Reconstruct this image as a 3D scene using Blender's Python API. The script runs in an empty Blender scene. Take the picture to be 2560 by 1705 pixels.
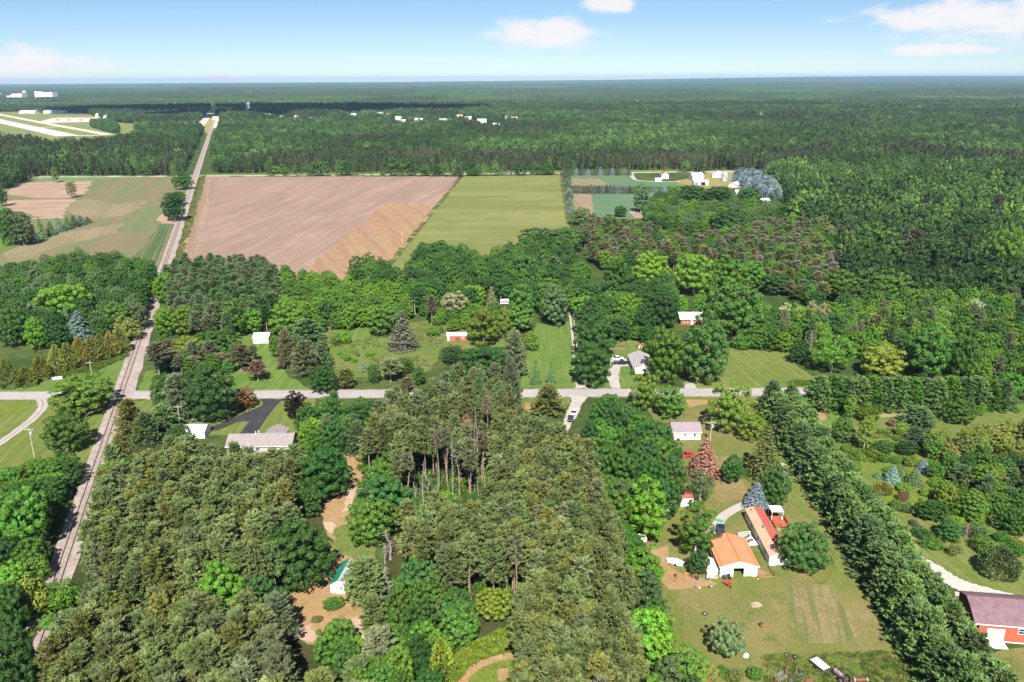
import bpy, bmesh, math, random
import numpy as np
from mathutils import Vector, Matrix, geometry

# ------------------------------------------------------------------ camera, world, sun, exposure
scn = bpy.context.scene
COL = scn.collection
rad = math.radians
CAM_H, FPX, HOR_Y, ROLL = 105.0, 1991.0, 196.0, 0.31        # drone height (m), focal length in photo pixels
PITCH = math.atan((852.5 - HOR_Y) / FPX)
cam_data = bpy.data.cameras.new('camera')
cam_data.sensor_width = 36.0
cam_data.lens = 36.0 * FPX / 2560.0
cam_data.clip_start, cam_data.clip_end = 1.0, 90000.0
cam = bpy.data.objects.new('camera', cam_data)
COL.objects.link(cam)
cam.matrix_world = Matrix.Translation((0, 0, CAM_H)) @ Matrix.Rotation(math.pi / 2 - PITCH, 4, 'X') @ Matrix.Rotation(rad(-ROLL), 4, 'Z')
scn.camera = cam

SUN_EL, SHADOW_AZ = rad(46.5), rad(-2)                      # shadows run away from the camera, a little to the left
to_sun = Vector((-math.sin(SHADOW_AZ) * math.cos(SUN_EL), -math.cos(SHADOW_AZ) * math.cos(SUN_EL), math.sin(SUN_EL)))
sun_data = bpy.data.lights.new('sun', 'SUN')
sun_data.energy, sun_data.angle, sun_data.color = 5.0, rad(0.5), (1.0, 0.955, 0.88)
sun = bpy.data.objects.new('sun', sun_data)
COL.objects.link(sun)
sun.rotation_euler = to_sun.to_track_quat('Z', 'Y').to_euler()

world = bpy.data.worlds.new('World')
scn.world = world
world.use_nodes = True
wn, wl = world.node_tree.nodes, world.node_tree.links
wn.clear()
def W(t, **kw):
    n = wn.new(t)
    for k, v in kw.items():
        setattr(n, k, v)
    return n
def wm(op, a, b=None, c=None):
    n = W('ShaderNodeMath', operation=op)
    for i, v in enumerate((a, b, c)):
        if v is None: continue
        if isinstance(v, (int, float)): n.inputs[i].default_value = v
        else: wl.new(v, n.inputs[i])
    return n.outputs[0]
sky = W('ShaderNodeTexSky', sky_type='NISHITA')
sky.sun_disc = False
sky.sun_elevation = SUN_EL
sky.sun_rotation = math.atan2(to_sun.x, to_sun.y)
sky.altitude = 200.0
sky.air_density, sky.dust_density, sky.ozone_density = 0.7, 0.0, 5.0
bg = W('ShaderNodeBackground'); bg.inputs[1].default_value = 0.054
wl.new(sky.outputs[0], bg.inputs[0])
tc = W('ShaderNodeTexCoord')
sep = W('ShaderNodeSeparateXYZ'); wl.new(tc.outputs['Generated'], sep.inputs[0])
az = wm('MULTIPLY', wm('ARCTAN2', sep.outputs[0], sep.outputs[1]), 57.29578)   # degrees right of the camera axis
el = wm('MULTIPLY', wm('ARCSINE', sep.outputs[2]), 57.29578)
# fair-weather cumulus, given as (azimuth, elevation, half width, half height) of each bank; the same field goes on overhead
comb = W('ShaderNodeCombineXYZ'); wl.new(az, comb.inputs[0]); wl.new(wm('MULTIPLY', el, 2.3), comb.inputs[1])
nz = W('ShaderNodeTexNoise'); nz.inputs['Scale'].default_value = 0.42; nz.inputs['Detail'].default_value = 7; nz.inputs['Roughness'].default_value = 0.58
wl.new(comb.outputs[0], nz.inputs['Vector'])
nz2 = W('ShaderNodeTexNoise'); nz2.inputs['Scale'].default_value = 0.085; nz2.inputs['Detail'].default_value = 6
wl.new(comb.outputs[0], nz2.inputs['Vector'])
CLOUDS = [(-31.6, 0.75, 5.2, 0.95), (-32.2, 5.2, 1.8, 0.5), (-17.8, 5.5, 2.2, 0.35), (2.3, 2.85, 3.4, 0.85), (6.4, 4.55, 1.4, 0.5), (9.5, 5.55, 7.5, 0.42),
          (17.5, 5.3, 2.8, 0.45), (28.6, 3.15, 5.4, 0.95), (32.0, 3.3, 3.0, 1.2), (31.5, 5.1, 3.0, 0.7), (-19.0, 0.15, 0.9, 0.25), (27.0, 1.5, 2.2, 0.3)]
field = None
for (a0, e0, ra, re) in CLOUDS:
    ra, re = ra * 1.22, re * 1.3
    dx = wm('DIVIDE', wm('SUBTRACT', az, a0), ra); dy = wm('DIVIDE', wm('SUBTRACT', el, e0), re)
    q = wm('SUBTRACT', 1.2, wm('ADD', wm('MULTIPLY', dx, dx), wm('MULTIPLY', dy, dy)))
    field = q if field is None else wm('MAXIMUM', field, q)
field = wm('MAXIMUM', field, -1.6)
high = wm('MULTIPLY', wm('SMOOTH_MIN', wm('SUBTRACT', el, 7.0), 1.0, 0.5), 1.0)     # the open sky above the picture: scattered cumulus too
gen = wm('ADD', wm('MULTIPLY', wm('SUBTRACT', nz2.outputs[0], 0.56), 9.0), wm('MINIMUM', wm('SUBTRACT', high, 1.0), 0.0))
field = wm('MAXIMUM', field, gen)
dens = wm('ADD', field, wm('MULTIPLY', wm('SUBTRACT', nz.outputs[0], 0.5), 3.4))
mr = W('ShaderNodeMapRange', interpolation_type='SMOOTHSTEP'); mr.inputs['From Min'].default_value = -0.1; mr.inputs['From Max'].default_value = 1.1; mr.inputs['To Max'].default_value = 0.86
wl.new(dens, mr.inputs['Value'])
bgc = W('ShaderNodeBackground'); bgc.inputs[0].default_value = (0.84, 0.80, 0.80, 1); bgc.inputs[1].default_value = 0.60
mx = W('ShaderNodeMixShader'); wl.new(mr.outputs[0], mx.inputs[0]); wl.new(bg.outputs[0], mx.inputs[1]); wl.new(bgc.outputs[0], mx.inputs[2])
wo = W('ShaderNodeOutputWorld'); wl.new(mx.outputs[0], wo.inputs[0])

vs = scn.view_settings
scn.display_settings.display_device = 'sRGB'
vs.view_transform, vs.look, vs.exposure, vs.gamma, vs.use_curve_mapping = 'Standard', 'None', 1.0, 1.0, False
cy = scn.cycles
cy.max_bounces, cy.diffuse_bounces, cy.glossy_bounces, cy.transmission_bounces, cy.transparent_max_bounces, cy.volume_bounces = 6, 3, 2, 3, 4, 0
cy.use_denoising = True
try: cy.denoiser = 'OPENIMAGEDENOISE'
except Exception: pass
cy.caustics_reflective = cy.caustics_refractive = False
cy.sample_clamp_indirect = 4.0

# ------------------------------------------------------------------ photo pixel -> place
_cp, _sp, _cr, _sr = math.cos(PITCH), math.sin(PITCH), math.cos(rad(ROLL)), math.sin(rad(ROLL))
def at(x, y, z=0.0):
    u, v = (x - 1280) / FPX, (852.5 - y) / FPX
    u, v = _cr * u + _sr * v, -_sr * u + _cr * v
    d = (u, _cp + v * _sp, -_sp + v * _cp)
    t = (z - CAM_H) / d[2]
    return Vector((d[0] * t, d[1] * t, z))
def proj(X, Y, Z):
    zc = Y * _cp - (Z - CAM_H) * _sp
    u, v = X / zc, (Y * _sp + (Z - CAM_H) * _cp) / zc
    return 1280 + FPX * (_cr * u - _sr * v), 852.5 - FPX * (_sr * u + _cr * v)
FR = dict(S=(0, 0, 1), A=(0, 180, .29331), B=(1280, 380, .3482), C=(0, 620, .31888), D=(600, 660, .29724), E=(1260, 700, .3397), F=(1550, 1000, .30607),
          G=(1600, 1380, .40764), H=(0, 1200, .40764), I=(1900, 300, .29333), J=(1960, 740, .26786), K=(1960, 1100, .26786), L=(860, 1380, .38217),
          M=(760, 1000, .35669), N=(0, 1000, .2551), O=(480, 240, .3482), P=(1580, 1220, .16985), Q=(1740, 1580, .22081), R=(440, 960, .19533),
          T=(2380, 1440, .1403), U=(1640, 400, .13588), V=(0, 190, .12739), X=(1400, 840, .14032), Y=(780, 1360, .1403))
def px(fr, x, y):
    a, b, s = FR[fr]
    return a + x * s, b + y * s
def gp(fr, x, y, z=0.0):
    return at(*px(fr, x, y), z)
def poly(fr, pts, z=0.0):
    return [gp(fr, x, y, z) for x, y in pts]
def dist_scale(p):      # photo pixels per metre at a place
    return FPX / (p.y * _cp + (CAM_H - p.z) * _sp)

# ------------------------------------------------------------------ materials
MATS = {}
class NT:
    def __init__(s, name):
        s.m = bpy.data.materials.new(name); s.m.use_nodes = True
        s.n, s.l = s.m.node_tree.nodes, s.m.node_tree.links
        s.n.clear()
        s.out = s.n.new('ShaderNodeOutputMaterial')
    def add(s, t, **kw):
        n = s.n.new(t)
        for k, v in kw.items(): setattr(n, k, v)
        return n
    def link(s, a, b): s.l.new(a, b)
    def val(s, sock, v):
        if isinstance(v, bpy.types.NodeSocket): s.l.new(v, sock)
        elif isinstance(v, (tuple, list)) and len(v) == 3 and sock.type == 'RGBA': sock.default_value = (*v, 1)
        else: sock.default_value = v
    def math(s, op, a, b=0.0):
        n = s.add('ShaderNodeMath', operation=op); s.val(n.inputs[0], a); s.val(n.inputs[1], b); return n.outputs[0]
    def mix(s, f, a, b, blend='MIX'):
        n = s.add('ShaderNodeMix', data_type='RGBA', blend_type=blend); s.val(n.inputs[0], f); s.val(n.inputs[6], a); s.val(n.inputs[7], b); return n.outputs[2]
    def noise(s, vec, scale, detail=4, rough=.55, ):
        n = s.add('ShaderNodeTexNoise'); n.inputs['Scale'].default_value = scale; n.inputs['Detail'].default_value = detail; n.inputs['Roughness'].default_value = rough
        if vec is not None: s.l.new(vec, n.inputs['Vector'])
        return n.outputs[0]
    def ramp(s, f, a, b, lo=0.0, hi=1.0):
        n = s.add('ShaderNodeMapRange', interpolation_type='SMOOTHSTEP'); s.val(n.inputs['Value'], f)
        for k, v in (('From Min', a), ('From Max', b), ('To Min', lo), ('To Max', hi)): n.inputs[k].default_value = v
        return n.outputs[0]
    def pos(s): return s.add('ShaderNodeNewGeometry').outputs['Position']
    def obco(s): return s.add('ShaderNodeTexCoord').outputs['Object']
    def bsdf(s, col, rough=.8, spec=.2, metal=0.0, normal=None):
        p = s.add('ShaderNodeBsdfPrincipled'); s.val(p.inputs['Base Color'], col); s.val(p.inputs['Roughness'], rough)
        p.inputs['Specular IOR Level'].default_value = spec; p.inputs['Metallic'].default_value = metal
        if normal is not None: s.l.new(normal, p.inputs['Normal'])
        return p
    def bump(s, h, strength=.5, dist=.1):
        b = s.add('ShaderNodeBump'); b.inputs['Strength'].default_value = strength; b.inputs['Distance'].default_value = dist
        s.l.new(h, b.inputs['Height']); return b.outputs[0]
    def done(s, shader): s.l.new(shader.outputs[0], s.out.inputs[0]); return s.m

def mat_plain(name, col, rough=.7, spec=.25, metal=0.0, var=.12, scale=1.5, bump=0.0):
    if name in MATS: return MATS[name]
    t = NT(name); p = t.obco()
    f = t.noise(p, scale, 5, .6); f2 = t.noise(p, scale * 7, 3, .6)
    k = t.math('ADD', t.ramp(f, .3, .7, 1 - var, 1 + var), t.ramp(f2, .3, .7, -var * .5, var * .5))
    comb = t.add('ShaderNodeCombineColor')
    for i in range(3): t.link(k, comb.inputs[i])
    c = t.mix(1.0, col, comb.outputs[0], 'MULTIPLY')
    MATS[name] = t.done(t.bsdf(c, rough, spec, metal, t.bump(f2, bump, .02) if bump else None))
    return MATS[name]

GROUND_K = .86
def mat_ground(name, cols, scales=(.045, .35), stripes=None, patches=None, fine=.35, fscale=2.2, bump=.3, contrast=(.38, .62)):
    """cols: three albedos blended by two noises; stripes: list of (angle deg, wavelength m, colour, amount, warp); patches: (scale, lo, hi, colour)"""
    if name in MATS: return MATS[name]
    _d = lambda c: tuple(v * GROUND_K for v in c)
    cols = [_d(c) for c in cols]; stripes = [(q[0], q[1], _d(q[2]), q[3], q[4]) for q in (stripes or [])]; patches = [(q[0], q[1], q[2], _d(q[3])) for q in (patches or [])]
    t = NT(name); p = t.pos()
    a = t.noise(p, scales[0], 5, .6); b = t.noise(p, scales[1], 5, .65); c = t.noise(p, fscale, 4, .7)
    col = t.mix(t.ramp(a, *contrast), cols[0], cols[1])
    col = t.mix(t.ramp(b, .45, .72), col, cols[2])
    for (sc, lo, hi, pc) in (patches or []):
        col = t.mix(t.ramp(t.noise(p, sc, 5, .62), lo, hi), col, pc)
    for (ang, wl_, sc, amt, warp) in (stripes or []):
        mp = t.add('ShaderNodeMapping'); mp.inputs['Rotation'].default_value = (0, 0, rad(-ang)); t.link(p, mp.inputs['Vector'])
        w = t.add('ShaderNodeTexNoise'); w.inputs['Scale'].default_value = 1.0; w.inputs['Detail'].default_value = 2.5; w.inputs['Roughness'].default_value = .7
        m2 = t.add('ShaderNodeMapping'); m2.inputs['Scale'].default_value = (1.0 / wl_, warp / wl_, 1); t.link(mp.outputs[0], m2.inputs['Vector']); t.link(m2.outputs[0], w.inputs['Vector'])
        col = t.mix(t.ramp(w.outputs[0], .46, .62, 0, amt), col, sc)
    k = t.ramp(c, .25, .75, 1 - fine, 1 + fine)
    comb = t.add('ShaderNodeCombineColor')
    for i in range(3): t.link(k, comb.inputs[i])
    col = t.mix(1.0, col, comb.outputs[0], 'MULTIPLY')
    MATS[name] = t.done(t.bsdf(col, .95, .05, 0, t.bump(c, bump, .25)))
    return MATS[name]

def mat_leaf(name, cols=None, trans=.2, spec=.22, stand=None, stand_scale=.006):
    """leaves and needles: the tree's own colour (object colour) or, for a mass of trees, one of cols picked per tree"""
    if name in MATS: return MATS[name]
    t = NT(name)
    oi = t.add('ShaderNodeObjectInfo'); p = t.pos()
    if cols is None:
        col = oi.outputs['Color']
    else:
        r = t.add('ShaderNodeValToRGB'); r.color_ramp.interpolation = 'CONSTANT'
        el_ = r.color_ramp.elements
        while len(el_) < len(cols): el_.new(.5)
        for i, cc in enumerate(cols):
            el_[i].position = i / len(cols); el_[i].color = (*cc, 1)
        t.link(oi.outputs['Random'], r.inputs[0]); col = r.outputs[0]
        if stand:
            for j, (sc, lo, hi, scol, amt) in enumerate(stand):
                col = t.mix(t.ramp(t.noise(p, sc, 3, .5), lo, hi, 0, amt), col, scol)
    r2 = t.math('FRACT', t.math('MULTIPLY', oi.outputs['Random'], 17.31))
    k = t.math('MULTIPLY', t.ramp(t.noise(p, .9, 3, .6), .28, .72, .72, 1.28), t.math('ADD', t.math('MULTIPLY', r2, .34), .83))
    hv = t.add('ShaderNodeHueSaturation'); t.link(col, hv.inputs['Color']); t.link(k, hv.inputs['Value'])
    t.link(t.ramp(t.noise(p, .35, 2, .5), .3, .7, .486, .512), hv.inputs['Hue'])
    b = t.bsdf(hv.outputs[0], .6, spec)
    tr = t.add('ShaderNodeBsdfTranslucent')
    hv2 = t.add('ShaderNodeHueSaturation'); t.link(hv.outputs[0], hv2.inputs['Color']); hv2.inputs['Hue'].default_value = .485; hv2.inputs['Saturation'].default_value = 1.1; hv2.inputs['Value'].default_value = 1.3
    t.link(hv2.outputs[0], tr.inputs[0])
    ms = t.add('ShaderNodeMixShader'); ms.inputs[0].default_value = trans
    t.link(b.outputs[0], ms.inputs[1]); t.link(tr.outputs[0], ms.inputs[2])
    MATS[name] = t.done(ms)
    return MATS[name]

# ------------------------------------------------------------------ mesh helpers
def link(o, parent=None):
    COL.objects.link(o)
    if parent is not None: o.parent = parent
    return o
def tag(o, label=None, cat=None, group=None, kind=None):
    for k, v in (('label', label), ('category', cat), ('group', group), ('kind', kind)):
        if v: o[k] = v
    return o
def empty(name, loc=(0, 0, 0), rz=0.0):
    o = bpy.data.objects.new(name, None); o.empty_display_size = .5
    o.location = loc; o.rotation_euler = (0, 0, rz)
    return link(o)
class MB:
    def __init__(s): s.v, s.f, s.mi, s.cur = [], [], [], 0
    def face(s, *idx): s.f.append(idx); s.mi.append(s.cur)
    def poly(s, pts):
        n = len(s.v); s.v += [tuple(p) for p in pts]; s.face(*range(n, n + len(pts)))
    def box(s, x0, x1, y0, y1, z0, z1):
        n = len(s.v)
        s.v += [(x0, y0, z0), (x1, y0, z0), (x1, y1, z0), (x0, y1, z0), (x0, y0, z1), (x1, y0, z1), (x1, y1, z1), (x0, y1, z1)]
        for q in ((0, 3, 2, 1), (4, 5, 6, 7), (0, 1, 5, 4), (1, 2, 6, 5), (2, 3, 7, 6), (3, 0, 4, 7)): s.face(*[n + i for i in q])
        return s
    def prism(s, pts, h0, h1, axis='y'):           # closed outline pushed along an axis (outline given in the other two)
        n = len(s.v); k = len(pts)
        for h in (h0, h1):
            for a, b in pts: s.v.append((a, h, b) if axis == 'y' else (h, a, b) if axis == 'x' else (a, b, h))
        s.face(*range(n, n + k)); s.face(*range(n + 2 * k - 1, n + k - 1, -1))
        for i in range(k):
            j = (i + 1) % k
            s.face(n + i, n + k + i, n + k + j, n + j)
        return s
    def slab(s, a, b, c, d, t):                    # thick quad, thickness t downwards along its normal
        a, b, c, d = map(Vector, (a, b, c, d)); nr = (b - a).cross(d - a).normalized() * t
        n = len(s.v)
        s.v += [tuple(p) for p in (a, b, c, d)] + [tuple(p - nr) for p in (a, b, c, d)]
        for q in ((0, 1, 2, 3), (7, 6, 5, 4), (0, 4, 5, 1), (1, 5, 6, 2), (2, 6, 7, 3), (3, 7, 4, 0)): s.face(*[n + i for i in q])
        return s
    def tube(s, pts, radii, seg=6, caps=True):
        n0 = len(s.v); rings = []
        for i, p in enumerate(pts):
            p = Vector(p)
            d = (Vector(pts[min(i + 1, len(pts) - 1)]) - Vector(pts[max(i - 1, 0)])).normalized()
            e1 = d.cross(Vector((0, 0, 1)) if abs(d.z) < .9 else Vector((1, 0, 0))).normalized(); e2 = d.cross(e1)
            r = radii[i] if hasattr(radii, '__len__') else radii
            ring = []
            for k in range(seg):
                a = 2 * math.pi * k / seg
                ring.append(len(s.v)); s.v.append(tuple(p + (e1 * math.cos(a) + e2 * math.sin(a)) * r))
            rings.append(ring)
        for i in range(len(rings) - 1):
            for k in range(seg):
                j = (k + 1) % seg
                s.face(rings[i][k], rings[i][j], rings[i + 1][j], rings[i + 1][k])
        if caps: s.face(*rings[0][::-1]); s.face(*rings[-1])
        return s
    def lathe(s, prof, seg=16, c=(0, 0)):
        n = len(s.v)
        for r, z in prof:
            for k in range(seg):
                a = 2 * math.pi * k / seg; s.v.append((c[0] + r * math.cos(a), c[1] + r * math.sin(a), z))
        for i in range(len(prof) - 1):
            for k in range(seg):
                j = (k + 1) % seg
                s.face(n + i * seg + k, n + i * seg + j, n + (i + 1) * seg + j, n + (i + 1) * seg + k)
        s.face(*[n + k for k in range(seg)][::-1]); s.face(*[n + (len(prof) - 1) * seg + k for k in range(seg)])
        return s
    def mesh(s, name, mats):
        me = bpy.data.meshes.new(name); me.from_pydata(s.v, [], s.f)
        for m in (mats if isinstance(mats, (list, tuple)) else [mats]): me.materials.append(m)
        if any(s.mi): me.polygons.foreach_set('material_index', s.mi)
        me.update(); return me
    def build(s, name, mats, parent=None, smooth=False):
        me = s.mesh(name, mats)
        if smooth: me.shade_smooth()
        return link(bpy.data.objects.new(name, me), parent)

RNG = random.Random(7)
def rough_edge(pts, step, amp, closed=True, seed=1):
    """subdivide an outline and wander it, so that borders of grass, gravel and soil are uneven"""
    r = random.Random(seed); out = []
    n = len(pts)
    for i in range(n if closed else n - 1):
        a, b = pts[i], pts[(i + 1) % n]; L = (b - a).length; k = max(1, int(L / step)); nn = Vector((-(b - a).y, (b - a).x, 0)).normalized() if L > 1e-6 else Vector()
        for j in range(k):
            o = 0 if (j == 0 and not closed) else r.uniform(-1, 1) * amp
            out.append(a.lerp(b, j / k) + nn * o)
    if not closed: out.append(pts[-1])
    return out
_SHEETS = [0]
EXCL = []          # places where the far forest leaves open ground
def sheet(name, pts, z, mat, amp=.5, step=3.0, kind='structure', excl=False, label=None):
    pts = [Vector((p.x, p.y, 0)) for p in pts]; _SHEETS[0] += 1; z += .0006 * _SHEETS[0]
    if excl: EXCL.append(np.array([(p.x, p.y) for p in pts]))
    q = rough_edge(pts, step, amp, True, len(name) * 13 + len(pts)) if amp else pts
    tri = geometry.tessellate_polygon([[Vector((p.x, p.y, 0)) for p in q]])
    me = bpy.data.meshes.new(name)
    v = [(p.x, p.y, z) for p in q]; f = []
    for a, b, c in tri:
        cr = (q[b] - q[a]).cross(q[c] - q[a]).z
        f.append((a, b, c) if cr > 0 else (a, c, b))
    me.from_pydata(v, [], f); me.materials.append(mat); me.update()
    o = link(bpy.data.objects.new(name, me)); tag(o, label, kind=kind)
    return o
def smooth_path(pts, n=8):
    out = []
    P = [pts[0]] + list(pts) + [pts[-1]]
    for i in range(1, len(P) - 2):
        p0, p1, p2, p3 = P[i - 1:i + 3]
        for k in range(n):
            t = k / n
            out.append(0.5 * ((2 * p1) + (-p0 + p2) * t + (2 * p0 - 5 * p1 + 4 * p2 - p3) * t * t + (-p0 + 3 * p1 - 3 * p2 + p3) * t * t * t))
    out.append(pts[-1]); return out
def ribbon(pts, widths):
    L, R_ = [], []
    for i, p in enumerate(pts):
        d = pts[min(i + 1, len(pts) - 1)] - pts[max(i - 1, 0)]; d.z = 0; d.normalize(); n = Vector((-d.y, d.x, 0))
        w = (widths[0] + (widths[1] - widths[0]) * i / (len(pts) - 1)) / 2 if hasattr(widths, '__len__') else widths / 2
        L.append(p + n * w); R_.append(p - n * w)
    return L + R_[::-1]

# ------------------------------------------------------------------ ground colours
G_LAWN = mat_ground('lawn_grass', [(.125, .17, .038), (.16, .18, .05), (.09, .15, .03)], (.05, .3), stripes=[(8, 1.6, (.20, .215, .07), .7, .04)], fine=.25)
G_LAWN2 = mat_ground('green_lawn', [(.105, .18, .036), (.135, .19, .046), (.075, .15, .028)], (.06, .3), stripes=[(0, 1.5, (.16, .225, .06), .65, .04)], fine=.25)
G_YARD = mat_ground('dry_yard_grass', [(.145, .165, .043), (.22, .185, .073), (.10, .145, .03)], (.055, .22), stripes=[(-14, 1.5, (.20, .185, .07), .35, .06)], patches=[(.09, .57, .72, (.27, .20, .10))], fine=.28)
G_MEADOW = mat_ground('rough_meadow', [(.125, .175, .04), (.175, .18, .06), (.08, .155, .03)], (.06, .3), patches=[(.12, .6, .75, (.07, .15, .03))], fine=.4)
G_BRIGHT = mat_ground('lush_meadow', [(.14, .19, .032), (.17, .20, .038), (.09, .15, .025)], (.1, .5), fine=.4)
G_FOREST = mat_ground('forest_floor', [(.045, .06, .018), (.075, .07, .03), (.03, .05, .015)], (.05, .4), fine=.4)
G_DIRT = mat_ground('sandy_soil', [(.38, .235, .125), (.34, .22, .105), (.27, .20, .085)], (.08, .35), patches=[(.25, .58, .72, (.42, .29, .18)), (.16, .58, .68, (.15, .15, .045))], fine=.25)
G_SAND = mat_ground('pale_sand', [(.50, .36, .27), (.42, .29, .19), (.46, .32, .22)], (.3, .9), fine=.2)
G_GRAVEL = mat_ground('pale_gravel', [(.43, .385, .35), (.48, .44, .405), (.37, .32, .28)], (.3, .9), fine=.16, fscale=3.5, bump=.15)
G_BALLAST = mat_ground('ballast', [(.36, .30, .275), (.42, .36, .33), (.27, .205, .17)], (.12, .6), fine=.25, fscale=4.0)
G_ROAD = mat_ground('worn_asphalt', [(.38, .35, .345), (.42, .385, .38), (.34, .31, .305)], (.06, .5), fine=.1, fscale=3, bump=.05, stripes=[(90, 1.1, (.35, .32, .31), .5, .01)], patches=[(.09, .62, .66, (.36, .335, .33))])
G_ASPHALT = mat_ground('dark_asphalt', [(.045, .045, .052), (.06, .058, .065), (.05, .05, .056)], (.2, .9), fine=.15, fscale=3, bump=.05, patches=[(.35, .62, .7, (.10, .10, .105))])
G_CONC = mat_ground('concrete_drive', [(.42, .385, .355), (.46, .43, .395), (.38, .345, .32)], (.4, 1.2), fine=.08, bump=.05)
G_SOIL = mat_ground('tilled_soil', [(.335, .225, .18), (.365, .25, .205), (.30, .20, .155)], (.012, .11), stripes=[(-6, 3.2, (.22, .16, .115), .55, .03), (-5, 7.0, (.26, .18, .135), .4, .05), (-7, 19, (.225, .17, .115), .4, .09)], patches=[(.018, .55, .7, (.37, .27, .22))], fine=.16, fscale=1.1)
G_HEAD = mat_ground('tilled_headland', [(.36, .25, .19), (.32, .225, .165), (.30, .21, .14)], (.03, .12), stripes=[(18.7, 5.0, (.22, .17, .105), .7, .01), (18.7, 11, (.27, .19, .13), .6, .02)], fine=.16, fscale=1.1)
G_ORANGE = mat_ground('dry_orange_stubble', [(.35, .215, .135), (.36, .245, .13), (.29, .175, .115)], (.022, .12), stripes=[(20, 6.0, (.27, .165, .105), .6, .04)], patches=[(.35, .6, .7, (.43, .32, .20))], fine=.2, fscale=1.1)
G_HAY = mat_ground('hay_field', [(.20, .22, .075), (.235, .235, .085), (.165, .195, .065)], (.012, .05), stripes=[(92, 26, (.145, .165, .045), .5, .12), (94, 9, (.165, .185, .055), .35, .08), (88, 60, (.14, .16, .045), .45, .2)], fine=.1, fscale=.8, bump=.1)
G_CROP = mat_ground('young_crop', [(.13, .19, .075), (.20, .17, .09), (.11, .175, .065)], (.016, .07), stripes=[(18.7, 4, (.19, .15, .09), .45, .015), (18.7, 14, (.23, .17, .11), .6, .1)], fine=.14, fscale=1)
G_ROWS = mat_ground('row_crop', [(.07, .12, .045), (.09, .125, .05), (.075, .12, .045)], (.03, .2), stripes=[(18.7, 1.35, (.25, .20, .12), .85, .006)], fine=.14)
G_PINK = mat_ground('bare_pink_soil', [(.36, .24, .185), (.41, .285, .215), (.31, .20, .145)], (.02, .1), stripes=[(95, 4, (.45, .32, .24), .6, .04), (95, 9, (.26, .165, .125), .5, .06)], fine=.12, fscale=1)
G_TEAL = mat_ground('bluish_crop', [(.10, .185, .10), (.125, .20, .105), (.105, .17, .09)], (.02, .1), stripes=[(90, 8, (.13, .19, .10), .5, .05)], fine=.1, fscale=1)
G_AIR = mat_ground('airfield_grass', [(.17, .235, .075), (.22, .225, .085), (.145, .22, .07)], (.004, .012), stripes=[(100, 40, (.24, .21, .095), .55, .07)], fine=.06, fscale=.3, bump=.02)
G_WILD = mat_ground('wild_ground', [(.05, .085, .022), (.09, .12, .035), (.035, .06, .016)], (.03, .22), fine=.4)
G_RUNWAY = mat_ground('runway_concrete', [(.52, .50, .475), (.55, .53, .51), (.48, .46, .44)], (.02, .1), fine=.05, bump=.02)

# ------------------------------------------------------------------ ground
g = MB(); g.poly([(-24000, -1500, -.05), (24000, -1500, -.05), (24000, 26500, -.05), (-24000, 26500, -.05)])
tag(g.build('ground', G_WILD), kind='structure')
S_ = lambda pts: [at(x, y) for x, y in pts]
# woodland floors
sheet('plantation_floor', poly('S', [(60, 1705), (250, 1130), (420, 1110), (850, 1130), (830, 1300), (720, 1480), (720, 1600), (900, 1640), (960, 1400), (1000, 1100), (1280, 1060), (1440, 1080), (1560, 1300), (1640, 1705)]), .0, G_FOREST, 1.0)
# lawns and meadows by the road
sheet('crossing_lawn', poly('C', [(-400, 1132), (330, 1132), (900, 1135), (1010, 880), (1000, 810), (760, 900), (400, 1010), (-400, 1120)]), .02, G_LAWN2, .4)
sheet('verge_grass', poly('C', [(-400, 1185), (330, 1185), (940, 1188), (830, 1420), (700, 1700), (330, 2250), (-400, 2250)]), .02, G_LAWN, .6)
sheet('tall_grass_patch', poly('C', [(-200, 1225), (200, 1215), (268, 1240), (220, 1275), (80, 1305), (-200, 1330)]), .05, G_BRIGHT, .5)
sheet('crossing_verge', poly('C', [(1075, 1135), (1190, 1135), (1320, 1135), (1400, 950), (1250, 960), (1150, 960)]), .02, G_LAWN2, .4)
sheet('south_verge', poly('C', [(1030, 1195), (1800, 1195), (1750, 1400), (1150, 1420)]), .02, G_LAWN, .5)
sheet('shed_lawn', poly('D', [(-200, 700), (100, 560), (260, 640), (330, 860), (420, 940), (600, 1060), (-200, 1068), (-260, 900)]), .02, G_LAWN2, .6)
sheet('shed_back_lawn', poly('C', [(1650, 660), (1790, 620), (1990, 690), (1990, 790), (1780, 800)]), .02, G_LAWN2, .5)
sheet('open_meadow', poly('D', [(700, 600), (760, 510), (880, 480), (1080, 500), (1450, 490), (1700, 460), (1900, 560), (2200, 560), (2230, 700), (2000, 720), (1700, 700), (1640, 860), (1540, 920), (1080, 960), (800, 950), (740, 800)]), .02, G_MEADOW, 1.0)
sheet('lush_hollow', poly('D', [(780, 560), (1000, 500), (1080, 560), (1120, 620), (1240, 640), (1250, 700), (1000, 740), (860, 700)]), .05, G_LAWN2, 1.2)
sheet('paved_house_lawn', poly('R', [(960, 178), (1780, 170), (1780, 640), (400, 660), (180, 590), (560, 480), (960, 300)]), .02, G_LAWN, .4)
sheet('long_lawn', poly('E', [(110, 795), (180, 500), (240, 320), (400, 330), (500, 290), (520, 560), (560, 780), (540, 795)]), .02, G_LAWN2, .5)
sheet('white_house_lawn', poly('E', [(760, 480), (860, 400), (1060, 430), (1060, 560), (1000, 700), (1000, 795), (640, 795)]), .02, G_LAWN2, .4)
sheet('east_lawn', poly('E', [(1320, 760), (1600, 480), (2040, 470), (2150, 620), (2300, 740), (2290, 795), (1330, 795)]), .02, G_LAWN, .6)
sheet('corner_lawn', poly('E', [(60, 845), (490, 850), (500, 880), (450, 960), (60, 1010)]), .02, G_LAWN, .4)
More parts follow.
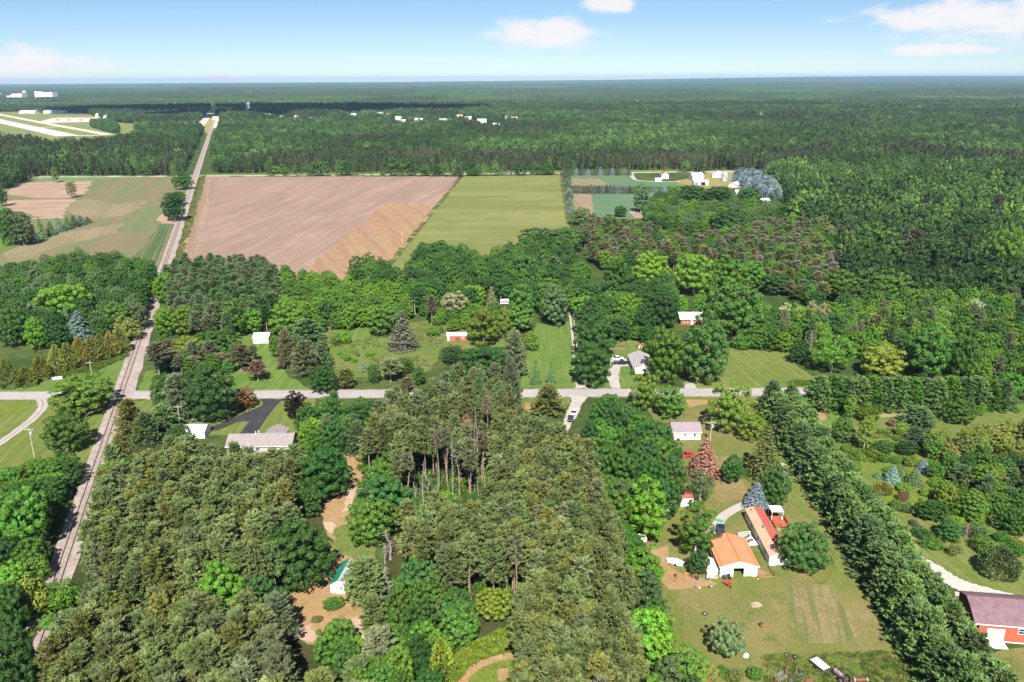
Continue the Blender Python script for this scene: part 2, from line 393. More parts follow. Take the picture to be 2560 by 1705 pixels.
sheet('dry_corner', poly('E', [(80, 930), (230, 890), (240, 960), (90, 1000)]), .05, G_DIRT, .6)
sheet('yard_lawn', poly('S', [(1590, 990), (1890, 985), (1960, 1060), (2010, 1180), (2110, 1380), (2200, 1560), (2330, 1760), (1640, 1760), (1680, 1560), (1600, 1380), (1640, 1300), (1640, 1050)]), .02, G_YARD, .8)
sheet('mown_strip', poly('F', [(1230, 180), (1330, 420), (1420, 620), (1480, 800), (1797, 1250), (1797, 1568), (1700, 1568), (1720, 1200), (1560, 1000), (1420, 880), (1330, 500)]), .05, G_LAWN, 1.2)
sheet('garden_plot', poly('G', [(900, 220), (1150, 205), (1250, 350), (1340, 480), (1330, 540), (1180, 560), (1000, 560), (930, 440)]), .055, mat_ground('old_garden', [(.25, .20, .10), (.20, .17, .075), (.28, .225, .12)], (.2, .6), stripes=[(-12, 2.4, (.11, .15, .035), .75, .06)], fine=.3), 1.0)
sheet('rough_grass', poly('G', [(760, 640), (1100, 625), (1500, 600), (1640, 700), (1740, 830), (1740, 900), (760, 900)]), .05, mat_ground('unmown_grass', [(.085, .14, .022), (.13, .155, .035), (.06, .11, .016)], (.12, .5), stripes=[(60, 1.2, (.19, .17, .06), .5, .2)], fine=.45), .8)
sheet('bare_ground', poly('P', [(250, 900), (480, 850), (560, 1000), (500, 1160), (700, 1240), (1100, 1330), (1250, 1400), (900, 1480), (560, 1500), (420, 1350), (300, 1200)]), .05, G_DIRT, 1.0)
sheet('bare_ground_by_fence', poly('P', [(1850, 1180), (2090, 1300), (1860, 1330)]), .055, G_DIRT, .4)
sheet('bare_strip', poly('F', [(520, 0), (740, 0), (720, 30), (600, 60), (540, 60)]), .05, G_DIRT, .8)
sheet('bare_bed', poly('F', [(760, 700), (1020, 660), (1040, 740), (980, 800), (800, 840)]), .05, mat_ground('thin_grass', [(.26, .19, .09), (.21, .17, .07), (.30, .21, .11)], (.1, .5), fine=.25), 1.2)
sheet('fire_ring_scar', poly('G', [(682, 318), (700, 308), (735, 310), (748, 330), (720, 345), (690, 342)]), .06, G_SAND, .2, 1)
sheet('east_meadow', poly('K', [(0, -420), (700, -420), (2400, -330), (2400, 1568), (2100, 1520), (1250, 1150), (1000, 800), (700, 400), (350, 100)]), .015, G_MEADOW, 1.0)
sheet('east_mown_lawn', poly('K', [(980, 700), (1300, 690), (1560, 960), (1800, 1060), (2240, 1260), (2400, 1300), (2400, 1700), (2080, 1500), (1700, 1300), (1250, 1060), (1100, 860)]), .045, G_LAWN, .8)
sheet('lush_bank', poly('K', [(560, 140), (900, 110), (1350, 170), (1370, 560), (1180, 660), (900, 560), (1000, 420), (800, 300), (600, 250)]), .045, G_BRIGHT, 1.2)
sheet('garden_lawn', poly('J', [(150, 940), (300, 930), (420, 1090), (580, 1130), (560, 1220), (370, 1280), (250, 1130)]), .05, G_LAWN2, .5)
sheet('flower_bed_ring', poly('J', [(170, 1040), (360, 1050), (420, 1110), (380, 1160), (270, 1170), (220, 1120)]), .06, G_DIRT, .4)
sheet('sandy_footpath', ribbon(smooth_path(poly('J', [(370, 1265), (440, 1230), (520, 1205)])), 1.6), .065, G_DIRT, .2, 1)
sheet('grass_track', ribbon(smooth_path(poly('J', [(860, 1120), (1050, 1105), (1230, 1095), (1500, 1060)])), 3.0), .06, mat_plain('grass_track', (.25, .22, .09), .95), .4, 2)
sheet('far_grass_track', ribbon(smooth_path(poly('K', [(2050, 800), (2130, 870), (2240, 980), (2400, 1100)])), 3.0), .06, mat_plain('grass_track', (.2, .2, .08), .95), .4, 2)
sheet('barn_apron_grass', poly('T', [(700, 1380), (1500, 1250), (1500, 1900), (600, 1900)]), .05, G_YARD, .4)
# forest glade with a dirt path at the bottom of the picture
sheet('glade', poly('L', [(680, 960), (690, 740), (740, 650), (880, 580), (1000, 520), (1150, 470), (1150, 560), (1110, 680), (1150, 800), (1180, 960)]), .03, G_BRIGHT, .8)
sheet('dirt_path', ribbon(smooth_path(poly('L', [(750, 960), (780, 850), (815, 795), (890, 740), (1000, 700), (1090, 682), (1200, 690)])), (1.9, 1.7)), .06, G_DIRT, .15, 1)
sheet('bare_spot', poly('L', [(1005, 770), (1080, 760), (1090, 800), (1050, 840), (1010, 845)]), .06, G_DIRT, .3, 1)
# sandy track and clearing round the cabin
TRACK = [(903, 1095), (922, 1120), (906, 1140), (903, 1168), (914, 1200), (907, 1228), (884, 1271), (880, 1310), (900, 1342), (935, 1367), (925, 1412), (925, 1500), (935, 1560), (930, 1625), (890, 1640), (800, 1612), (726, 1600), (708, 1550), (715, 1490), (800, 1445), (808, 1390), (822, 1334), (806, 1296), (780, 1264), (830, 1243), (838, 1214), (860, 1193), (870, 1164), (850, 1130)]
sheet('sandy_track', poly('S', TRACK), .04, G_DIRT, .8, 2)
sheet('clearing_grass', poly('S', [(835, 1320), (880, 1310), (900, 1345), (935, 1370), (925, 1412), (895, 1405), (850, 1385), (828, 1370)]), .06, G_MEADOW, .9, 2)
sheet('bare_sand', poly('M', [(270, 790), (290, 720), (300, 640), (330, 600), (370, 610), (350, 700), (330, 770)]), .065, G_SAND, .4, 1.5)
sheet('sand_pile', poly('M', [(130, 850), (200, 855), (222, 880), (200, 940), (160, 920), (140, 900)]), .065, G_SAND, .3, 1)
sheet('sand_spot', poly('H', [(1790, 930), (1830, 890), (1900, 895), (1940, 950), (1920, 1000), (1830, 980)]), .065, G_SAND, .4, 1)
sheet('sand_hollow', poly('H', [(2150, 850), (2200, 835), (2250, 900), (2240, 980), (2200, 1000), (2150, 930)]), .065, G_SAND, .4, 1)
# fields
FIELD = [at(511, 441), at(1152, 441), at(950, 690), at(740, 740), at(420, 735)]
sheet('ploughed_field', FIELD, .02, G_SOIL, 1.0, 8, excl=True)
sheet('ploughed_headland', [at(513, 441), at(548, 441), at(508, 560), at(488, 660), at(440, 700), at(420, 735)], .06, G_HEAD, 1.0, 8)
sheet('stubble_strip', S_([(958, 509), (1088, 507), (1010, 612), (950, 690), (760, 720), (770, 668), (858, 598)]), .05, G_ORANGE, 1.6, 6)
sheet('hay_field', S_([(1156, 441), (1404, 438), (1424, 565), (1445, 590), (1440, 700), (950, 700)]), .03, G_HAY, .8, 8, excl=True)
sheet('soil_verge', ribbon([at(1154, 441), at(955, 686)], 1.3), .07, mat_plain('sandy_verge', (.27, .23, .11), .95), .5, 6)
WEST = S_([(-300, 478), (20, 472), (94, 440), (434, 440), (462, 476), (452, 520), (405, 690), (-300, 690)])
sheet('west_field', WEST, .02, G_CROP, 1.0, 8, excl=True)
sheet('west_green_edge', poly('A', [(310, 880), (1480, 884), (1480, 900), (900, 905), (700, 940), (330, 930)]), .05, mat_plain('green_strip', (.11, .19, .07), .95, scale=.05), 1.5, 8)
sheet('bare_patch', poly('A', [(60, 1045), (130, 960), (320, 938), (560, 935), (800, 930), (760, 980), (720, 1040), (600, 1075), (300, 1075)]), .05, G_PINK, 2.0, 8)
sheet('bare_patch', poly('A', [(20, 1100), (300, 1085), (640, 1085), (560, 1180), (540, 1235), (300, 1230), (100, 1180)]), .05, G_PINK, 2.0, 8)
sheet('bare_patch', poly('A', [(560, 1100), (760, 1080), (1000, 1130), (1250, 1090), (1200, 1160), (1050, 1230), (800, 1260), (600, 1200)]), .045, mat_ground('thin_crop', [(.27, .215, .13), (.22, .195, .105), (.30, .225, .14)], (.02, .08), stripes=[(18.7, 3, (.17, .175, .085), .6, .01)], fine=.12), 3.0, 8)
sheet('bare_patch', poly('A', [(60, 1520), (500, 1380), (1050, 1290), (1000, 1370), (720, 1440), (400, 1520), (200, 1620), (60, 1620)]), .045, mat_ground('thin_crop', [(.27, .215, .13), (.22, .195, .105), (.30, .225, .14)]), 3.0, 8)
sheet('row_crop', poly('A', [(1360, 1300), (1520, 1280), (1440, 1480), (1380, 1640), (1080, 1640), (1200, 1520)]), .05, G_ROWS, 1.0, 8)
sheet('bare_patch', poly('A', [(1330, 1260), (1400, 1190), (1440, 1270), (1520, 1260), (1500, 1300), (1380, 1290)]), .055, G_PINK, 1.5, 6)
sheet('farm_lane', ribbon(poly('A', [(280, 1250), (400, 1243), (560, 1240)]), 5), .06, mat_plain('pale_lane', (.42, .33, .24), .95), .6, 5)
sheet('field_edge_grass', poly('A', [(-100, 1430), (60, 1400), (250, 1460), (330, 1420), (60, 1525), (-100, 1560)]), .05, G_LAWN2, 1.0, 6)
sheet('dirt_lane', ribbon(poly('A', [(-60, 1560), (100, 1500), (330, 1420), (480, 1370)]), 2.2), .06, mat_plain('lane_track', (.12, .12, .05), .95), .3, 5)
sheet('rail_verge', poly('A', [(1560, 1010), (1600, 940), (1640, 900), (1620, 1010), (1570, 1110), (1540, 1040)]), .05, G_LAWN2, .8, 5)
# farm
sheet('farm_field', poly('B', [(420, 168), (850, 165), (900, 205), (1240, 215), (1280, 250), (900, 250), (430, 245)]), .02, G_TEAL, 1.0, 8, excl=True)
sheet('farm_headland', poly('B', [(425, 190), (620, 195), (700, 240), (430, 242)]), .05, mat_ground('thin_crop', [(.27, .215, .13)] * 3), 1.5, 8)
sheet('farm_field', poly('B', [(560, 300), (1060, 290), (1000, 400), (960, 480), (600, 480)]), .02, G_TEAL, 1.0, 8, excl=True)
sheet('farm_plot', poly('B', [(440, 302), (565, 302), (590, 420), (580, 470), (430, 450)]), .03, mat_ground('grey_plot', [(.30, .225, .15), (.26, .2, .13), (.33, .25, .17)], (.05, .2), stripes=[(0, 3, (.22, .17, .11), .6, .02)], fine=.12), 1.0, 6, excl=True)
sheet('bare_patch', poly('B', [(840, 425), (900, 430), (965, 465), (960, 485), (880, 470)]), .05, G_PINK, 1.0, 5)
sheet('farmyard', poly('B', [(1180, 205), (1330, 180), (1420, 135), (1600, 130), (1700, 230), (1640, 260), (1350, 262), (1200, 230)]), .03, mat_ground('farmyard_grass', [(.27, .235, .08), (.33, .245, .13), (.19, .20, .06)], (.06, .2), fine=.2), 1.0, 6, excl=True)
sheet('farm_drive', ribbon(smooth_path(poly('B', [(858, 150), (870, 185), (910, 205), (1060, 212), (1200, 212)])), 4.5), .05, G_GRAVEL, .4, 5, excl=True)
sheet('farm_road', ribbon([at(-400, 445), at(505, 440), at(1290, 434.5), at(1700, 430), at(2000, 428)], 9.0), .04, mat_ground('chip_road', [(.50, .45, .37)] * 3), .3, 10)
sheet('farm_road_verge', ribbon([at(505, 438), at(1290, 432), at(1700, 428)], 30.0), .025, G_LAWN2, 2.0, 10, excl=True)
# airfield
sheet('airfield', poly('A', [(-900, 330), (-300, 340), (670, 338), (760, 360), (1000, 430), (1150, 440), (1160, 500), (1290, 545), (900, 640), (380, 672), (270, 620), (-900, 640)]), .03, G_AIR, 4, 25, excl=True)
sheet('airfield_scrub_grass', poly('A', [(40, 640), (300, 600), (860, 600), (700, 650), (380, 672)]), .06, mat_ground('golden_grass', [(.28, .26, .07), (.25, .25, .07), (.22, .235, .065)], (.01, .03), fine=.06), 4, 25)
sheet('runway', ribbon([gp('A', -900, 190), gp('A', 0, 419), gp('A', 580, 545)], 42), .12, G_RUNWAY, 0)
sheet('taxiway', ribbon([gp('A', -300, 305), gp('A', 10, 365), gp('A', 400, 440), gp('A', 920, 534)], 21), .12, mat_ground('taxiway', [(.60, .54, .42)] * 3), 0)
sheet('taxiway_link', ribbon([gp('A', 570, 543), gp('A', 760, 542), gp('A', 925, 534)], 22), .16, G_RUNWAY, 0)
sheet('apron', poly('A', [(420, 400), (520, 395), (800, 415), (800, 424), (440, 434), (300, 432)]), .1, G_RUNWAY, 0)
sheet('taxiway_stub', ribbon([gp('A', 310, 474), gp('A', 500, 466)], 18), .1, mat_ground('taxiway', [(.60, .54, .42)] * 3), 0)
# highway by the railway, far ahead
sheet('highway', ribbon([gp('A', 1690, 478), gp('A', 1748, 402), gp('A', 1790, 345), gp('A', 1830, 300)], 20), .1, mat_ground('highway', [(.55, .50, .45)] * 3), 0, excl=True)
sheet('highway_verge', poly('A', [(1690, 490), (1755, 400), (1790, 350), (1810, 350), (1880, 372), (1895, 378), (1850, 450), (1790, 530), (1750, 520)]), .06, mat_ground('golden_verge', [(.33, .29, .10), (.30, .27, .09), (.24, .24, .08)], (.01, .05), fine=.1), 2, 20, excl=True)
sheet('service_road', ribbon([gp('A', 1815, 478), gp('A', 1850, 430), gp('A', 1890, 375)], 14), .1, mat_ground('highway', [(.55, .50, .45)] * 3), 0)
# the road, its side roads and drives
sheet('road', ribbon([Vector((-330, at(0, 990).y + .4, 0)), at(0, 990), at(1000, 985), at(2030, 980), Vector((330, at(2030, 980).y - .5, 0))], 6.6), .085, G_ROAD, .12, 3)
sheet('road_shoulder', ribbon([Vector((-330, at(0, 990).y + .4, 0)), at(0, 990), at(1000, 985), at(2030, 980), Vector((330, at(2030, 980).y - .5, 0))], 8.4), .075, mat_ground('gravel_shoulder', [(.33, .29, .20), (.25, .23, .12), (.38, .32, .25)], (.2, .7), fine=.2), .35, 2)
sheet('side_road', [gp('E', x, y) for x, y in ((450, 845), (600, 845), (612, 870), (570, 920), (545, 990), (500, 1060), (470, 1120), (430, 1120), (440, 1030), (470, 950), (495, 900), (495, 870))], .08, G_GRAVEL, .25, 1.5)
sheet('drive_mouth', [gp('E', x, y) for x, y in ((515, 800), (615, 800), (612, 740), (585, 735), (560, 770))], .08, G_GRAVEL, .2, 1.5)
for dx in (-.85, .85):
    sheet('wheel_track', ribbon([p + Vector((dx, 0, 0)) for p in smooth_path(poly('E', [(488, 195), (505, 300), (520, 430), (530, 560), (545, 720), (560, 795)]))], 1.05), .07, mat_plain('track_gravel', (.38, .33, .25), .95), .12, 1.2)
sheet('house_drive', ribbon(smooth_path(poly('E', [(845, 610), (800, 650), (805, 740), (830, 800)])), (6.5, 3.0)), .07, G_GRAVEL, .3, 1.5)
sheet('car_pad', poly('X', [(860, 400), (1215, 410), (1225, 540), (960, 560), (880, 480)]), .075, G_GRAVEL, .2, 1.2)
sheet('concrete_apron', poly('E', [(1325, 800), (1335, 765), (1400, 760), (1420, 800)]), .08, G_CONC, .1, 1)
sheet('asphalt_drive', poly('R', [(1055, 184), (1415, 180), (1330, 225), (1290, 270), (1190, 390), (1010, 660), (800, 660), (945, 478), (780, 490), (640, 550), (520, 600), (280, 600), (600, 500), (850, 382), (1060, 300), (1108, 270), (1112, 240), (1090, 212)]), .07, G_ASPHALT, .08, 1.5)
for off in (-.8, .8):
    sheet('gravel_wheel_track', ribbon([p + Vector((off, off * .35, 0)) for p in smooth_path(poly('C', [(322, 1180), (338, 1245), (270, 1330), (170, 1410), (-20, 1545), (-200, 1660)]))], .95), .075, G_GRAVEL, .12, 1.2)
sheet('gravel_drive_bed', ribbon(smooth_path(poly('C', [(322, 1180), (338, 1245), (270, 1330), (170, 1410), (-20, 1545), (-200, 1660)])), 3.2), .055, mat_plain('grassy_gravel', (.26, .24, .19), .95), .3, 1.5)
CURVE = smooth_path(poly('P', [(1900, 175), (1720, 225), (1560, 290), (1420, 368), (1320, 445), (1265, 530), (1235, 620), (1220, 720)]))
sheet('concrete_drive', ribbon(CURVE, 2.6), .08, G_CONC, .04, 1)
sheet('green_drive_strip', poly('P', [(1212, 450), (1352, 482), (1335, 518), (1205, 482)]), .086, mat_plain('green_outdoor_mat', (.05, .30, .17), .9), 0)
sheet('drive_fork', ribbon(poly('P', [(1270, 520), (1190, 610), (1160, 700)]), 2.2), .076, G_CONC, .05, 1)
sheet('white_gravel_drive', ribbon(smooth_path(poly('K', [(1190, 1040), (1260, 1105), (1400, 1200), (1560, 1310), (1760, 1405), (2080, 1500), (2400, 1580)])), (1.6, 7.0)), .07, mat_ground('crushed_stone', [(.50, .47, .43), (.54, .51, .475), (.44, .39, .35)], (.3, .9), fine=.12), .35, 1.5)
sheet('gravel_spill', poly('K', [(1590, 1420), (1740, 1410), (1800, 1450), (1700, 1480), (1600, 1470)]), .075, G_GRAVEL, .4, 1)
sheet('garden_spur_path', ribbon(smooth_path(poly('F', [(1330, 520), (1350, 580), (1375, 640)])), 1.2), .075, G_GRAVEL, .2, 1)

# ------------------------------------------------------------------ railway
RA, RB = at(147, 1444), at(518, 350)
rdir = (RB - RA).normalized(); rn = Vector((-rdir.y, rdir.x, 0))
R0 = RA - rdir * 60; RLEN = 2500.0
rail_root = empty('railway_track', (R0.x, R0.y, 0), math.atan2(rdir.y, rdir.x))
tag(rail_root, 'single railway line on pale ballast running from the woods to the horizon', 'railway')
b = MB(); k = 260; r = random.Random(3)
prof = [(-4.3, .13), (-3.2, .16), (-1.7, .2), (1.7, .2), (2.3, .16), (2.9, .13)]
for i in range(k + 1):
    x = RLEN * i / k
    for (yy, zz) in prof: b.v.append((x, (yy if yy > -2 or x > 150 else yy * (.58 + .42 * x / 150)) + (r.uniform(-.5, .5) if abs(yy) > 4 else r.uniform(-.1, .1)), zz))
for i in range(k):
    for j in range(len(prof) - 1):
        n = i * len(prof) + j; b.face(n, n + len(prof), n + len(prof) + 1, n + 1)
b.build('ballast', G_BALLAST, rail_root)
M_RUST = mat_plain('rail_steel', (.07, .05, .045), .5, .4, .6)
for s in (-.75, .75):
    b = MB(); b.box(0, RLEN, s - .075, s + .075, .34, .38); b.box(0, RLEN, s - .03, s + .03, .2, .34)
    b.build('rail', M_RUST, rail_root)
b = MB()
for i in range(1000):
    x = i * .56; b.box(x, x + .24, -1.3 + r.uniform(-.05, .05), 1.3 + r.uniform(-.05, .05), .15, .27 + r.uniform(-.02, .01))
tag(b.build('sleepers', mat_plain('creosoted_wood', (.27, .215, .19), .9, var=.3), rail_root), kind='stuff')
EXCL.append(np.array([(p.x, p.y) for p in ribbon([R0 + rn * -2, R0 + rn * -2 + rdir * RLEN], 34)]))

# ------------------------------------------------------------------ trees: crowns and trunks
def np_mesh(name, V, F, mats, mi=None):
    me = bpy.data.meshes.new(name)
    me.from_pydata(V.tolist() if hasattr(V, 'tolist') else V, [], F.tolist() if hasattr(F, 'tolist') else F)
    for m in mats: me.materials.append(m)
    if mi is not None: me.polygons.foreach_set('material_index', mi)
    me.update(); return me
def unit(a): return a / (np.linalg.norm(a, axis=-1, keepdims=True) + 1e-9)
def cards(rs, P, N, size, aspect=.6):
    n = len(P); N = unit(N); t = unit(np.cross(N, rs.normal(size=(n, 3)))); b = np.cross(N, t)
    s = (size * rs.uniform(.6, 1.15, n))[:, None]
    fold = N * s * .18
    V = np.stack([P + t * s, P + b * s * aspect + fold, P - t * s, P - b * s * aspect + fold], 1).reshape(-1, 3)
    return V, np.arange(4 * n).reshape(n, 4)
def spikes(rs, P, D, length, width):
    n = len(P); D = unit(D); t = unit(np.cross(D, rs.normal(size=(n, 3))))
    L = (length * rs.uniform(.65, 1.15, n))[:, None]; w = (width * rs.uniform(.7, 1.2, n))[:, None]
    V = np.stack([P - D * L * .15, P + t * w + D * L * .35, P + D * L, P - t * w + D * L * .35], 1).reshape(-1, 3)
    return V, np.arange(4 * n).reshape(n, 4)
def broad_crown(seed, H=12.0, R=4.5, base=.14, lumps=44, per=52, card=.42, lump=(.26, .40), fill=260, top=1.0, droop=0.0, spread=.78):
    rs = np.random.RandomState(seed)
    zc, hz = (base + 1) / 2 * H, (1 - base) / 2 * H
    i = np.arange(lumps) + .5
    ph = np.arccos(np.clip(1 - 1.84 * i / lumps, -1, 1)); th = np.pi * (1 + 5 ** .5) * i + rs.uniform(0, 6)
    D = np.stack([np.cos(th) * np.sin(ph), np.sin(th) * np.sin(ph), np.cos(ph)], 1)
    wob = 1 + .16 * np.sin(2 * th + seed) * np.sin(ph) + rs.normal(0, .09, lumps)
    C = D * np.array([R, R, hz]) * spread * wob[:, None]; C[:, 2] += zc + rs.normal(0, .04 * H, lumps) * top
    lr = R * rs.uniform(lump[0], lump[1], lumps)
    out = unit(C - np.array([0, 0, zc - .2 * hz]))
    d = unit(rs.normal(size=(lumps, per, 3)) + out[:, None] * .6 + np.array([0, 0, .4 - droop]))
    P = (C[:, None] + d * (lr[:, None] * rs.uniform(.72, 1.08, (lumps, per)))[..., None]).reshape(-1, 3)
    N = (d + rs.normal(0, .22, d.shape)).reshape(-1, 3)
    P[:, 2] = np.maximum(P[:, 2], .1 * H * base + .25)
    V, F = cards(rs, P, N, card)
    q = unit(rs.normal(size=(fill, 3))) * np.array([R, R, hz]) * .62 * rs.uniform(.5, 1, (fill, 1)) + np.array([0, 0, zc])
    V2, F2 = cards(rs, q, rs.normal(size=(fill, 3)) + np.array([0, 0, .5]), card * 2.3)
    return np.concatenate([V, V2]), np.concatenate([F, F2 + len(V)])
def pine_crown(seed, H=17.0, R=2.5, base=.45, whorls=12, br=6, tufts=4, k=8, length=.62, width=.13, rise=(.05, .95), shape=.62, low=.5, wob=.2):
    rs = np.random.RandomState(seed); P, D = [], []
    for j in range(whorls):
        t = (j + rs.uniform(-.2, .2)) / whorls; t = max(t, 0); z = H * (base + (1 - base) * t * .97)
        Lm = R * (1 - t) ** shape * (low + (1 - low) * min(1, t * 3.2)) * rs.uniform(.85, 1.1)
        n = br if t < .8 else max(3, br - 2)
        for a in rs.uniform(0, 6.28) + np.arange(n) * 2 * np.pi / n + rs.normal(0, .25, n):
            L = Lm * rs.uniform(1 - 2 * wob, 1 + wob); up = rise[0] + (rise[1] - rise[0]) * t + rs.normal(0, .08)
            ax = np.array([np.cos(a), np.sin(a), up]); side = np.array([-np.sin(a), np.cos(a), 0])
            for s in np.linspace(.32, 1, tufts):
                p = np.array([0, 0, z]) + ax * L * s + side * rs.normal(0, .17) * L * s + np.array([0, 0, rs.normal(0, .12)])
                d = ax * .7 + np.array([0, 0, .75]) + rs.normal(0, .62, (k, 3)); P.append(np.repeat(p[None], k, 0) + rs.normal(0, .1, (k, 3))); D.append(d)
    p = np.array([[0, 0, H * .985]]).repeat(10, 0); P.append(p); D.append(rs.normal(0, .4, (10, 3)) + np.array([0, 0, 1]))
    return spikes(rs, np.concatenate(P), np.concatenate(D), length, width)
def spruce_crown(seed, H=12.0, R=2.8, base=.02, whorls=19, br=12, steps=6, card=.34, droop=.28):
    rs = np.random.RandomState(seed); P, N = [], []
    for j in range(whorls):
        t = j / whorls; z = H * (base + (1 - base) * t); Lm = R * (1 - t) ** .9 + .12
        n = max(4, int(br * (1 - t * .55)))
        for a in rs.uniform(0, 6.28) + np.arange(n) * 2 * np.pi / n + rs.normal(0, .15, n):
            L = Lm * rs.uniform(.78, 1.1); m = max(2, int(steps * (1 - t * .5)))
            for s in np.linspace(.25, 1, m):
                for q in range(3):
                    side = rs.normal(0, .16) * L
                    P.append((np.cos(a) * L * s - np.sin(a) * side, np.sin(a) * L * s + np.cos(a) * side, z - droop * L * s * (1.15 - .35 * s) + rs.normal(0, .06) + H * .02))
                    N.append((np.cos(a) * .55 + rs.normal(0, .3), np.sin(a) * .55 + rs.normal(0, .3), .8))
    P = np.array(P); P[:, 2] = np.maximum(P[:, 2], .15)
    V, F = cards(rs, P, np.array(N), card, .45)
    V2, F2 = spikes(rs, np.array([[0, 0, H * .95]] * 8), rs.normal(0, .3, (8, 3)) + np.array([0, 0, 1]), H * .06, .12)
    return np.concatenate([V, V2]), np.concatenate([F, F2 + len(V)])
def cedar_crown(seed, H=6.0, R=2.2, n=1500, card=.26, pw=.75, fat=.32):
    rs = np.random.RandomState(seed); t = rs.uniform(0.02, 1, n) ** .8; a = rs.uniform(0, 6.283, n)
    rr = R * np.where(t < fat, .78 + .22 * t / fat, ((1 - t) / (1 - fat)) ** pw) * (1 + .1 * np.sin(5 * a + 7 * t) + rs.normal(0, .06, n))
    P = np.stack([np.cos(a) * rr, np.sin(a) * rr, t * H * .97], 1)
    return spikes(rs, P, np.stack([np.cos(a) * .7, np.sin(a) * .7, np.full(n, .9)], 1) + rs.normal(0, .38, (n, 3)), card * 2.0, card * .55)
def trunk(seed, H, r0, top=.92, limbs=0, crown_r=3.0, base=.3, bend=.03, seg=7):
    rs = random.Random(seed); m = MB()
    n = 6; pts = [(H * bend * math.sin(i * 1.1 + seed) * (i / n), H * bend * math.cos(i * .9 + seed) * (i / n), H * top * i / n - (.3 if i == 0 else 0)) for i in range(n + 1)]
    m.tube(pts, [r0 * (1.25 if i == 0 else 1) * (1 - .86 * i / n) + .02 for i in range(n + 1)], seg)
    for j in range(limbs):
        t = base + (.9 - base) * (j + .5) / limbs; a = j * 2.4 + rs.uniform(-.4, .4); i = min(n - 1, int(t / top * n)); p = Vector(pts[i]).lerp(Vector(pts[i + 1]), t / top * n - i)
        L = crown_r * rs.uniform(.6, .95) * (1.05 - t * .55); d = Vector((math.cos(a), math.sin(a), rs.uniform(.45, 1.0)))
        m.tube([p, p + d * L * .5, p + d * L + Vector((0, 0, L * .15))], [r0 * .42 * (1.2 - t), r0 * .26 * (1.2 - t), .025], 5)
    return m
def bare_tree(seed, H=14.0, r0=.16, limbs=26, reach=1.6, base=.25, up=.2):
    rs = random.Random(seed); m = trunk(seed, H, r0, 1.0, 0, seg=6)
    for j in range(limbs):
        t = base + (.98 - base) * j / limbs; a = j * 2.4 + rs.uniform(-.5, .5); L = reach * rs.uniform(.35, 1.0) * (1.15 - t * .8)
        d = Vector((math.cos(a), math.sin(a), up + rs.uniform(-.15, .4))); p = Vector((H * .03 * math.sin(t * 6.6 + seed) * t, H * .03 * math.cos(t * 5.4 + seed) * t, H * t))
        m.tube([p, p + d * L * .55, p + d * L + Vector((0, 0, rs.uniform(-.2, .3) * L))], [.05, .035, .015], 4)
        e = p + d * L * .6; a2 = a + rs.uniform(-.9, .9); m.tube([e, e + Vector((math.cos(a2), math.sin(a2), .3)) * L * .4], [.025, .01], 3)
    return m

LEAF, NEEDLE = mat_leaf('leaves'), mat_leaf('needles', trans=.06, spec=.15)
BARK = mat_plain('bark', (.16, .125, .095), .9, .1, var=.3)
BARK_PINE = mat_plain('pine_bark', (.30, .21, .155), .9, .1, var=.35)
BARK_PALE = mat_plain('pale_bark', (.42, .38, .33), .9, .1, var=.3)
BARK_DEAD = mat_plain('weathered_dead_wood', (.29, .255, .22), .9, .1, var=.25)
PROTO = {}                      # species -> (nominal height, nominal crown width, [(crown mesh, trunk mesh)])
def proto(sp, H, Wd, crowns, trunks, leaf, bark):
    L = []
    for i, (c, t) in enumerate(zip(crowns, trunks)):
        cm = np_mesh('crown', c[0], c[1], [leaf]) if c is not None else None
        L.append((cm, t.mesh('trunk', bark)))
    cs = [c[0] for c in crowns if c is not None]
    if cs:                      # measured size of the grown crown, so that each tree gets the width and height asked for
        Wd = 2 * float(np.mean([np.percentile(np.hypot(c[:, 0], c[:, 1]), 96) for c in cs])); H = float(np.mean([np.percentile(c[:, 2], 99.8) for c in cs]))
    PROTO[sp] = (H, Wd, L)
proto('maple', 12, 9, [broad_crown(s, base=.05, lumps=92, per=72, card=.26, lump=(.12, .21), top=1.0, spread=.88, fill=460) for s in (1, 2, 3, 4)], [trunk(s, 12, .28, .8, 8, 3.5, .25) for s in range(4)], LEAF, BARK)
proto('oak', 12, 10, [broad_crown(s, H=12, R=5, base=.07, lumps=78, per=82, card=.27, lump=(.12, .22), top=1.6, spread=.88, fill=360) for s in (11, 12, 13)], [trunk(s + 20, 12, .32, .75, 10, 4, .2) for s in range(3)], LEAF, BARK)
proto('poplar', 15, 7, [broad_crown(s, H=15, R=3.4, base=.08, lumps=66, per=72, card=.25, lump=(.16, .28), top=1.4, spread=.82, fill=150) for s in (21, 22, 23)], [trunk(s + 40, 15, .22, .9, 8, 2.6, .2) for s in range(3)], LEAF, BARK_PALE)
proto('birch', 12, 8, [broad_crown(s, H=12, R=4, base=.2, lumps=50, per=60, card=.24, lump=(.14, .26), top=1.6, droop=.5, fill=80, spread=.82) for s in (31, 32)], [trunk(s + 60, 12, .2, .92, 12, 3.4, .2) for s in range(2)], LEAF, BARK_PALE)
proto('shrub', 2.6, 3.4, [broad_crown(s, H=2.6, R=1.7, base=0, lumps=30, per=50, card=.15, lump=(.22, .4), top=1.3, fill=80, spread=.72) for s in (41, 42, 43)], [trunk(s + 70, 2.6, .05, .7, 5, 1.1, .1) for s in range(3)], LEAF, BARK)
proto('red_pine', 17, 5.0, [pine_crown(s, base=b0, R=2.6, whorls=11, tufts=5, k=16, length=.62, width=.105, shape=.48, low=.72) for s, b0 in ((51, .44), (52, .5), (53, .38), (54, .47), (55, .42))], [trunk(s + 80, 17, .15, .97, 10, 1.7, .42, .012) for s in range(5)], NEEDLE, BARK_PINE)
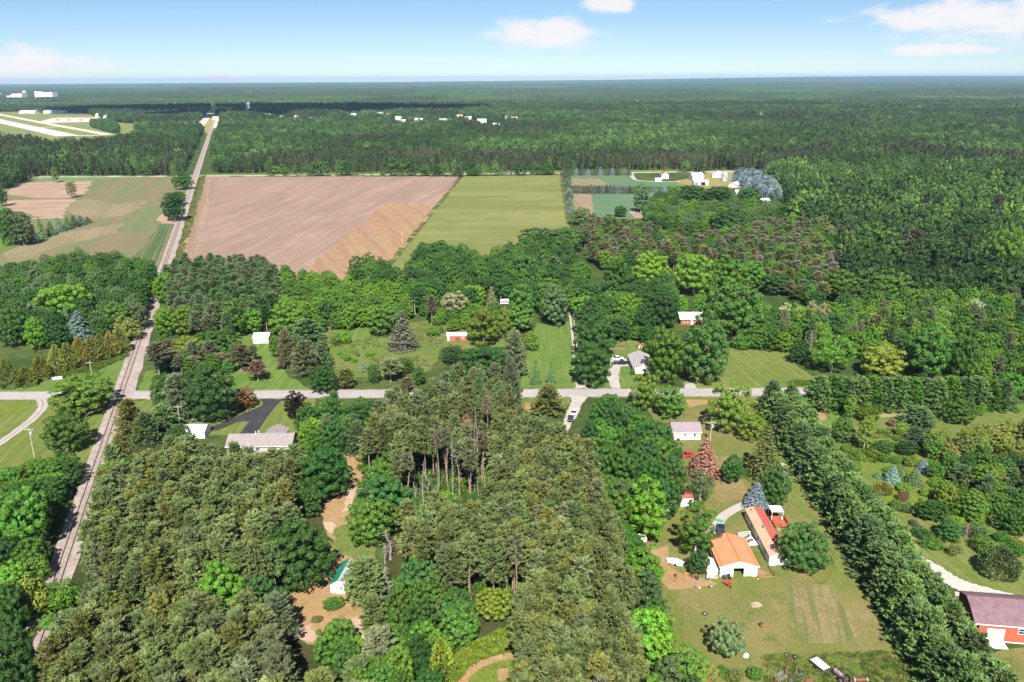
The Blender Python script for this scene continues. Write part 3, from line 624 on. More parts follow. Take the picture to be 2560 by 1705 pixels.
proto('lanky_pine', 18, 3.6, [pine_crown(s, H=18, R=1.9, base=b0, whorls=7, br=5, tufts=4, k=13, length=.6, width=.105, shape=.5, low=.7) for s, b0 in ((56, .68), (57, .74), (58, .62))], [bare_tree(s + 30, 18, .15, 26, 1.0, .3, .1) for s in range(3)], NEEDLE, BARK_PINE)
proto('scots_pine', 13, 6.0, [pine_crown(s, H=13, R=3.0, base=b0, whorls=12, br=7, tufts=6, k=14, length=.66, width=.10, rise=(.15, 1.1), shape=.55, low=.75) for s, b0 in ((61, .2), (62, .14), (63, .26), (64, .18))], [trunk(s + 90, 13, .17, .95, 12, 2.2, .15, .02) for s in range(4)], NEEDLE, BARK_PINE)
proto('white_pine', 11, 7.0, [pine_crown(s, H=11, R=3.5, base=.05, whorls=14, br=8, tufts=7, k=12, length=.62, width=.115, rise=(.0, .9), shape=.62, low=.9, wob=.14) for s in (71, 72, 73)], [trunk(s + 100, 11, .2, .95, 8, 2, .1, .01) for s in range(3)], NEEDLE, BARK)
proto('spruce', 12, 5.6, [spruce_crown(s) for s in (81, 82, 83)], [trunk(s + 110, 12, .15, .95, 0) for s in range(3)], NEEDLE, BARK)
proto('cedar', 6, 4.4, [cedar_crown(s) for s in (91, 92)], [trunk(s + 120, 6, .1, .8, 0) for s in range(2)], NEEDLE, BARK)
proto('round_cedar', 6, 7.0, [cedar_crown(s, H=6, R=3.5, n=2400, card=.27, pw=.55, fat=.4) for s in (95, 96)], [trunk(s + 125, 6, .14, .8, 0) for s in range(2)], NEEDLE, BARK)
proto('bare_pine', 14, 3.2, [None] * 4, [bare_tree(s, limbs=30, reach=1.7) for s in (1, 2, 3, 4)], NEEDLE, BARK_DEAD)
proto('bare_tree', 9, 6, [None] * 2, [bare_tree(s, 9, .16, 40, 3.2, .25, .55) for s in (5, 6)], NEEDLE, BARK_DEAD)

CLR = dict(dk=(0.046, 0.120, 0.023), md=(0.079, 0.179, 0.024), lt=(0.125, 0.249, 0.024), yl=(.148, .218, .027), ol=(0.160, 0.181, 0.046), gr=(0.147, 0.179, 0.084), gg=(0.108, 0.179, 0.064),
           br=(.205, .118, .072), rb=(0.160, 0.103, 0.044), bl=(0.230, 0.289, 0.315), bg=(0.140, 0.230, 0.185), pu=(0.013, 0.008, 0.010), gb=(0.149, 0.135, 0.077), pn=(0.127, 0.162, 0.053), hg=(.132, .222, .062), bs=(0.340, 0.420, 0.420), mg=(0.215, 0.200, 0.120), pl=(0.157, 0.211, 0.072), pa=(0.332, 0.370, 0.179), pd=(0.096, 0.128, 0.039), cy=(0.185, 0.198, 0.039), pk=(0.221, 0.140, 0.093), de=(0.300, 0.260, 0.220))
SPNAME = dict(m='maple', o='oak', v='poplar', b='birch', u='shrub', rp='red_pine', lp='lanky_pine', sp='scots_pine', wp='white_pine', s='spruce', a='cedar', rc='round_cedar', d='bare_pine', bt='bare_tree')
OBJNAME = dict(maple='maple_tree', oak='oak_tree', poplar='poplar_tree', birch='birch_tree', shrub='shrub', red_pine='red_pine_tree', lanky_pine='lanky_pine_tree', scots_pine='scots_pine_tree', white_pine='white_pine_tree', spruce='spruce_tree', cedar='cedar_tree', round_cedar='juniper_tree', bare_pine='dead_pine_tree', bare_tree='bare_tree')
CATN = dict(shrub='shrub', bare_pine='dead tree', bare_tree='bare tree', red_pine='red pine', lanky_pine='lanky pine', scots_pine='scots pine', white_pine='white pine', spruce='spruce tree', cedar='cedar tree', round_cedar='juniper', maple='maple tree', oak='oak tree', poplar='poplar tree', birch='birch tree')
TREES = []                      # every tree near enough to be told apart: dict(sp, x, y, h, w, col, label, group)
TR = random.Random(11)
def height_for(p, ytop):
    lo, hi = 0.2, 60.0
    for _ in range(30):
        m = (lo + hi) / 2
        if proj(p.x, p.y, m)[1] > ytop: lo = m
        else: hi = m
    return lo
def T(sp, fr, x, yb, yt, w, col, label, group=None, keep=True):
    X, YB = px(fr, x, yb); YT = px(fr, x, yt)[1]; Wp = w * FR[fr][2]
    p = at(X, YB); half = Wp / dist_scale(p) / 2
    p = Vector((p.x, p.y + half * .55, 0))             # the lowest seen leaves are the near skirt, the stem stands behind them
    TREES.append(dict(sp=SPNAME[sp], x=p.x, y=p.y, h=height_for(p, YT), w=2 * half, col=CLR[col], label=label, group=group, keep=keep))
def inside(pts, x, y):
    c = False; j = len(pts) - 1
    for i in range(len(pts)):
        a, b = pts[i], pts[j]
        if (a[1] > y) != (b[1] > y) and x < (b[0] - a[0]) * (y - a[1]) / (b[1] - a[1]) + a[0]: c = not c
        j = i
    return c
VISIBLE = []                    # outlines, in the photograph, of open ground and roofs that the stands must not hide
def vis(fr, pts): VISIBLE.append(np.array([px(fr, x, y) for x, y in pts]))
def hides(t):
    s = FPX / (t['y'] * _cp + (CAM_H - t['h'] / 2) * _sp) * t['w'] * .34
    for k in (.3, .6, .85, 1.0):
        X, Y = proj(t['x'], t['y'], t['h'] * k); q = s * (1.0 if k < .95 else .3)
        for dx in (-q, 0, q):
            for V in VISIBLE:
                if V[:, 0].min() < X + dx < V[:, 0].max() and V[:, 1].min() < Y < V[:, 1].max() and inside(V, X + dx, Y): return True
    return False
def scatter(fr, pts, z, spacing, mix, label, group, seed=1, jit=.42, avoid=2.0, holes=(), free=False):
    """fill a stand whose canopy covers the outline; mix: (species, weight, (hmin, hmax), (wmin, wmax), [colours])"""
    rs = random.Random(seed); P = [(p.x, p.y) for p in poly(fr, pts, z)]; HO = [[(p.x, p.y) for p in poly(f2, q, z2)] for f2, q, z2 in holes]
    xs, ys = [p[0] for p in P], [p[1] for p in P]
    near = [t for t in TREES if min(xs) - 12 < t['x'] < max(xs) + 12 and min(ys) - 12 < t['y'] < max(ys) + 12]
    tot = sum(m[1] for m in mix); y = min(ys); k = 0; n = 0
    while y < max(ys):
        x = min(xs) + (spacing / 2 if k % 2 else 0)
        while x < max(xs):
            a, b = x + rs.uniform(-jit, jit) * spacing, y + rs.uniform(-jit, jit) * spacing
            if inside(P, a, b) and not any(inside(h_, a, b) for h_ in HO) and not any((t['x'] - a) ** 2 + (t['y'] - b) ** 2 < (avoid + .28 * t['w']) ** 2 for t in near):
                q = rs.uniform(0, tot)
                for m in mix:
                    q -= m[1]
                    if q <= 0: break
                lab = label[m[0]] if isinstance(label, dict) else label
                TREES.append(dict(sp=SPNAME[m[0]], x=a, y=b, h=rs.uniform(*m[2]), w=rs.uniform(*m[3]), col=CLR[rs.choice(m[4])], label=lab, group=group, keep=False)); n += 1
                if not free and hides(TREES[-1]): TREES.pop(); n -= 1
            x += spacing
        y += spacing * .87; k += 1
    return n

# ------------------------------------------------------------------ the single trees of the photograph
ORD = ['first', 'second', 'third', 'fourth', 'fifth', 'sixth', 'seventh', 'eighth', 'ninth', 'tenth', 'eleventh', 'twelfth'] + ['%dth' % i for i in range(13, 21)] + ['21st', '22nd', '23rd'] + ['%dth' % i for i in range(24, 31)] + ['31st', '32nd', '33rd'] + ['%dth' % i for i in range(34, 41)]
def ordinal(i): return ORD[i - 1] if i <= len(ORD) else '%d%s' % (i, 'th' if 10 < i % 100 < 14 else {1: 'st', 2: 'nd', 3: 'rd'}.get(i % 10, 'th'))
# by the level crossing and the railway
T('o', 'C', 590, 1340, 1000, 520, 'yl', 'broad yellow-green tree beside the level crossing, shading the track')
T('m', 'N', 600, 560, 110, 440, 'md', 'dark green spreading tree below the yellow-green one beside the track')
for i, (x, yb, yt, w) in enumerate([(440, 995, 755, 130), (530, 970, 740, 130), (620, 945, 700, 130), (705, 915, 690, 125), (785, 890, 670, 125), (865, 860, 650, 120), (945, 830, 620, 120)]):
    T('a', 'C', x, yb, yt, w * 1.15, 'cy', 'olive cedar, %s from the road in the clipped row towards the railway' % ORD[i], 'cedar row near the crossing')
T('a', 'C', 45, 1115, 865, 165, 'cy', 'tallest of the three loose cedars by the road, cut by the picture edge')
T('a', 'C', 190, 1095, 930, 165, 'cy', 'low dumpy cedar in the middle of three by the road')
T('a', 'C', 310, 1045, 840, 150, 'cy', 'pointed cedar at the gap in the row, farthest from the road')
T('m', 'C', 285, 810, 545, 185, 'lt', 'slim light green tree standing in front of the western wood')
T('m', 'C', 90, 790, 470, 270, 'md', 'rounded green tree at the edge of the western wood, cut by the picture edge')
T('s', 'C', 600, 720, 490, 220, 'bg', 'blue-green spruce behind the olive cedar row')
T('m', 'C', 470, 640, 275, 400, 'lt', 'large domed light green crown rising in the western wood')
T('m', 'C', 905, 680, 425, 270, 'md', 'full green tree overhanging the railway behind the cedars')
T('o', 'C', 985, 740, 540, 210, 'ol', 'olive tree at the end of the cedar row by the ballast')
T('o', 'C', 1285, 450, 190, 220, 'lt', 'round light green tree right beside the track opposite the western wood')
T('m', 'C', 1285, 700, 460, 200, 'lt', 'bright green tree leaning out over the ballast, nearer the track')
T('m', 'C', 1450, 700, 455, 220, 'lt', 'bright green tree second from the ballast below the grey pines')
T('m', 'C', 1610, 650, 480, 180, 'md', 'green tree between the bright pair and the tall narrow tree')
T('v', 'C', 1830, 720, 395, 190, 'md', 'tall narrow green tree at the edge of the shed lawn')
T('m', 'C', 1975, 690, 470, 150, 'lt', 'light green tree behind the white garage')
T('m', 'C', 1460, 880, 700, 290, 'yl', 'round yellow-green tree among the thin pines')
T('m', 'C', 1670, 830, 640, 330, 'dk', 'dark flat-topped tree behind the yellow-green one')
for i, (sp, x, yb, yt, w, c, l) in enumerate([('rp', 1235, 1035, 740, 170, 'gb', 'thin greyish pine at the ballast edge with bare lower trunk'), ('rp', 1350, 990, 800, 140, 'gr', 'thin pine second from the ballast'),
        ('rp', 1500, 980, 850, 160, 'gr', 'low grey pine in front of the yellow-green tree'), ('rp', 1700, 950, 830, 180, 'gb', 'brownish pine beside the dark flat-topped tree'), ('rp', 1880, 985, 755, 160, 'gb', 'brown-green pine by the mown strip to the white garage')]):
    T(sp, 'C', x, yb, yt, w, c, l)
T('m', 'C', 1620, 1400, 920, 430, 'dk', 'big dark green tree between road and asphalt drive')
T('m', 'C', 1275, 1320, 980, 190, 'dk', 'narrow dark tree at the roadside next to the pale pine')
T('wp', 'C', 1390, 1380, 990, 260, 'gr', 'pale grey-green pine half hidden by the big dark tree')
T('m', 'C', 1905, 1275, 1095, 180, 'rb', 'bronze-leaved tree at the mouth of the asphalt drive')
T('wp', 'C', 1265, 1430, 1225, 260, 'gg', 'low spreading pine by the rails south of the road')
T('wp', 'C', 1010, 1500, 1185, 230, 'ol', 'conical olive pine right beside the track below the crossing')
T('wp', 'C', 1130, 1560, 1290, 200, 'gg', 'dark green pine behind the conical one by the track')
T('m', 'C', 1385, 1530, 1395, 190, 'dk', 'low round dark tree at the corner of the white shed')
T('rp', 'D', 140, 1000, 810, 160, 'pk', 'dead reddish-brown pine on the shed lawn')
T('rp', 'D', 20, 920, 670, 110, 'gb', 'thin brown-green pine left of the reddish dead one')
T('rp', 'D', 110, 840, 680, 90, 'gr', 'small pine behind the reddish dead one')
# the meadow
T('s', 'D', 1365, 730, 395, 265, 'gb', 'large brownish-grey spruce standing alone in the meadow')
T('m', 'D', 1195, 610, 345, 300, 'md', 'broad green tree touching the lone spruce in the meadow')
T('u', 'D', 810, 690, 590, 110, 'md', 'low bush on the meadow, nearer the pines')
T('u', 'D', 880, 680, 555, 110, 'lt', 'light green bush on the meadow next to a low one')
T('m', 'D', 400, 620, 305, 340, 'lt', 'spreading bright green tree beside the white garage')
T('m', 'D', 720, 530, 300, 190, 'dk', 'dark rounded tree at the back of the meadow')
T('wp', 'D', 385, 890, 550, 160, 'gb', 'tall brownish pine at the front of the meadow grove')
T('wp', 'D', 550, 690, 465, 310, 'gg', 'wide grey pine at the back of the meadow grove')
T('wp', 'D', 540, 950, 640, 240, 'gr', 'grey-green pine in the middle of the meadow grove')
T('wp', 'D', 690, 880, 650, 170, 'gg', 'dark pine on the meadow side of the grove')
T('m', 'D', 290, 790, 600, 110, 'lt', 'slim light tree between garage lawn and grove')
T('m', 'D', 700, 1110, 855, 225, 'dk', 'dense dark tree at the roadside below the meadow grove')
T('sp', 'D', 890, 1060, 880, 160, 'ol', 'olive pine behind the road next to the dense dark tree')
T('m', 'D', 470, 1330, 1070, 185, 'pu', 'dark purple-leaved tree on the lawn by the asphalt drive')
T('rp', 'D', 1260, 1010, 795, 180, 'gr', 'flat-topped pine with pale bare trunks at the meadow edge')
T('m', 'D', 1380, 930, 790, 170, 'md', 'green tree behind the flat-topped pine')
T('m', 'D', 1510, 1030, 865, 110, 'dk', 'small dark tree at the end of the meadow')
T('m', 'D', 1130, 1010, 840, 110, 'dk', 'small dark tree left of the flat-topped pine')
T('rp', 'D', 1400, 1100, 955, 110, 'gb', 'brown-tinged pine at the roadside by a glimpse of pavement')
T('o', 'D', 2050, 700, 365, 330, 'yl', 'lime-green open tree shading the red shed')
T('o', 'D', 2215, 620, 360, 120, 'yl', 'thin lime-green tree to the right of the red shed')
T('b', 'D', 1800, 470, 225, 270, 'pa', 'pale silvery tree behind the red shed')
T('m', 'D', 1975, 380, 170, 190, 'lt', 'rounded light green tree beside the pale silvery one')
T('s', 'D', 2115, 370, 195, 120, 'gr', 'grey-green spruce in front of the white trailer')
T('rp', 'D', 1612, 530, 265, 90, 'gb', 'tall thin pine with a bare reddish trunk by the pole')
T('u', 'D', 1625, 615, 525, 115, 'md', 'bush on the meadow near the red shed')
T('s', 'D', 1692, 580, 525, 75, 'gg', 'little spruce on the meadow near the red shed')
T('s', 'D', 1030, 885, 825, 65, 'bg', 'tiny spruce alone at the front of the meadow')
T('m', 'D', 2050, 1040, 690, 420, 'dk', 'big dark tree between the meadow and the road')
T('m', 'D', 1785, 850, 685, 170, 'dk', 'dark tree at the corner of the dry meadow')
T('wp', 'D', 2275, 900, 555, 160, 'gr', 'grey pine left of the long lawn')
T('d', 'D', 165, 580, 370, 80, 'de', 'dead leafless pine in front of the white garage')
for (x, yb, yt, w) in [(870, 800, 750, 60), (900, 820, 760, 70), (960, 830, 790, 60), (1080, 780, 730, 70), (1120, 770, 730, 40), (1160, 700, 665, 30), (990, 780, 745, 40), (830, 770, 730, 40), (1040, 715, 690, 30), (1480, 815, 790, 30)]:
    T('u', 'D', x, yb, yt, w, 'lt', 'small seedling bush dotted over the meadow', 'meadow seedlings')
# along the road, by the white house
T('s', 'E', 235, 775, 585, 85, 'gg', 'small spruce on the long lawn, nearer the pines')
T('s', 'E', 345, 775, 610, 85, 'gg', 'small spruce on the long lawn, nearer the gravel track')
T('o', 'E', 650, 790, 470, 350, 'dk', 'large dark tree between the gravel track and the parked pickup')
T('o', 'E', 670, 600, 275, 300, 'dk', 'large dark tree farther up the gravel track')
T('m', 'E', 1195, 780, 345, 295, 'md', 'tall leafy tree in front of the white house, over its roof')
T('o', 'E', 1490, 785, 290, 420, 'dk', 'wide dark tree at the concrete apron by the road')
T('m', 'E', 385, 350, 40, 225, 'gg', 'grey-green tree at the far end of the long lawn')
T('m', 'E', 130, 360, 25, 230, 'md', 'green tree beside the white trailer')
T('m', 'E', 110, 400, 190, 230, 'md', 'green tree left of the long lawn in front of the trailer')
for i, (x, yb, yt, w, l) in enumerate([(600, 290, 115, 210, 'first'), (770, 280, 105, 190, 'second'), (930, 350, 105, 210, 'third')]):
    T('m', 'E', x, yb, yt, w, 'lt', 'light green tree, %s from the gravel track in the bright row' % l)
T('m', 'E', 820, 430, 250, 250, 'md', 'mid-green bushy tree in front of the bright row')
T('m', 'E', 1150, 400, 85, 290, 'dk', 'dark dome-shaped tree beside the pale metal roof')
T('m', 'E', 1290, 280, 110, 150, 'lt', 'light tree tucked behind the pale metal roof')
T('m', 'E', 1700, 470, 10, 440, 'md', 'huge maple to the right of the pale metal roof')
T('m', 'E', 1450, 290, 95, 130, 'lt', 'small light tree leaning over the pale metal roof')
T('u', 'E', 1760, 520, 400, 165, 'md', 'round bush at the top of the eastern lawn')
T('m', 'E', 1900, 490, 250, 220, 'md', 'green tree behind the eastern lawn')
T('o', 'E', 1050, 975, 680, 225, 'yl', 'yellow-green tree at the roadside in front of the white house')
T('o', 'E', 1240, 1030, 780, 255, 'md', 'green tree beside the yellow-green one, above the mauve roof')
T('o', 'E', 1680, 1150, 750, 330, 'yl', 'tall yellow-green tree on the yard by the road')
T('o', 'E', 1840, 1200, 980, 220, 'lt', 'lower green tree beside the tall yellow-green one on the yard')
T('wp', 'E', 330, 1010, 770, 230, 'ol', 'olive pine at the corner of the side road')
T('wp', 'E', 85, 720, 375, 180, 'gr', 'grey pine at the left edge of the long lawn')
T('m', 'E', 205, 530, 375, 110, 'lt', 'small light green tree at the left edge of the long lawn')
T('wp', 'E', 60, 980, 560, 150, 'gr', 'tall greyish pine by the road left of the long lawn')
T('u', 'E', 948, 702, 650, 40, 'md', 'small clipped bush at the corner of the white house')
# the yard
T('s', 'F', 705, 660, 320, 280, 'br', 'dead rust-brown spruce behind the white shed')
T('m', 'F', 925, 700, 450, 195, 'dk', 'compact dark tree in the middle of the yard')
T('s', 'F', 1190, 670, 210, 300, 'pd', 'tall dark olive spruce on the yard near the hedge')
T('m', 'F', 1268, 900, 525, 245, 'dk', 'dense oval dark tree right behind the mobile home')
T('s', 'F', 1125, 905, 675, 205, 'bl', 'silver-blue spruce at the end of the mobile home')
T('m', 'F', 1525, 1450, 1025, 390, 'dk', 'round dark tree standing alone on the lawn beside the mobile home')
T('b', 'F', 665, 880, 560, 230, 'gg', 'drooping grey-green birch below the dead spruce')
T('v', 'F', 630, 1330, 850, 290, 'md', 'tall silvery-green poplar by the orange-roofed garage')
T('m', 'F', 645, 1445, 1230, 190, 'dk', 'dark bushy tree between the tarp and the garage')
T('v', 'F', 215, 1220, 645, 330, 'lt', 'light green poplar left of the yard behind the bare ground')
T('m', 'F', 430, 870, 460, 250, 'dk', 'dark tree beside the white shed with the red roof')
T('v', 'F', 210, 1640, 1225, 350, 'lt', 'light green poplar at the lower corner of the bare ground')
T('o', 'G', 540, 680, 415, 210, 'gg', 'sparse grey-green tree at the edge of the rough ground')
T('u', 'P', 1270, 930, 640, 140, 'rb', 'bronze bush leaning on the orange garage roof')
T('rc', 'K', 2050, 1325, 1000, 350, 'pd', 'huge round dark juniper on the lawn above the red barn')
# shrubs of the eastern meadow
for (sp, x, yb, yt, w, c, l) in [('rc', 940, 515, 390, 200, 'cy', 'low olive-brown juniper on the eastern meadow'), ('s', 1025, 410, 235, 155, 'bg', 'neat blue-green spruce on the eastern meadow'), ('s', 880, 365, 290, 85, 'gg', 'small spruce left of the neat blue-green one'),
        ('s', 1310, 310, 180, 130, 'bl', 'pale blue spruce on the eastern meadow'), ('s', 1240, 440, 280, 190, 'gg', 'grey-green spruce below the pale blue one'), ('u', 1130, 500, 405, 150, 'lt', 'light shrub right of the low juniper'),
        ('u', 1120, 580, 470, 110, 'br', 'brown withered shrub on the eastern meadow'), ('u', 1060, 670, 560, 140, 'md', 'dark shrub below the brown withered one'), ('u', 1150, 690, 580, 110, 'gg', 'greyish shrub below the brown withered one'), ('m', 1400, 770, 565, 290, 'dk', 'wide dark bushy tree in the middle of the eastern meadow'),
        ('m', 1520, 640, 385, 200, 'yl', 'yellow-green tree behind the wide dark bushy one'), ('u', 1640, 710, 590, 160, 'lt', 'light shrub at the foot of the yellow-green tree'), ('m', 1800, 750, 485, 310, 'md', 'mid-green bushy tree at the right of the eastern meadow'), ('m', 1560, 960, 745, 240, 'dk', 'dark bushy tree at the lower side of the meadow thicket'),
        ('u', 1310, 930, 825, 190, 'dk', 'dark low shrub, upper of the pair by the lawn'), ('u', 1415, 1035, 915, 210, 'md', 'mid-green low shrub, lower of the pair by the lawn'), ('bt', 1720, 945, 775, 150, 'de', 'leafless grey bush with a pale stem on the lawn edge'), ('b', 1830, 955, 785, 165, 'gg', 'thin greyish tree right of the leafless bush'),
        ('b', 2010, 840, 710, 150, 'gg', 'pale leafy bush beside the grass track'), ('u', 2050, 970, 855, 160, 'md', 'round shrub next to the grass track'), ('u', 1890, 1070, 905, 230, 'md', 'broad shrub above the round juniper'), ('u', 1650, 1060, 1000, 95, 'gg', 'straggling little bush in long grass'), ('b', 1600, 1100, 970, 130, 'ol', 'wispy bush in long grass by the lawn'),
        ('wp', 1690, 440, 235, 250, 'gg', 'grey-green pine in the thicket behind the meadow'), ('m', 1420, 380, 215, 150, 'md', 'green tree right of the pale blue spruce'), ('m', 940, 155, 15, 215, 'dk', 'low dark bushy tree at the top of the meadow'), ('m', 1165, 160, 5, 190, 'dk', 'second low dark bushy tree at the top of the meadow'),
        ('u', 1220, 810, 745, 90, 'gb', 'dry little bush on the mown grass'), ('u', 1060, 230, 160, 110, 'md', 'bush at the top of the lush bank'), ('u', 2170, 800, 700, 150, 'dk', 'dark shrub at the right border of the meadow'), ('s', 2070, 300, 150, 90, 'bg', 'thin bluish spruce in the eastern thicket'), ('m', 2170, 1100, 960, 170, 'md', 'green bush behind the round juniper')]:
    T(sp, 'K', x, yb, yt, w, c, l)
for (sp, x, yb, yt, w, c, l) in [('v', 612, 1155, 925, 130, 'lt', 'slender light green tree in front of the roadside pines'), ('o', 800, 1200, 1015, 195, 'yl', 'yellow-green tree on the garden slope, farther back'), ('m', 560, 1380, 1135, 240, 'md', 'green tree beside the sandy footpath'), ('v', 760, 1460, 1105, 165, 'yl', 'tall yellow-green tree on the garden slope, nearer'),
        ('m', 1110, 1320, 1180, 125, 'yl', 'small round yellow-green tree on the slope'), ('wp', 1280, 1250, 1035, 310, 'gg', 'wide grey-green pine by the grass track'), ('m', 1670, 1220, 965, 270, 'md', 'bushy green tree at the end of the roadside pines'), ('wp', 1540, 1080, 935, 125, 'gr', 'pale grey pine against the roadside pines'), ('wp', 1250, 1390, 1225, 195, 'gg', 'grey-green pine below the wide one on the slope'),
        ('o', 1460, 1500, 1265, 290, 'yl', 'yellow-green tree, leftmost in the eastern thicket'), ('o', 1780, 1500, 1225, 310, 'yl', 'yellow-green tree in the middle of the eastern thicket'), ('o', 2060, 1430, 1195, 290, 'ol', 'olive-yellow tree farthest right in the eastern thicket'), ('u', 1012, 1225, 1140, 80, 'br', 'brown little bush on the slope'), ('m', 1845, 1120, 1000, 105, 'lt', 'small light tree at the end of the roadside pines'),
        ('a', 260, 1060, 925, 130, 'cy', 'stubby cedar at the corner of the garden'), ('b', 480, 750, 365, 410, 'lt', 'broad feathery light green tree behind the roadside pines'), ('o', 950, 790, 465, 450, 'yl', 'wide sunlit lime tree behind the roadside pines'), ('m', 1380, 800, 285, 410, 'md', 'tall green tree behind the roadside pines'), ('m', 1660, 800, 290, 300, 'md', 'green tree right of the tall one behind the roadside pines'),
        ('o', 1850, 850, 605, 260, 'lt', 'light green tree behind the far end of the roadside pines'), ('bt', 255, 560, 325, 170, 'de', 'grey leafless treetop at the edge of the eastern lawn'), ('m', 150, 640, 440, 200, 'dk', 'dark tree under the leafless treetop'), ('wp', 850, 470, 180, 220, 'ol', 'olive pine among the trees east of the lawn'), ('s', 1240, 240, 20, 130, 'rb', 'brownish spruce in the eastern wood')]:
    T(sp, 'J', x, yb, yt, w, c, l)
# the pine hedge along the road and the big pine hedge down the yard
for i in range(15):
    T('wp', 'J', 345 + i * 122, 1085 - (i % 3) * 6, 750 + i * 2 + TR.uniform(-22, 14), 290, ['hg', 'md', 'gg'][i % 3], 'dense dark pine, %s from the lawn in the roadside row' % ORD[i], 'roadside pine row')
hA, hB = at(1948, 1035), at(2484, 1870)
HN = 46
for i in range(HN):
    for q in (0, 1):
        t = (i + .5 * q) / (HN - 1); p = hA.lerp(hB, t) + Vector((TR.uniform(-.5, .5) + (2.5 if q else -2.3), TR.uniform(-.7, .7), 0))
        TREES.append(dict(sp='white_pine', x=p.x, y=p.y, h=TR.uniform(9.2, 11.6), w=TR.uniform(7.2, 8.8), col=CLR[TR.choice(['hg', 'hg', 'gg'])], label='bushy green pine, %s from the road in the %s row of the yard hedge' % (ordinal(i + 1), 'meadow-side' if q else 'yard-side'), group='pine hedge of the yard', keep=False))
# around the cabin, track and glade
for (sp, fr, x, yb, yt, w, c, l) in [('m', 'H', 1815, 705, 275, 440, 'dk', 'big dark tree on the left of the cabin clearing'), ('m', 'H', 1350, 920, 515, 340, 'lt', 'bright light green round tree amid the left pines'), ('m', 'H', 1610, 930, 600, 280, 'dk', 'dark tree between the bright round one and the clearing'),
        ('m', 'H', 2060, 1150, 865, 260, 'md', 'green tree below the cabin clearing'), ('sp', 'Y', 930, 1130, 250, 720, 'pl', 'pine growing right beside the cabin, hiding part of its roof'), ('sp', 'H', 2290, 1010, 700, 170, 'pn', 'pine with a bare orange trunk below the cabin'),
        ('m', 'M', 130, 740, 340, 370, 'dk', 'dark tree on the left of the sandy track'), ('m', 'M', 60, 640, 420, 230, 'md', 'green tree left of the sandy track behind the dark one'), ('m', 'M', 560, 900, 560, 420, 'dk', 'large dark tree right of the sandy track'), ('m', 'M', 450, 1060, 700, 320, 'md', 'green tree right of the track above the cabin'), ('m', 'M', 600, 640, 380, 360, 'md', 'green tree at the upper bend of the sandy track'),
        ('m', 'L', 300, 760, 500, 280, 'md', 'rounded green tree below the cabin on the glade side'), ('m', 'L', 500, 860, 540, 170, 'dk', 'narrow dark tree left of the glade'), ('a', 'L', 645, 870, 555, 180, 'yl', 'bright yellow-green bush at the left rim of the glade'), ('m', 'L', 980, 470, 250, 240, 'yl', 'sunlit yellow-green tree under tall pines at the glade'), ('m', 'L', 500, 420, 60, 330, 'dk', 'big dark tree right of the cabin pine'), ('m', 'L', 560, 520, 200, 300, 'md', 'green tree in front of the big dark one near the glade'),
        ('m', 'L', 740, 560, 260, 260, 'dk', 'dark tree at the back of the glade'), ('bt', 'L', 600, 560, 300, 200, 'de', 'grey leafless branches among the trees left of the glade'), ('s', 'L', 1800, 720, 330, 270, 'gg', 'pale green feathery spruce at the front of the plantation'), ('u', 'L', 660, 660, 580, 120, 'lt', 'bush at the back corner of the glade'),
        ('m', 'N', 240, 1540, 860, 500, 'md', 'very large green tree left of the railway'), ('m', 'N', 290, 900, 610, 480, 'lt', 'light green tree left of the railway, below the utility pole'), ('m', 'N', 600, 820, 530, 300, 'md', 'green thicket tree beside the ballast'), ('u', 'H', 220, 640, 455, 160, 'md', 'bush at the ballast edge, lower left'), ('u', 'H', 165, 900, 600, 250, 'yl', 'yellow-green bush left of the railway'),
        ('u', 'H', 330, 850, 630, 270, 'lt', 'green bush crowding the rails'), ('m', 'H', 60, 1400, 900, 320, 'dk', 'shadowed dark tree in the lower left corner'), ('m', 'H', 40, 1000, 640, 250, 'dk', 'shadowed dark tree at the left edge above the corner'), ('m', 'N', 330, 300, 130, 10, 'md', 'sapling beside the left tree')][:-1]:
    T(sp, fr, x, yb, yt, w, c, l)
T('u', 'Y', 370, 1195, 985, 400, 'md', 'long low bed of leafy plants on the sand below the cabin')
T('u', 'H', 1940, 880, 835, 70, 'ol', 'small tuft of weeds on the sandy clearing')
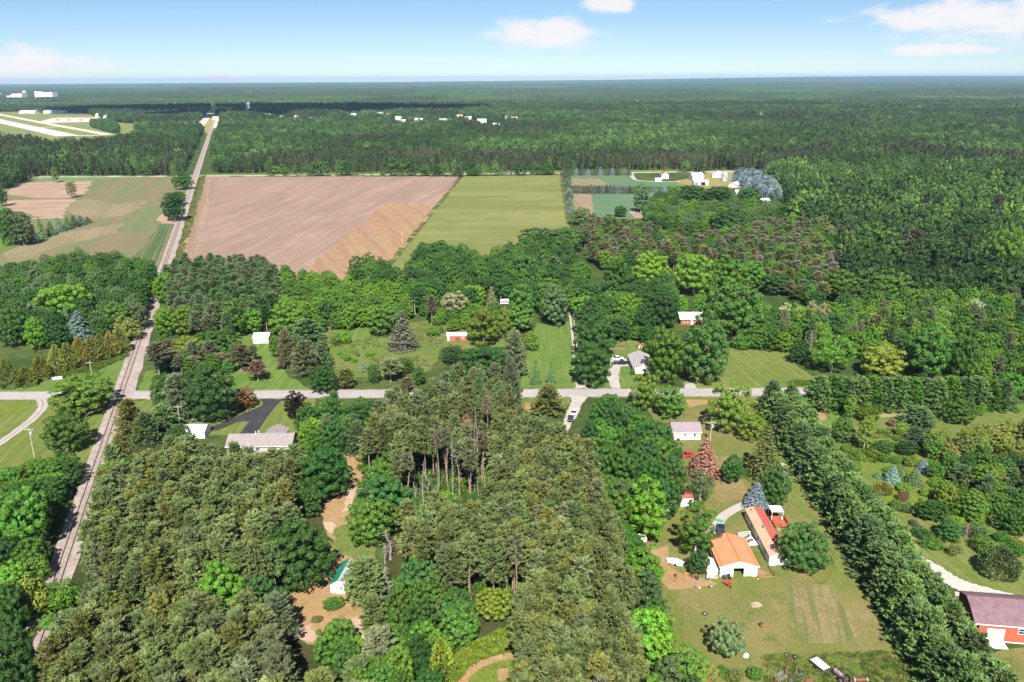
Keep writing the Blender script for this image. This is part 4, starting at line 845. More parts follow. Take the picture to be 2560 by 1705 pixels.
# mid-distance trees round the fields
for (sp, fr, x, yb, yt, w, c, l) in [('v', 'A', 470, 945, 805, 65, 'ol', 'slim tree alone at the top of the western field'), ('v', 'A', 605, 1075, 925, 85, 'ol', 'slim tree alone in the middle of the western field'), ('m', 'A', 1545, 1010, 845, 160, 'dk', 'round dark tree beside the rails, farther one'), ('m', 'A', 1470, 1280, 1030, 200, 'dk', 'round dark tree beside the rails, nearer one'), ('m', 'A', 1500, 1140, 1015, 140, 'dk', 'round dark tree just behind the nearer one by the rails'),
        ('m', 'A', 10, 1150, 955, 90, 'dk', 'dark tree cut by the picture edge on the western field'), ('m', 'A', 175, 1490, 1190, 190, 'gg', 'grey-green tree at the end of the field spruces'), ('m', 'A', 60, 1490, 1150, 170, 'md', 'green tree at the picture edge beside the field spruces'),
        ('m', 'O', 1100, 575, 455, 105, 'dk', 'dark tree standing at the far edge of the ploughed field'), ('m', 'O', 1755, 580, 495, 70, 'dk', 'round tree on the far road verge behind the ploughed field'), ('m', 'O', 2035, 578, 505, 65, 'md', 'round tree on the far road verge behind the hay field'), ('m', 'O', 1675, 575, 520, 40, 'gg', 'small tree on the far road verge near a pole'), ('u', 'O', 590, 560, 500, 100, 'lt', 'light bushes at the far left corner of the ploughed field'), ('u', 'O', 660, 562, 510, 60, 'lt', 'low bush at the far edge of the ploughed field'),
        ('m', 'B', 180, 720, 545, 275, 'dk', 'big dark tree at the corner of the hay field, nearer the stubble'), ('m', 'B', 380, 740, 535, 270, 'dk', 'big dark tree at the corner of the hay field, nearer the farm'), ('m', 'B', 495, 530, 395, 155, 'gg', 'grey-green tree at the end of the spruce windbreak'), ('m', 'B', 780, 470, 385, 105, 'dk', 'small dark tree on the corner of the lower farm field'), ('v', 'B', 930, 440, 225, 115, 'gg', 'tall columnar tree beside the lower farm field'),
        ('m', 'B', 1075, 390, 280, 150, 'dk', 'dark round tree right of the columnar one'), ('m', 'B', 1165, 340, 235, 110, 'md', 'green tree behind the dark round one near the farm'), ('m', 'B', 1300, 385, 230, 190, 'dk', 'dark tree in front of the farmyard, left one'), ('m', 'B', 1490, 395, 245, 250, 'dk', 'dark tree in front of the farmyard, widest one'), ('m', 'B', 1710, 375, 255, 190, 'dk', 'dark tree in front of the farmyard beside the blue spruces'),
        ('m', 'B', 1570, 620, 395, 270, 'dk', 'large dark tree in the mixed wood below the farm'), ('m', 'B', 1000, 980, 715, 260, 'lt', 'light green maple at the lower side of the mixed wood'), ('m', 'B', 1320, 1045, 730, 290, 'lt', 'bright maple at the lower side of the mixed wood, left of a pair'), ('m', 'B', 1560, 1055, 745, 300, 'lt', 'bright maple at the lower side of the mixed wood, right of a pair'), ('m', 'B', 1730, 990, 775, 220, 'md', 'green maple right of the bright pair'), ('m', 'B', 760, 1034, 765, 230, 'md', 'green maple left of the light one by the mixed wood'),
        ('m', 'B', 90, 985, 730, 190, 'dk', 'dark tree below the hay field corner'), ('wp', 'B', 300, 960, 755, 180, 'gg', 'dark layered pine below the hay field corner'), ('m', 'B', 490, 970, 785, 200, 'md', 'green tree right of the layered pine'), ('m', 'B', 1920, 1034, 870, 260, 'dk', 'dark tree at the right of the bright maples'), ('d', 'B', 335, 720, 620, 60, 'de', 'bare pinkish snag between the two big dark trees'), ('d', 'B', 222, 920, 740, 40, 'de', 'tall bare trunk below the hay field corner'),
        ('rp', 'I', 1450, 745, 650, 65, 'br', 'rust-red dead conifer in the eastern forest'), ('s', 'I', 740, 350, 285, 80, 'yl', 'golden-topped spruce in the eastern forest'), ('m', 'I', 2100, 1380, 900, 300, 'md', 'towering green tree at the right edge of the forest'), ('m', 'I', 720, 880, 720, 200, 'dk', 'dark maple in the middle of the eastern forest'), ('m', 'I', 250, 880, 700, 190, 'dk', 'dark upright tree in the mixed wood'), ('m', 'I', 720, 1568, 1280, 330, 'md', 'broad green maple in the lower forest'), ('m', 'I', 1080, 1600, 1320, 350, 'md', 'broad green maple right of the other in the lower forest'), ('m', 'I', 1580, 620, 470, 90, 'dk', 'narrow dark tree in the eastern forest')]:
    T(sp, fr, x, yb, yt, w, c, l)
for i, (x, yb, yt, w) in enumerate([(280, 1460, 1300, 70), (350, 1420, 1240, 70), (420, 1395, 1270, 70), (490, 1365, 1240, 75), (560, 1345, 1230, 70), (620, 1325, 1220, 70), (680, 1308, 1222, 70), (735, 1290, 1235, 60), (240, 1465, 1390, 50)]):
    T('s', 'A', x, yb, yt, w * 1.5, 'bg' if i % 3 == 0 else 'gg', 'dark spruce, %s from the grey-green tree in the western field row' % ORD[i], 'field spruce row')
for i in range(11):
    T('s', 'B', 392 + i * 3.5, 215 + i * 23, 167 + i * 22, 66, 'bl' if i % 3 == 1 else 'gg', 'spruce, %s from the far road in the hay field windbreak' % ORD[i], 'hay field windbreak')
for i in range(17):
    T('s', 'B', 375 + i * 29, 168, 112 + TR.uniform(-6, 10), 62, 'bl' if i % 3 == 0 else 'gg', 'spruce, %s from the hay field in the short row along the far road' % ORD[i], 'far road spruce row')
for i in range(15):
    T('s', 'B', 455 + i * 28, 300, 234 + TR.uniform(-5, 8), 64, 'bg' if i % 2 else 'gb', 'spruce, %s from the windbreak in the row between the farm fields' % ORD[i], 'farm field spruce row')
T('s', 'B', 1025, 285, 238, 50, 'bl', 'small blue spruce on the farm field, left of two')
T('s', 'B', 1095, 285, 240, 50, 'bl', 'small blue spruce on the farm field, right of two')
# standing dead pines
for i, (fr, x, yb, yt, w) in enumerate([('M', 1040, 740, 290, 70), ('M', 1140, 600, 270, 70), ('M', 1165, 600, 330, 60), ('M', 1265, 640, 400, 60), ('M', 780, 720, 550, 90), ('M', 865, 690, 500, 110), ('M', 600, 1140, 910, 140), ('M', 565, 1160, 1000, 100), ('M', 945, 740, 470, 70), ('M', 1195, 640, 530, 70), ('M', 1100, 590, 340, 60), ('M', 905, 760, 610, 90), ('M', 1250, 420, 215, 40), ('L', 305, 390, 90, 110), ('H', 1490, 610, 420, 70), ('H', 1460, 540, 300, 60), ('M', 1700, 440, 335, 60), ('M', 835, 430, 290, 120)]):
    T('d', fr, x, yb, yt, w, 'de', 'grey dead pine standing bare among living pines', 'dead pines of the plantation')
for (x, yb, yt) in [(735, 1020, 700), (820, 1060, 740), (930, 930, 640), (895, 940, 700)]:
    T('rp', 'M', x, yb, yt, 150, 'pn', 'tall pine with a long bare trunk at the plantation edge', 'edge pines with bare trunks')
T('rp', 'M', 1140, 420, 110, 90, 'br', 'rust-brown dying pine rising from the plantation')

# ------------------------------------------------------------------ stands of trees
vis('S', [(905, 1118), (918, 1130), (896, 1140), (893, 1168), (905, 1200), (898, 1228), (874, 1271), (868, 1310), (890, 1342), (920, 1367), (905, 1400), (870, 1385), (820, 1440), (818, 1390), (832, 1334), (816, 1296), (800, 1270), (838, 1248), (848, 1214), (868, 1193), (880, 1164), (862, 1132)])
vis('H', [(1800, 730), (2000, 640), (2020, 700), (2180, 700), (2190, 770), (1990, 800), (1860, 850), (1800, 840)])
vis('L', [(700, 840), (710, 740), (750, 660), (880, 595), (1000, 545), (1100, 570), (1090, 650), (1060, 690), (1120, 850), (750, 850)])
vis('N', [(600, 1568), (650, 1568), (770, 1180), (840, 980), (850, 820), (950, 620), (1050, 260), (1000, 260), (910, 520), (830, 760), (800, 960), (700, 1250)])
vis('M', [(1030, 300), (1290, 230), (1300, 560), (1200, 620), (1030, 690), (960, 700), (760, 690), (760, 600), (940, 520)])
vis('H', [(240, 710), (330, 680), (430, 480), (520, 60), (480, 60), (440, 300), (300, 620)]); vis('H', [(100, 1200), (180, 960), (200, 960), (190, 1040), (130, 1180), (60, 1239)])
vis('C', [(900, 1130), (1070, 1130), (1150, 850), (1210, 690), (1170, 690), (1080, 740), (1000, 870)]); vis('C', [(1140, 540), (1210, 540), (1240, 440), (1190, 430), (1150, 480)]); vis('C', [(1240, 190), (1320, 0), (1400, 0), (1310, 60)])
vis('R', [(1060, 190), (1420, 185), (1600, 600), (1040, 620), (1020, 640), (800, 640), (540, 600), (900, 400)]); vis('R', [(1000, 645), (1540, 655), (1490, 720), (1250, 680)]); vis('R', [(110, 580), (330, 590), (300, 650), (160, 640)])
vis('D', [(760, 520), (1080, 500), (1080, 600), (1240, 660), (1480, 700), (1700, 520), (1730, 660), (1640, 840), (1540, 900), (1100, 900), (790, 900), (740, 700)]); vis('D', [(150, 680), (240, 680), (300, 860), (420, 960), (420, 1050), (230, 1050), (240, 900)]); vis('D', [(112, 580), (248, 580), (248, 665), (112, 665)]); vis('D', [(1740, 570), (1910, 575), (1910, 645), (1740, 645)]); vis('D', [(2190, 262), (2265, 262), (2265, 345), (2190, 345)])
vis('E', [(170, 770), (240, 340), (400, 340), (480, 250), (530, 430), (500, 560), (470, 700), (530, 780)]); vis('E', [(480, 195), (520, 195), (545, 420), (510, 430)]); vis('E', [(830, 640), (940, 640), (960, 720), (930, 790), (860, 790), (830, 740)]); vis('E', [(800, 430), (1040, 440), (1040, 660), (800, 640)])
vis('E', [(1310, 210), (1440, 210), (1480, 295), (1400, 325), (1310, 325)]); vis('E', [(1640, 560), (2000, 490), (2080, 600), (2280, 750), (1760, 790)]); vis('E', [(110, 800), (620, 800), (600, 860), (500, 860), (540, 960), (490, 1040), (450, 1020), (480, 900), (440, 850), (110, 850)]); vis('E', [(860, 800), (940, 800), (930, 830)]); vis('E', [(1350, 770), (1500, 800), (1530, 840), (1380, 850), (1320, 800)]); vis('E', [(1780, 800), (1860, 800), (1860, 845), (1790, 845)])
vis('E', [(1290, 1040), (1450, 1040), (1455, 1170), (1320, 1175)]); vis('F', [(560, 0), (730, 0), (640, 160), (560, 150)]); vis('F', [(680, 180), (850, 260), (1060, 340), (1000, 450), (870, 440), (800, 480), (760, 330)])
vis('P', [(240, 900), (480, 860), (560, 1000), (540, 1180), (720, 1180), (720, 1300), (1300, 1531), (500, 1531), (330, 1150)]); vis('P', [(700, 50), (900, 50), (930, 260), (700, 260)]); vis('P', [(560, 300), (880, 290), (780, 500), (580, 480)]); vis('G', [(380, 300), (1000, 250), (1400, 560), (760, 620), (640, 560), (640, 480), (500, 400), (380, 420)])
vis('C', [(0, 1140), (320, 1140), (320, 1180), (0, 1180)]); vis('C', [(0, 1190), (270, 1190), (340, 1260), (330, 1420), (320, 1560), (0, 1568)]); vis('C', [(700, 1000), (980, 900), (930, 1120), (860, 1120)]); vis('N', [(0, 300), (400, 420), (440, 560), (160, 620), (0, 640)])
vis('K', [(1000, 710), (1280, 700), (1400, 900), (1600, 1080), (1850, 1150), (1820, 1260), (2230, 1330), (2240, 1500), (1700, 1380), (1260, 1080)]); vis('J', [(290, 1060), (420, 1060), (520, 1140), (500, 1200), (370, 1260)]); vis('J', [(860, 1130), (980, 1130), (1010, 1300), (1120, 1330), (1060, 1480), (850, 1370)]); vis('J', [(60, 870), (280, 870), (200, 925), (80, 925)])
GAPS = [('L', [(690, 850), (700, 740), (740, 650), (880, 580), (1000, 520), (1150, 480), (1150, 560), (1110, 680), (1150, 800), (1180, 900)], 0), ('M', [(1010, 330), (1290, 300), (1300, 640), (1200, 700), (1020, 700)], 2), ('M', [(730, 560), (960, 520), (960, 800), (720, 800)], 2), ('M', [(640, 900), (860, 860), (880, 1120), (640, 1160)], 2), ('L', [(820, 420), (1140, 400), (1140, 560), (820, 560)], 2)]
scatter('S', [(940, 1000), (1060, 975), (1180, 985), (1280, 1020), (1420, 1060), (1480, 1110), (1530, 1250), (1570, 1420), (1600, 1560), (1600, 1780), (1310, 1780), (1300, 1640), (1290, 1540), (1200, 1500), (1110, 1400), (1020, 1330), (1020, 1250), (1060, 1200), (1030, 1130), (970, 1110), (900, 1060)], 15, 3.6,
        [('rp', 10, (13.5, 17.5), (4.2, 5.6), ['pn', 'pn', 'pl', 'pn', 'ol']), ('lp', .9, (15, 19), (3, 4), ['pn', 'gr'])], dict(rp='olive red pine in the dense plantation right of the sandy track', lp='lanky thin-crowned pine in the plantation right of the sandy track'), 'plantation right of the track', 21, holes=GAPS)
scatter('S', [(1140, 1500), (1290, 1540), (1300, 1600), (1120, 1480)], 15, 4.2, [('rp', 10, (15, 18), (4.6, 5.4), ['pn', 'pl'])], 'olive red pine in the dense plantation right of the sandy track', 'plantation right of the track', 22)
scatter('S', [(330, 1130), (470, 1110), (640, 1125), (700, 1150), (720, 1240), (690, 1330), (640, 1400), (560, 1420), (420, 1400), (240, 1400), (200, 1330), (240, 1220)], 15, 3.7,
        [('rp', 10, (13, 16.5), (4.2, 5.8), ['pn', 'pl', 'pl', 'ol']), ('lp', .5, (14, 17), (3, 4), ['pn', 'gr'])], dict(rp='olive red pine in the plantation between railway and sandy track', lp='lanky thin-crowned pine between railway and sandy track'), 'plantation left of the track', 23)
scatter('S', [(240, 1400), (420, 1400), (560, 1420), (660, 1420), (700, 1500), (660, 1560), (740, 1620), (880, 1680), (960, 1700), (960, 1820), (60, 1820), (90, 1640), (160, 1520)], 11, 4.9,
        [('sp', 10, (10, 14), (5.4, 7.0), ['pl', 'pn', 'ol', 'pl', 'gr'])], 'bushy olive pine at the front of the plantation by the railway', 'front pines by the railway', 24)
scatter('S', [(200, 1230), (250, 1130), (330, 1110), (330, 1180), (240, 1290), (190, 1400), (170, 1480), (130, 1500), (170, 1380)], 7, 4.5, [('wp', 6, (8, 12), (4.5, 6), ['ol', 'pl', 'md']), ('m', 4, (5, 8), (5, 7), ['lt', 'md'])],
        dict(wp='soft pine lining the right side of the railway', m='leafy tree lining the right side of the railway'), 'trees lining the railway', 25)
scatter('S', [(425, 1088), (560, 1105), (730, 1115), (735, 1165), (560, 1150), (415, 1140)], 12, 3.9, [('rp', 5, (11, 14), (4.2, 5.4), ['pn', 'pl'])], 'olive red pine in the plantation between railway and sandy track', 'plantation left of the track', 26)
scatter('M', [(390, 250), (560, 200), (740, 330), (850, 420), (750, 520), (820, 600), (700, 760), (640, 850), (560, 950), (420, 1020), (320, 960), (310, 860), (360, 740), (430, 640), (450, 540), (400, 420)], 9, 5.6, [('m', 10, (8, 12), (6, 8.5), ['dk', 'md', 'dk', 'md'])], 'green leafy tree on the right bank of the sandy track', 'leafy trees right of the track', 27)
scatter('M', [(-40, 380), (120, 340), (300, 400), (280, 520), (180, 660), (60, 700), (-60, 640)], 8, 5.2, [('m', 10, (7, 11), (6, 8), ['dk', 'md', 'dk'])], 'green leafy tree on the left bank of the sandy track', 'leafy trees left of the track', 28)
scatter('D', [(620, 1100), (800, 1060), (1000, 1090), (1100, 1130), (1050, 1300), (950, 1420), (820, 1500), (560, 1480), (520, 1330), (560, 1200)], 9, 5.6, [('m', 8, (8, 12), (6, 8.5), ['dk', 'md', 'lt']), ('wp', 3, (9, 13), (5, 7), ['gg', 'md'])],
        dict(m='leafy tree between the asphalt drive house and the plantation', wp='soft pine between the asphalt drive house and the plantation'), 'grove behind the drive house', 29)
scatter('D', [(1000, 1020), (1200, 1050), (1500, 1080), (1750, 900), (2000, 860), (2300, 900), (2340, 1080), (2200, 1250), (1700, 1200), (1100, 1180)], 11, 5.0, [('wp', 6, (10, 15), (5, 7), ['gg', 'gr', 'pn']), ('rp', 4, (12, 16), (4.5, 5.5), ['pn', 'gr'])],
        dict(wp='full-crowned pine on the road side of the plantation', rp='slender pine on the road side of the plantation'), 'roadside edge of the plantation', 30)
scatter('L', [(390, 40), (640, 40), (640, 250), (840, 330), (860, 440), (740, 600), (560, 560), (420, 520), (330, 300)], 9, 5.4, [('m', 10, (8, 12), (6, 8), ['dk', 'md'])], 'dark leafy tree between the cabin and the glade', 'leafy trees near the glade', 31)
scatter('L', [(40, 560), (160, 560), (420, 620), (640, 700), (660, 900), (0, 900), (0, 700)], 7, 5.0, [('m', 6, (7, 10), (5.5, 7.5), ['dk', 'md', 'lt']), ('sp', 4, (9, 12), (5, 6.5), ['pl', 'gr'])], dict(m='leafy tree along the bottom between pines and glade', sp='grey-olive pine along the bottom near the glade'), 'bottom trees left of the glade', 32)
scatter('E', [(620, 730), (760, 700), (850, 800), (980, 930), (1000, 1000), (1250, 1060), (1330, 1200), (1340, 1380), (1360, 1500), (1180, 1540), (900, 1400), (760, 1240), (660, 1100), (560, 1010), (590, 900)], 11, 6.2, [('m', 10, (10, 14), (7.5, 10), ['dk', 'dk', 'md'])], 'dense dark green tree in the strip between plantation and yard', 'dark tree strip west of the yard', 33)
scatter('S', [(1500, 1100), (1560, 1130), (1600, 1240), (1610, 1350), (1650, 1430), (1700, 1530), (1760, 1620), (1780, 1780), (1610, 1780), (1590, 1580), (1560, 1400), (1530, 1260)], 10, 5.4, [('v', 6, (10, 15), (6, 8), ['md', 'lt', 'gg']), ('m', 4, (8, 11), (6, 8), ['dk', 'md'])],
        dict(v='airy green poplar along the left side of the yard', m='dark leafy tree along the left side of the yard'), 'trees along the west of the yard', 34)
scatter('G', [(420, 560), (640, 560), (700, 660), (760, 760), (760, 900), (420, 900)], 1.5, 3.4, [('u', 5, (1, 2.6), (2, 3.4), ['gg', 'ol', 'md'])], 'scrubby bush on the littered rough ground', 'scrub by the junk', 35)
scatter('C', [(-60, 120), (160, 120), (470, 40), (800, 15), (960, 40), (1080, 50), (1185, 140), (1160, 330), (1130, 520), (1000, 430), (800, 560), (600, 480), (400, 620), (200, 560), (-60, 520)], 11, 7.0, [('m', 9, (10, 14), (7, 10.5), ['dk', 'md', 'dk', 'gg']), ('s', 1, (12, 15), (5, 6), ['gg'])],
        dict(m='leafy tree in the wood on the left of the railway', s='spruce in the wood on the left of the railway'), 'western wood', 36)
scatter('S', [(412, 655), (470, 640), (640, 637), (690, 665), (700, 730), (650, 770), (560, 790), (440, 780), (420, 720)], 12, 5.2, [('rp', 9, (11, 15), (5, 6.5), ['gr', 'gg', 'gg', 'dk']), ('wp', 4, (11, 14), (5, 7), ['gg', 'gr'])], dict(rp='grey-green pine in the block below the ploughed field', wp='full grey-green pine in the block below the ploughed field'), 'pine block below the field', 37)
scatter('D', [(330, 110), (500, 80), (730, 70), (880, 110), (1000, 120), (1350, 160), (1440, 300), (1400, 400), (1050, 420), (900, 440), (650, 440), (600, 330), (300, 330), (150, 330)], 8, 6.0, [('m', 10, (7, 11), (6.5, 9.5), ['md', 'lt', 'lt', 'md'])], 'sunny green tree in the belt behind the meadow', 'tree belt behind the meadow', 38)
scatter('S', [(865, 665), (905, 645), (950, 648), (1000, 680), (1040, 620), (1100, 600), (1200, 640), (1260, 620), (1320, 590), (1420, 600), (1440, 650), (1470, 700), (1560, 720), (1640, 690), (1680, 700), (1700, 760), (1600, 790), (1450, 800), (1330, 720), (1200, 720), (1060, 730), (930, 700)], 11, 7.2, [('m', 10, (10, 15), (8, 11), ['dk', 'md', 'dk'])], 'dark leafy tree in the belt beside the hay field', 'tree belt by the hay field', 39)
scatter('S', [(640, 640), (700, 665), (860, 690), (870, 720), (700, 700), (640, 720)], 7, 6.5, [('m', 10, (6, 9), (6, 9), ['dk', 'gg', 'md'])], 'low tree at the bottom edge of the ploughed field', 'field bottom trees', 40)
scatter('K', [(1550, 150), (2300, 0), (2420, 300), (2420, 700), (2060, 690), (1950, 600), (1750, 420)], 6, 5.0, [('m', 6, (5, 8), (5, 7.5), ['md', 'dk', 'lt']), ('wp', 2, (6, 9), (4, 6), ['gg']), ('b', 2, (6, 9), (4.5, 6.5), ['ol', 'lt'])], dict(m='leafy tree in the thicket right of the meadow', wp='pine in the thicket right of the meadow', b='feathery tree in the thicket right of the meadow'), 'eastern thicket', 41)
scatter('J', [(1350, 1300), (2300, 1150), (2420, 1500), (1500, 1560)], 5, 5.4, [('m', 6, (5, 8), (5, 7.5), ['md', 'lt']), ('o', 3, (6, 9), (5, 8), ['yl', 'ol'])], dict(m='leafy tree on the slope right of the garden', o='yellowish tree on the slope right of the garden'), 'slope thicket', 42)
scatter('J', [(-400, 40), (-60, 60), (300, 80), (700, 20), (1200, -40), (1800, -60), (2400, 0), (2400, 720), (2100, 760), (1900, 620), (1700, 450), (1250, 420), (1000, 420), (760, 400), (560, 340), (300, 360), (0, 420), (-200, 330), (-400, 260)], 9, 6.6, [('m', 8, (8, 13), (7, 10), ['md', 'dk', 'lt', 'md']), ('wp', 2, (10, 14), (5, 7), ['gg', 'gr']), ('b', 1, (9, 12), (6, 8), ['lt', 'pa'])],
        dict(m='leafy tree in the wood east of the lawn', wp='pine in the wood east of the lawn', b='pale feathery tree in the wood east of the lawn'), 'wood east of the lawn', 43)
scatter('S', [(1040, 760), (1180, 740), (1240, 760), (1250, 790), (1130, 800)], 6, 6.0, [('m', 5, (5, 8), (5, 7), ['md', 'lt'])], 'green tree behind the red shed', 'trees behind the red shed', 44)
scatter('S', [(1440, 800), (1560, 800), (1700, 830), (1680, 880), (1450, 830)], 6, 6.5, [('m', 5, (6, 9), (6, 8), ['dk', 'md'])], 'green tree between the white house and the metal roof', 'trees behind the white house', 45)
scatter('C', [(1150, 780), (1320, 720), (1500, 740), (1900, 770), (1960, 850), (1700, 900), (1400, 930), (1200, 940)], 5, 5.5, [('rp', 5, (7, 11), (4.5, 6), ['gr', 'gb']), ('m', 4, (5, 8), (5, 7), ['md'])], dict(rp='scrawny pine in the grove by the crossing', m='leafy tree in the grove by the crossing'), 'grove by the crossing', 46)
scatter('N', [(-300, 620), (100, 640), (430, 600), (700, 560), (740, 720), (500, 850), (480, 1200), (430, 1500), (100, 1700), (-300, 1700)], 6, 5.5, [('m', 8, (6, 10), (6, 9), ['md', 'lt', 'dk'])], 'leafy tree in the thicket left of the railway', 'thicket left of the railway', 47)
scatter('H', [(-60, 560), (100, 640), (160, 800), (330, 640), (420, 760), (330, 1000), (200, 1300), (-60, 1400)], 3, 3.6, [('u', 8, (1.6, 3.5), (3, 5), ['lt', 'md', 'md', 'yl'])], 'leafy bush crowding the lower end of the railway', 'bushes by the lower railway', 48)
scatter('B', [(1605, 110), (1740, 110), (1870, 180), (1925, 240), (1920, 285), (1860, 290), (1790, 270), (1660, 205), (1600, 170)], 7, 6.2, [('wp', 10, (6, 8.5), (6, 8.5), ['bs', 'bl', 'bg', 'bs'])], 'pale blue spruce in the block beside the grain bin', 'blue spruce block', 49)
scatter('B', [(570, 440), (840, 470), (1000, 520), (1400, 560), (1700, 480), (2000, 450), (2355, 480), (2355, 800), (2200, 1010), (1900, 860), (1800, 780), (1500, 700), (1150, 720), (1000, 700), (680, 740), (600, 700), (480, 520)], 10, 6.4, [('rp', 7, (8, 12), (5.5, 7.5), ['mg', 'gr', 'gg', 'mg', 'ol']), ('m', 4, (8, 12), (6, 9), ['md', 'dk', 'lt'])], dict(rp='grey-brown pine in the mixed wood below the farm', m='leafy tree in the mixed wood below the farm'), 'mixed wood below the farm', 50)
scatter('B', [(900, 300), (1050, 330), (1250, 350), (1760, 350), (1900, 380), (1900, 460), (1600, 480), (1400, 520), (1000, 470)], 8, 7.5, [('m', 9, (8, 12), (7, 10), ['dk', 'md', 'lt', 'gg'])], 'leafy tree in the belt below the farmyard', 'belt below the farmyard', 51)

scatter('M', [(960, 260), (1290, 260), (1310, 620), (1200, 690), (960, 740), (740, 780), (730, 560)], 2, 3.7, [('lp', 8, (14, 18.5), (2.6, 3.8), ['pn', 'gr', 'gb']), ('d', 5, (10, 15.5), (2, 3.4), ['de'])], dict(lp='lanky pine with bare pale trunk in the thinned part of the plantation', d='grey dead pine in the thinned part of the plantation'), 'thinned part of the plantation', 54, free=True)
scatter('M', [(1000, 330), (1290, 310), (1310, 640), (1200, 720), (1000, 760), (720, 800), (730, 560)], 5, 4.6, [('m', 5, (3.5, 6.5), (4, 6), ['dk', 'md', 'lt'])], 'low leafy tree under the dead pines', 'understory of the dead pines', 52, free=True)

scatter('A', [(775, 405), (930, 400), (1005, 440), (1000, 492), (880, 470), (780, 440)], 9, 9, [('m', 9, (9, 13), (8, 11), ['gg', 'dk', 'md'])], 'leafy tree in the clump beside the airfield', 'airfield clump', 53)

scatter('K', [(850, 120), (1500, 150), (1760, 420), (1960, 620), (2240, 720), (2240, 1080), (1850, 1080), (1560, 960), (1380, 720), (1200, 560), (1000, 400)], 1.0, 4.6, [('u', 8, (1.2, 3.2), (2.4, 4.6), ['lt', 'md', 'lt', 'yl', 'gg'])], 'leafy shrub scattered on the eastern meadow', 'eastern meadow shrubs', 55)
scatter('J', [(560, 1400), (850, 1380), (1080, 1470), (1300, 1560), (600, 1568)], 1.0, 4.6, [('u', 8, (1.2, 2.8), (2.4, 4.2), ['lt', 'md', 'yl'])], 'leafy shrub at the top of the eastern meadow', 'eastern meadow shrubs', 56)
# say more exactly which tree of a stand is meant: its height and tone within the stand and the nearest landmark
MARKS = [(gp('Y', 440, 880), 'near the cabin'), (gp('L', 950, 600), 'near the glade'), (gp('M', 1140, 600), 'near the dead trunks'), (gp('R', 1100, 790), 'near the ranch house'), (gp('E', 500, 1000), 'near the side road'), (gp('F', 300, 1250), 'near the camper'), (gp('S', 1640, 1560), 'near the rough ground'), (gp('S', 1430, 1350), 'near the dark tree strip'), (gp('S', 600, 1420), 'near the bright round tree'),
         (gp('S', 300, 1300), 'near the railway'), (gp('S', 150, 1600), 'near the lower railway'), (gp('S', 500, 1650), 'near the bottom edge'), (gp('S', 820, 1660), 'near the sandy clearing'), (gp('S', 1500, 1660), 'near the feathery spruce'), (gp('S', 1100, 1080), 'near the road'), (gp('S', 900, 1180), 'near the sandy track'), (gp('G', 1900, 400), 'near the red barn'), (gp('F', 1400, 400), 'near the olive spruce'), (gp('P', 2100, 700), 'near the mobile home'),
         (gp('E', 1600, 780), 'near the concrete apron'), (gp('J', 450, 1300), 'near the footpath'), (gp('K', 2050, 1200), 'near the round juniper'), (gp('D', 1900, 620), 'near the red shed'), (gp('D', 150, 650), 'near the white garage'), (gp('S', 960, 660), 'near the hay field'), (gp('S', 500, 650), 'near the ploughed field'), (gp('C', 700, 900), 'near the cedar row'), (gp('B', 1400, 250), 'near the farmyard'), (gp('E', 1400, 330), 'near the metal roof'), (gp('J', 1500, 900), 'near the roadside pines'), (gp('I', 1500, 1300), 'near the towering tree')]
by_label = {}
for t in TREES: by_label.setdefault(t['label'], []).append(t)
for lab, L in by_label.items():
    if len(L) < 2: continue
    rank = {}
    for t in L:
        m_ = min([q for q in MARKS if q[1].split()[-1] not in lab] or MARKS, key=lambda q: (q[0].x - t['x']) ** 2 + (q[0].y - t['y']) ** 2)
        if m_[1] not in rank: rank[m_[1]] = {id(o): i + 1 for i, o in enumerate(sorted(L, key=lambda o: (o['x'] - m_[0].x) ** 2 + (o['y'] - m_[0].y) ** 2))}
        k_ = rank[m_[1]][id(t)]; t['new'] = lab + ', ' + ('' if k_ == 1 else ordinal(k_) + ' ') + 'closest to ' + m_[1].split(' ', 1)[1]
for t in TREES:
    if 'new' in t:
        w_ = t['new']
        for cut in (' dense ', ' the ', ' the ', ' the ', ' leafy '):
            if len(w_.split()) > 16: w_ = w_.replace(cut, ' ', 1)
        t['label'] = w_ if len(w_.split()) <= 16 else w_.replace(' the ', ' ')

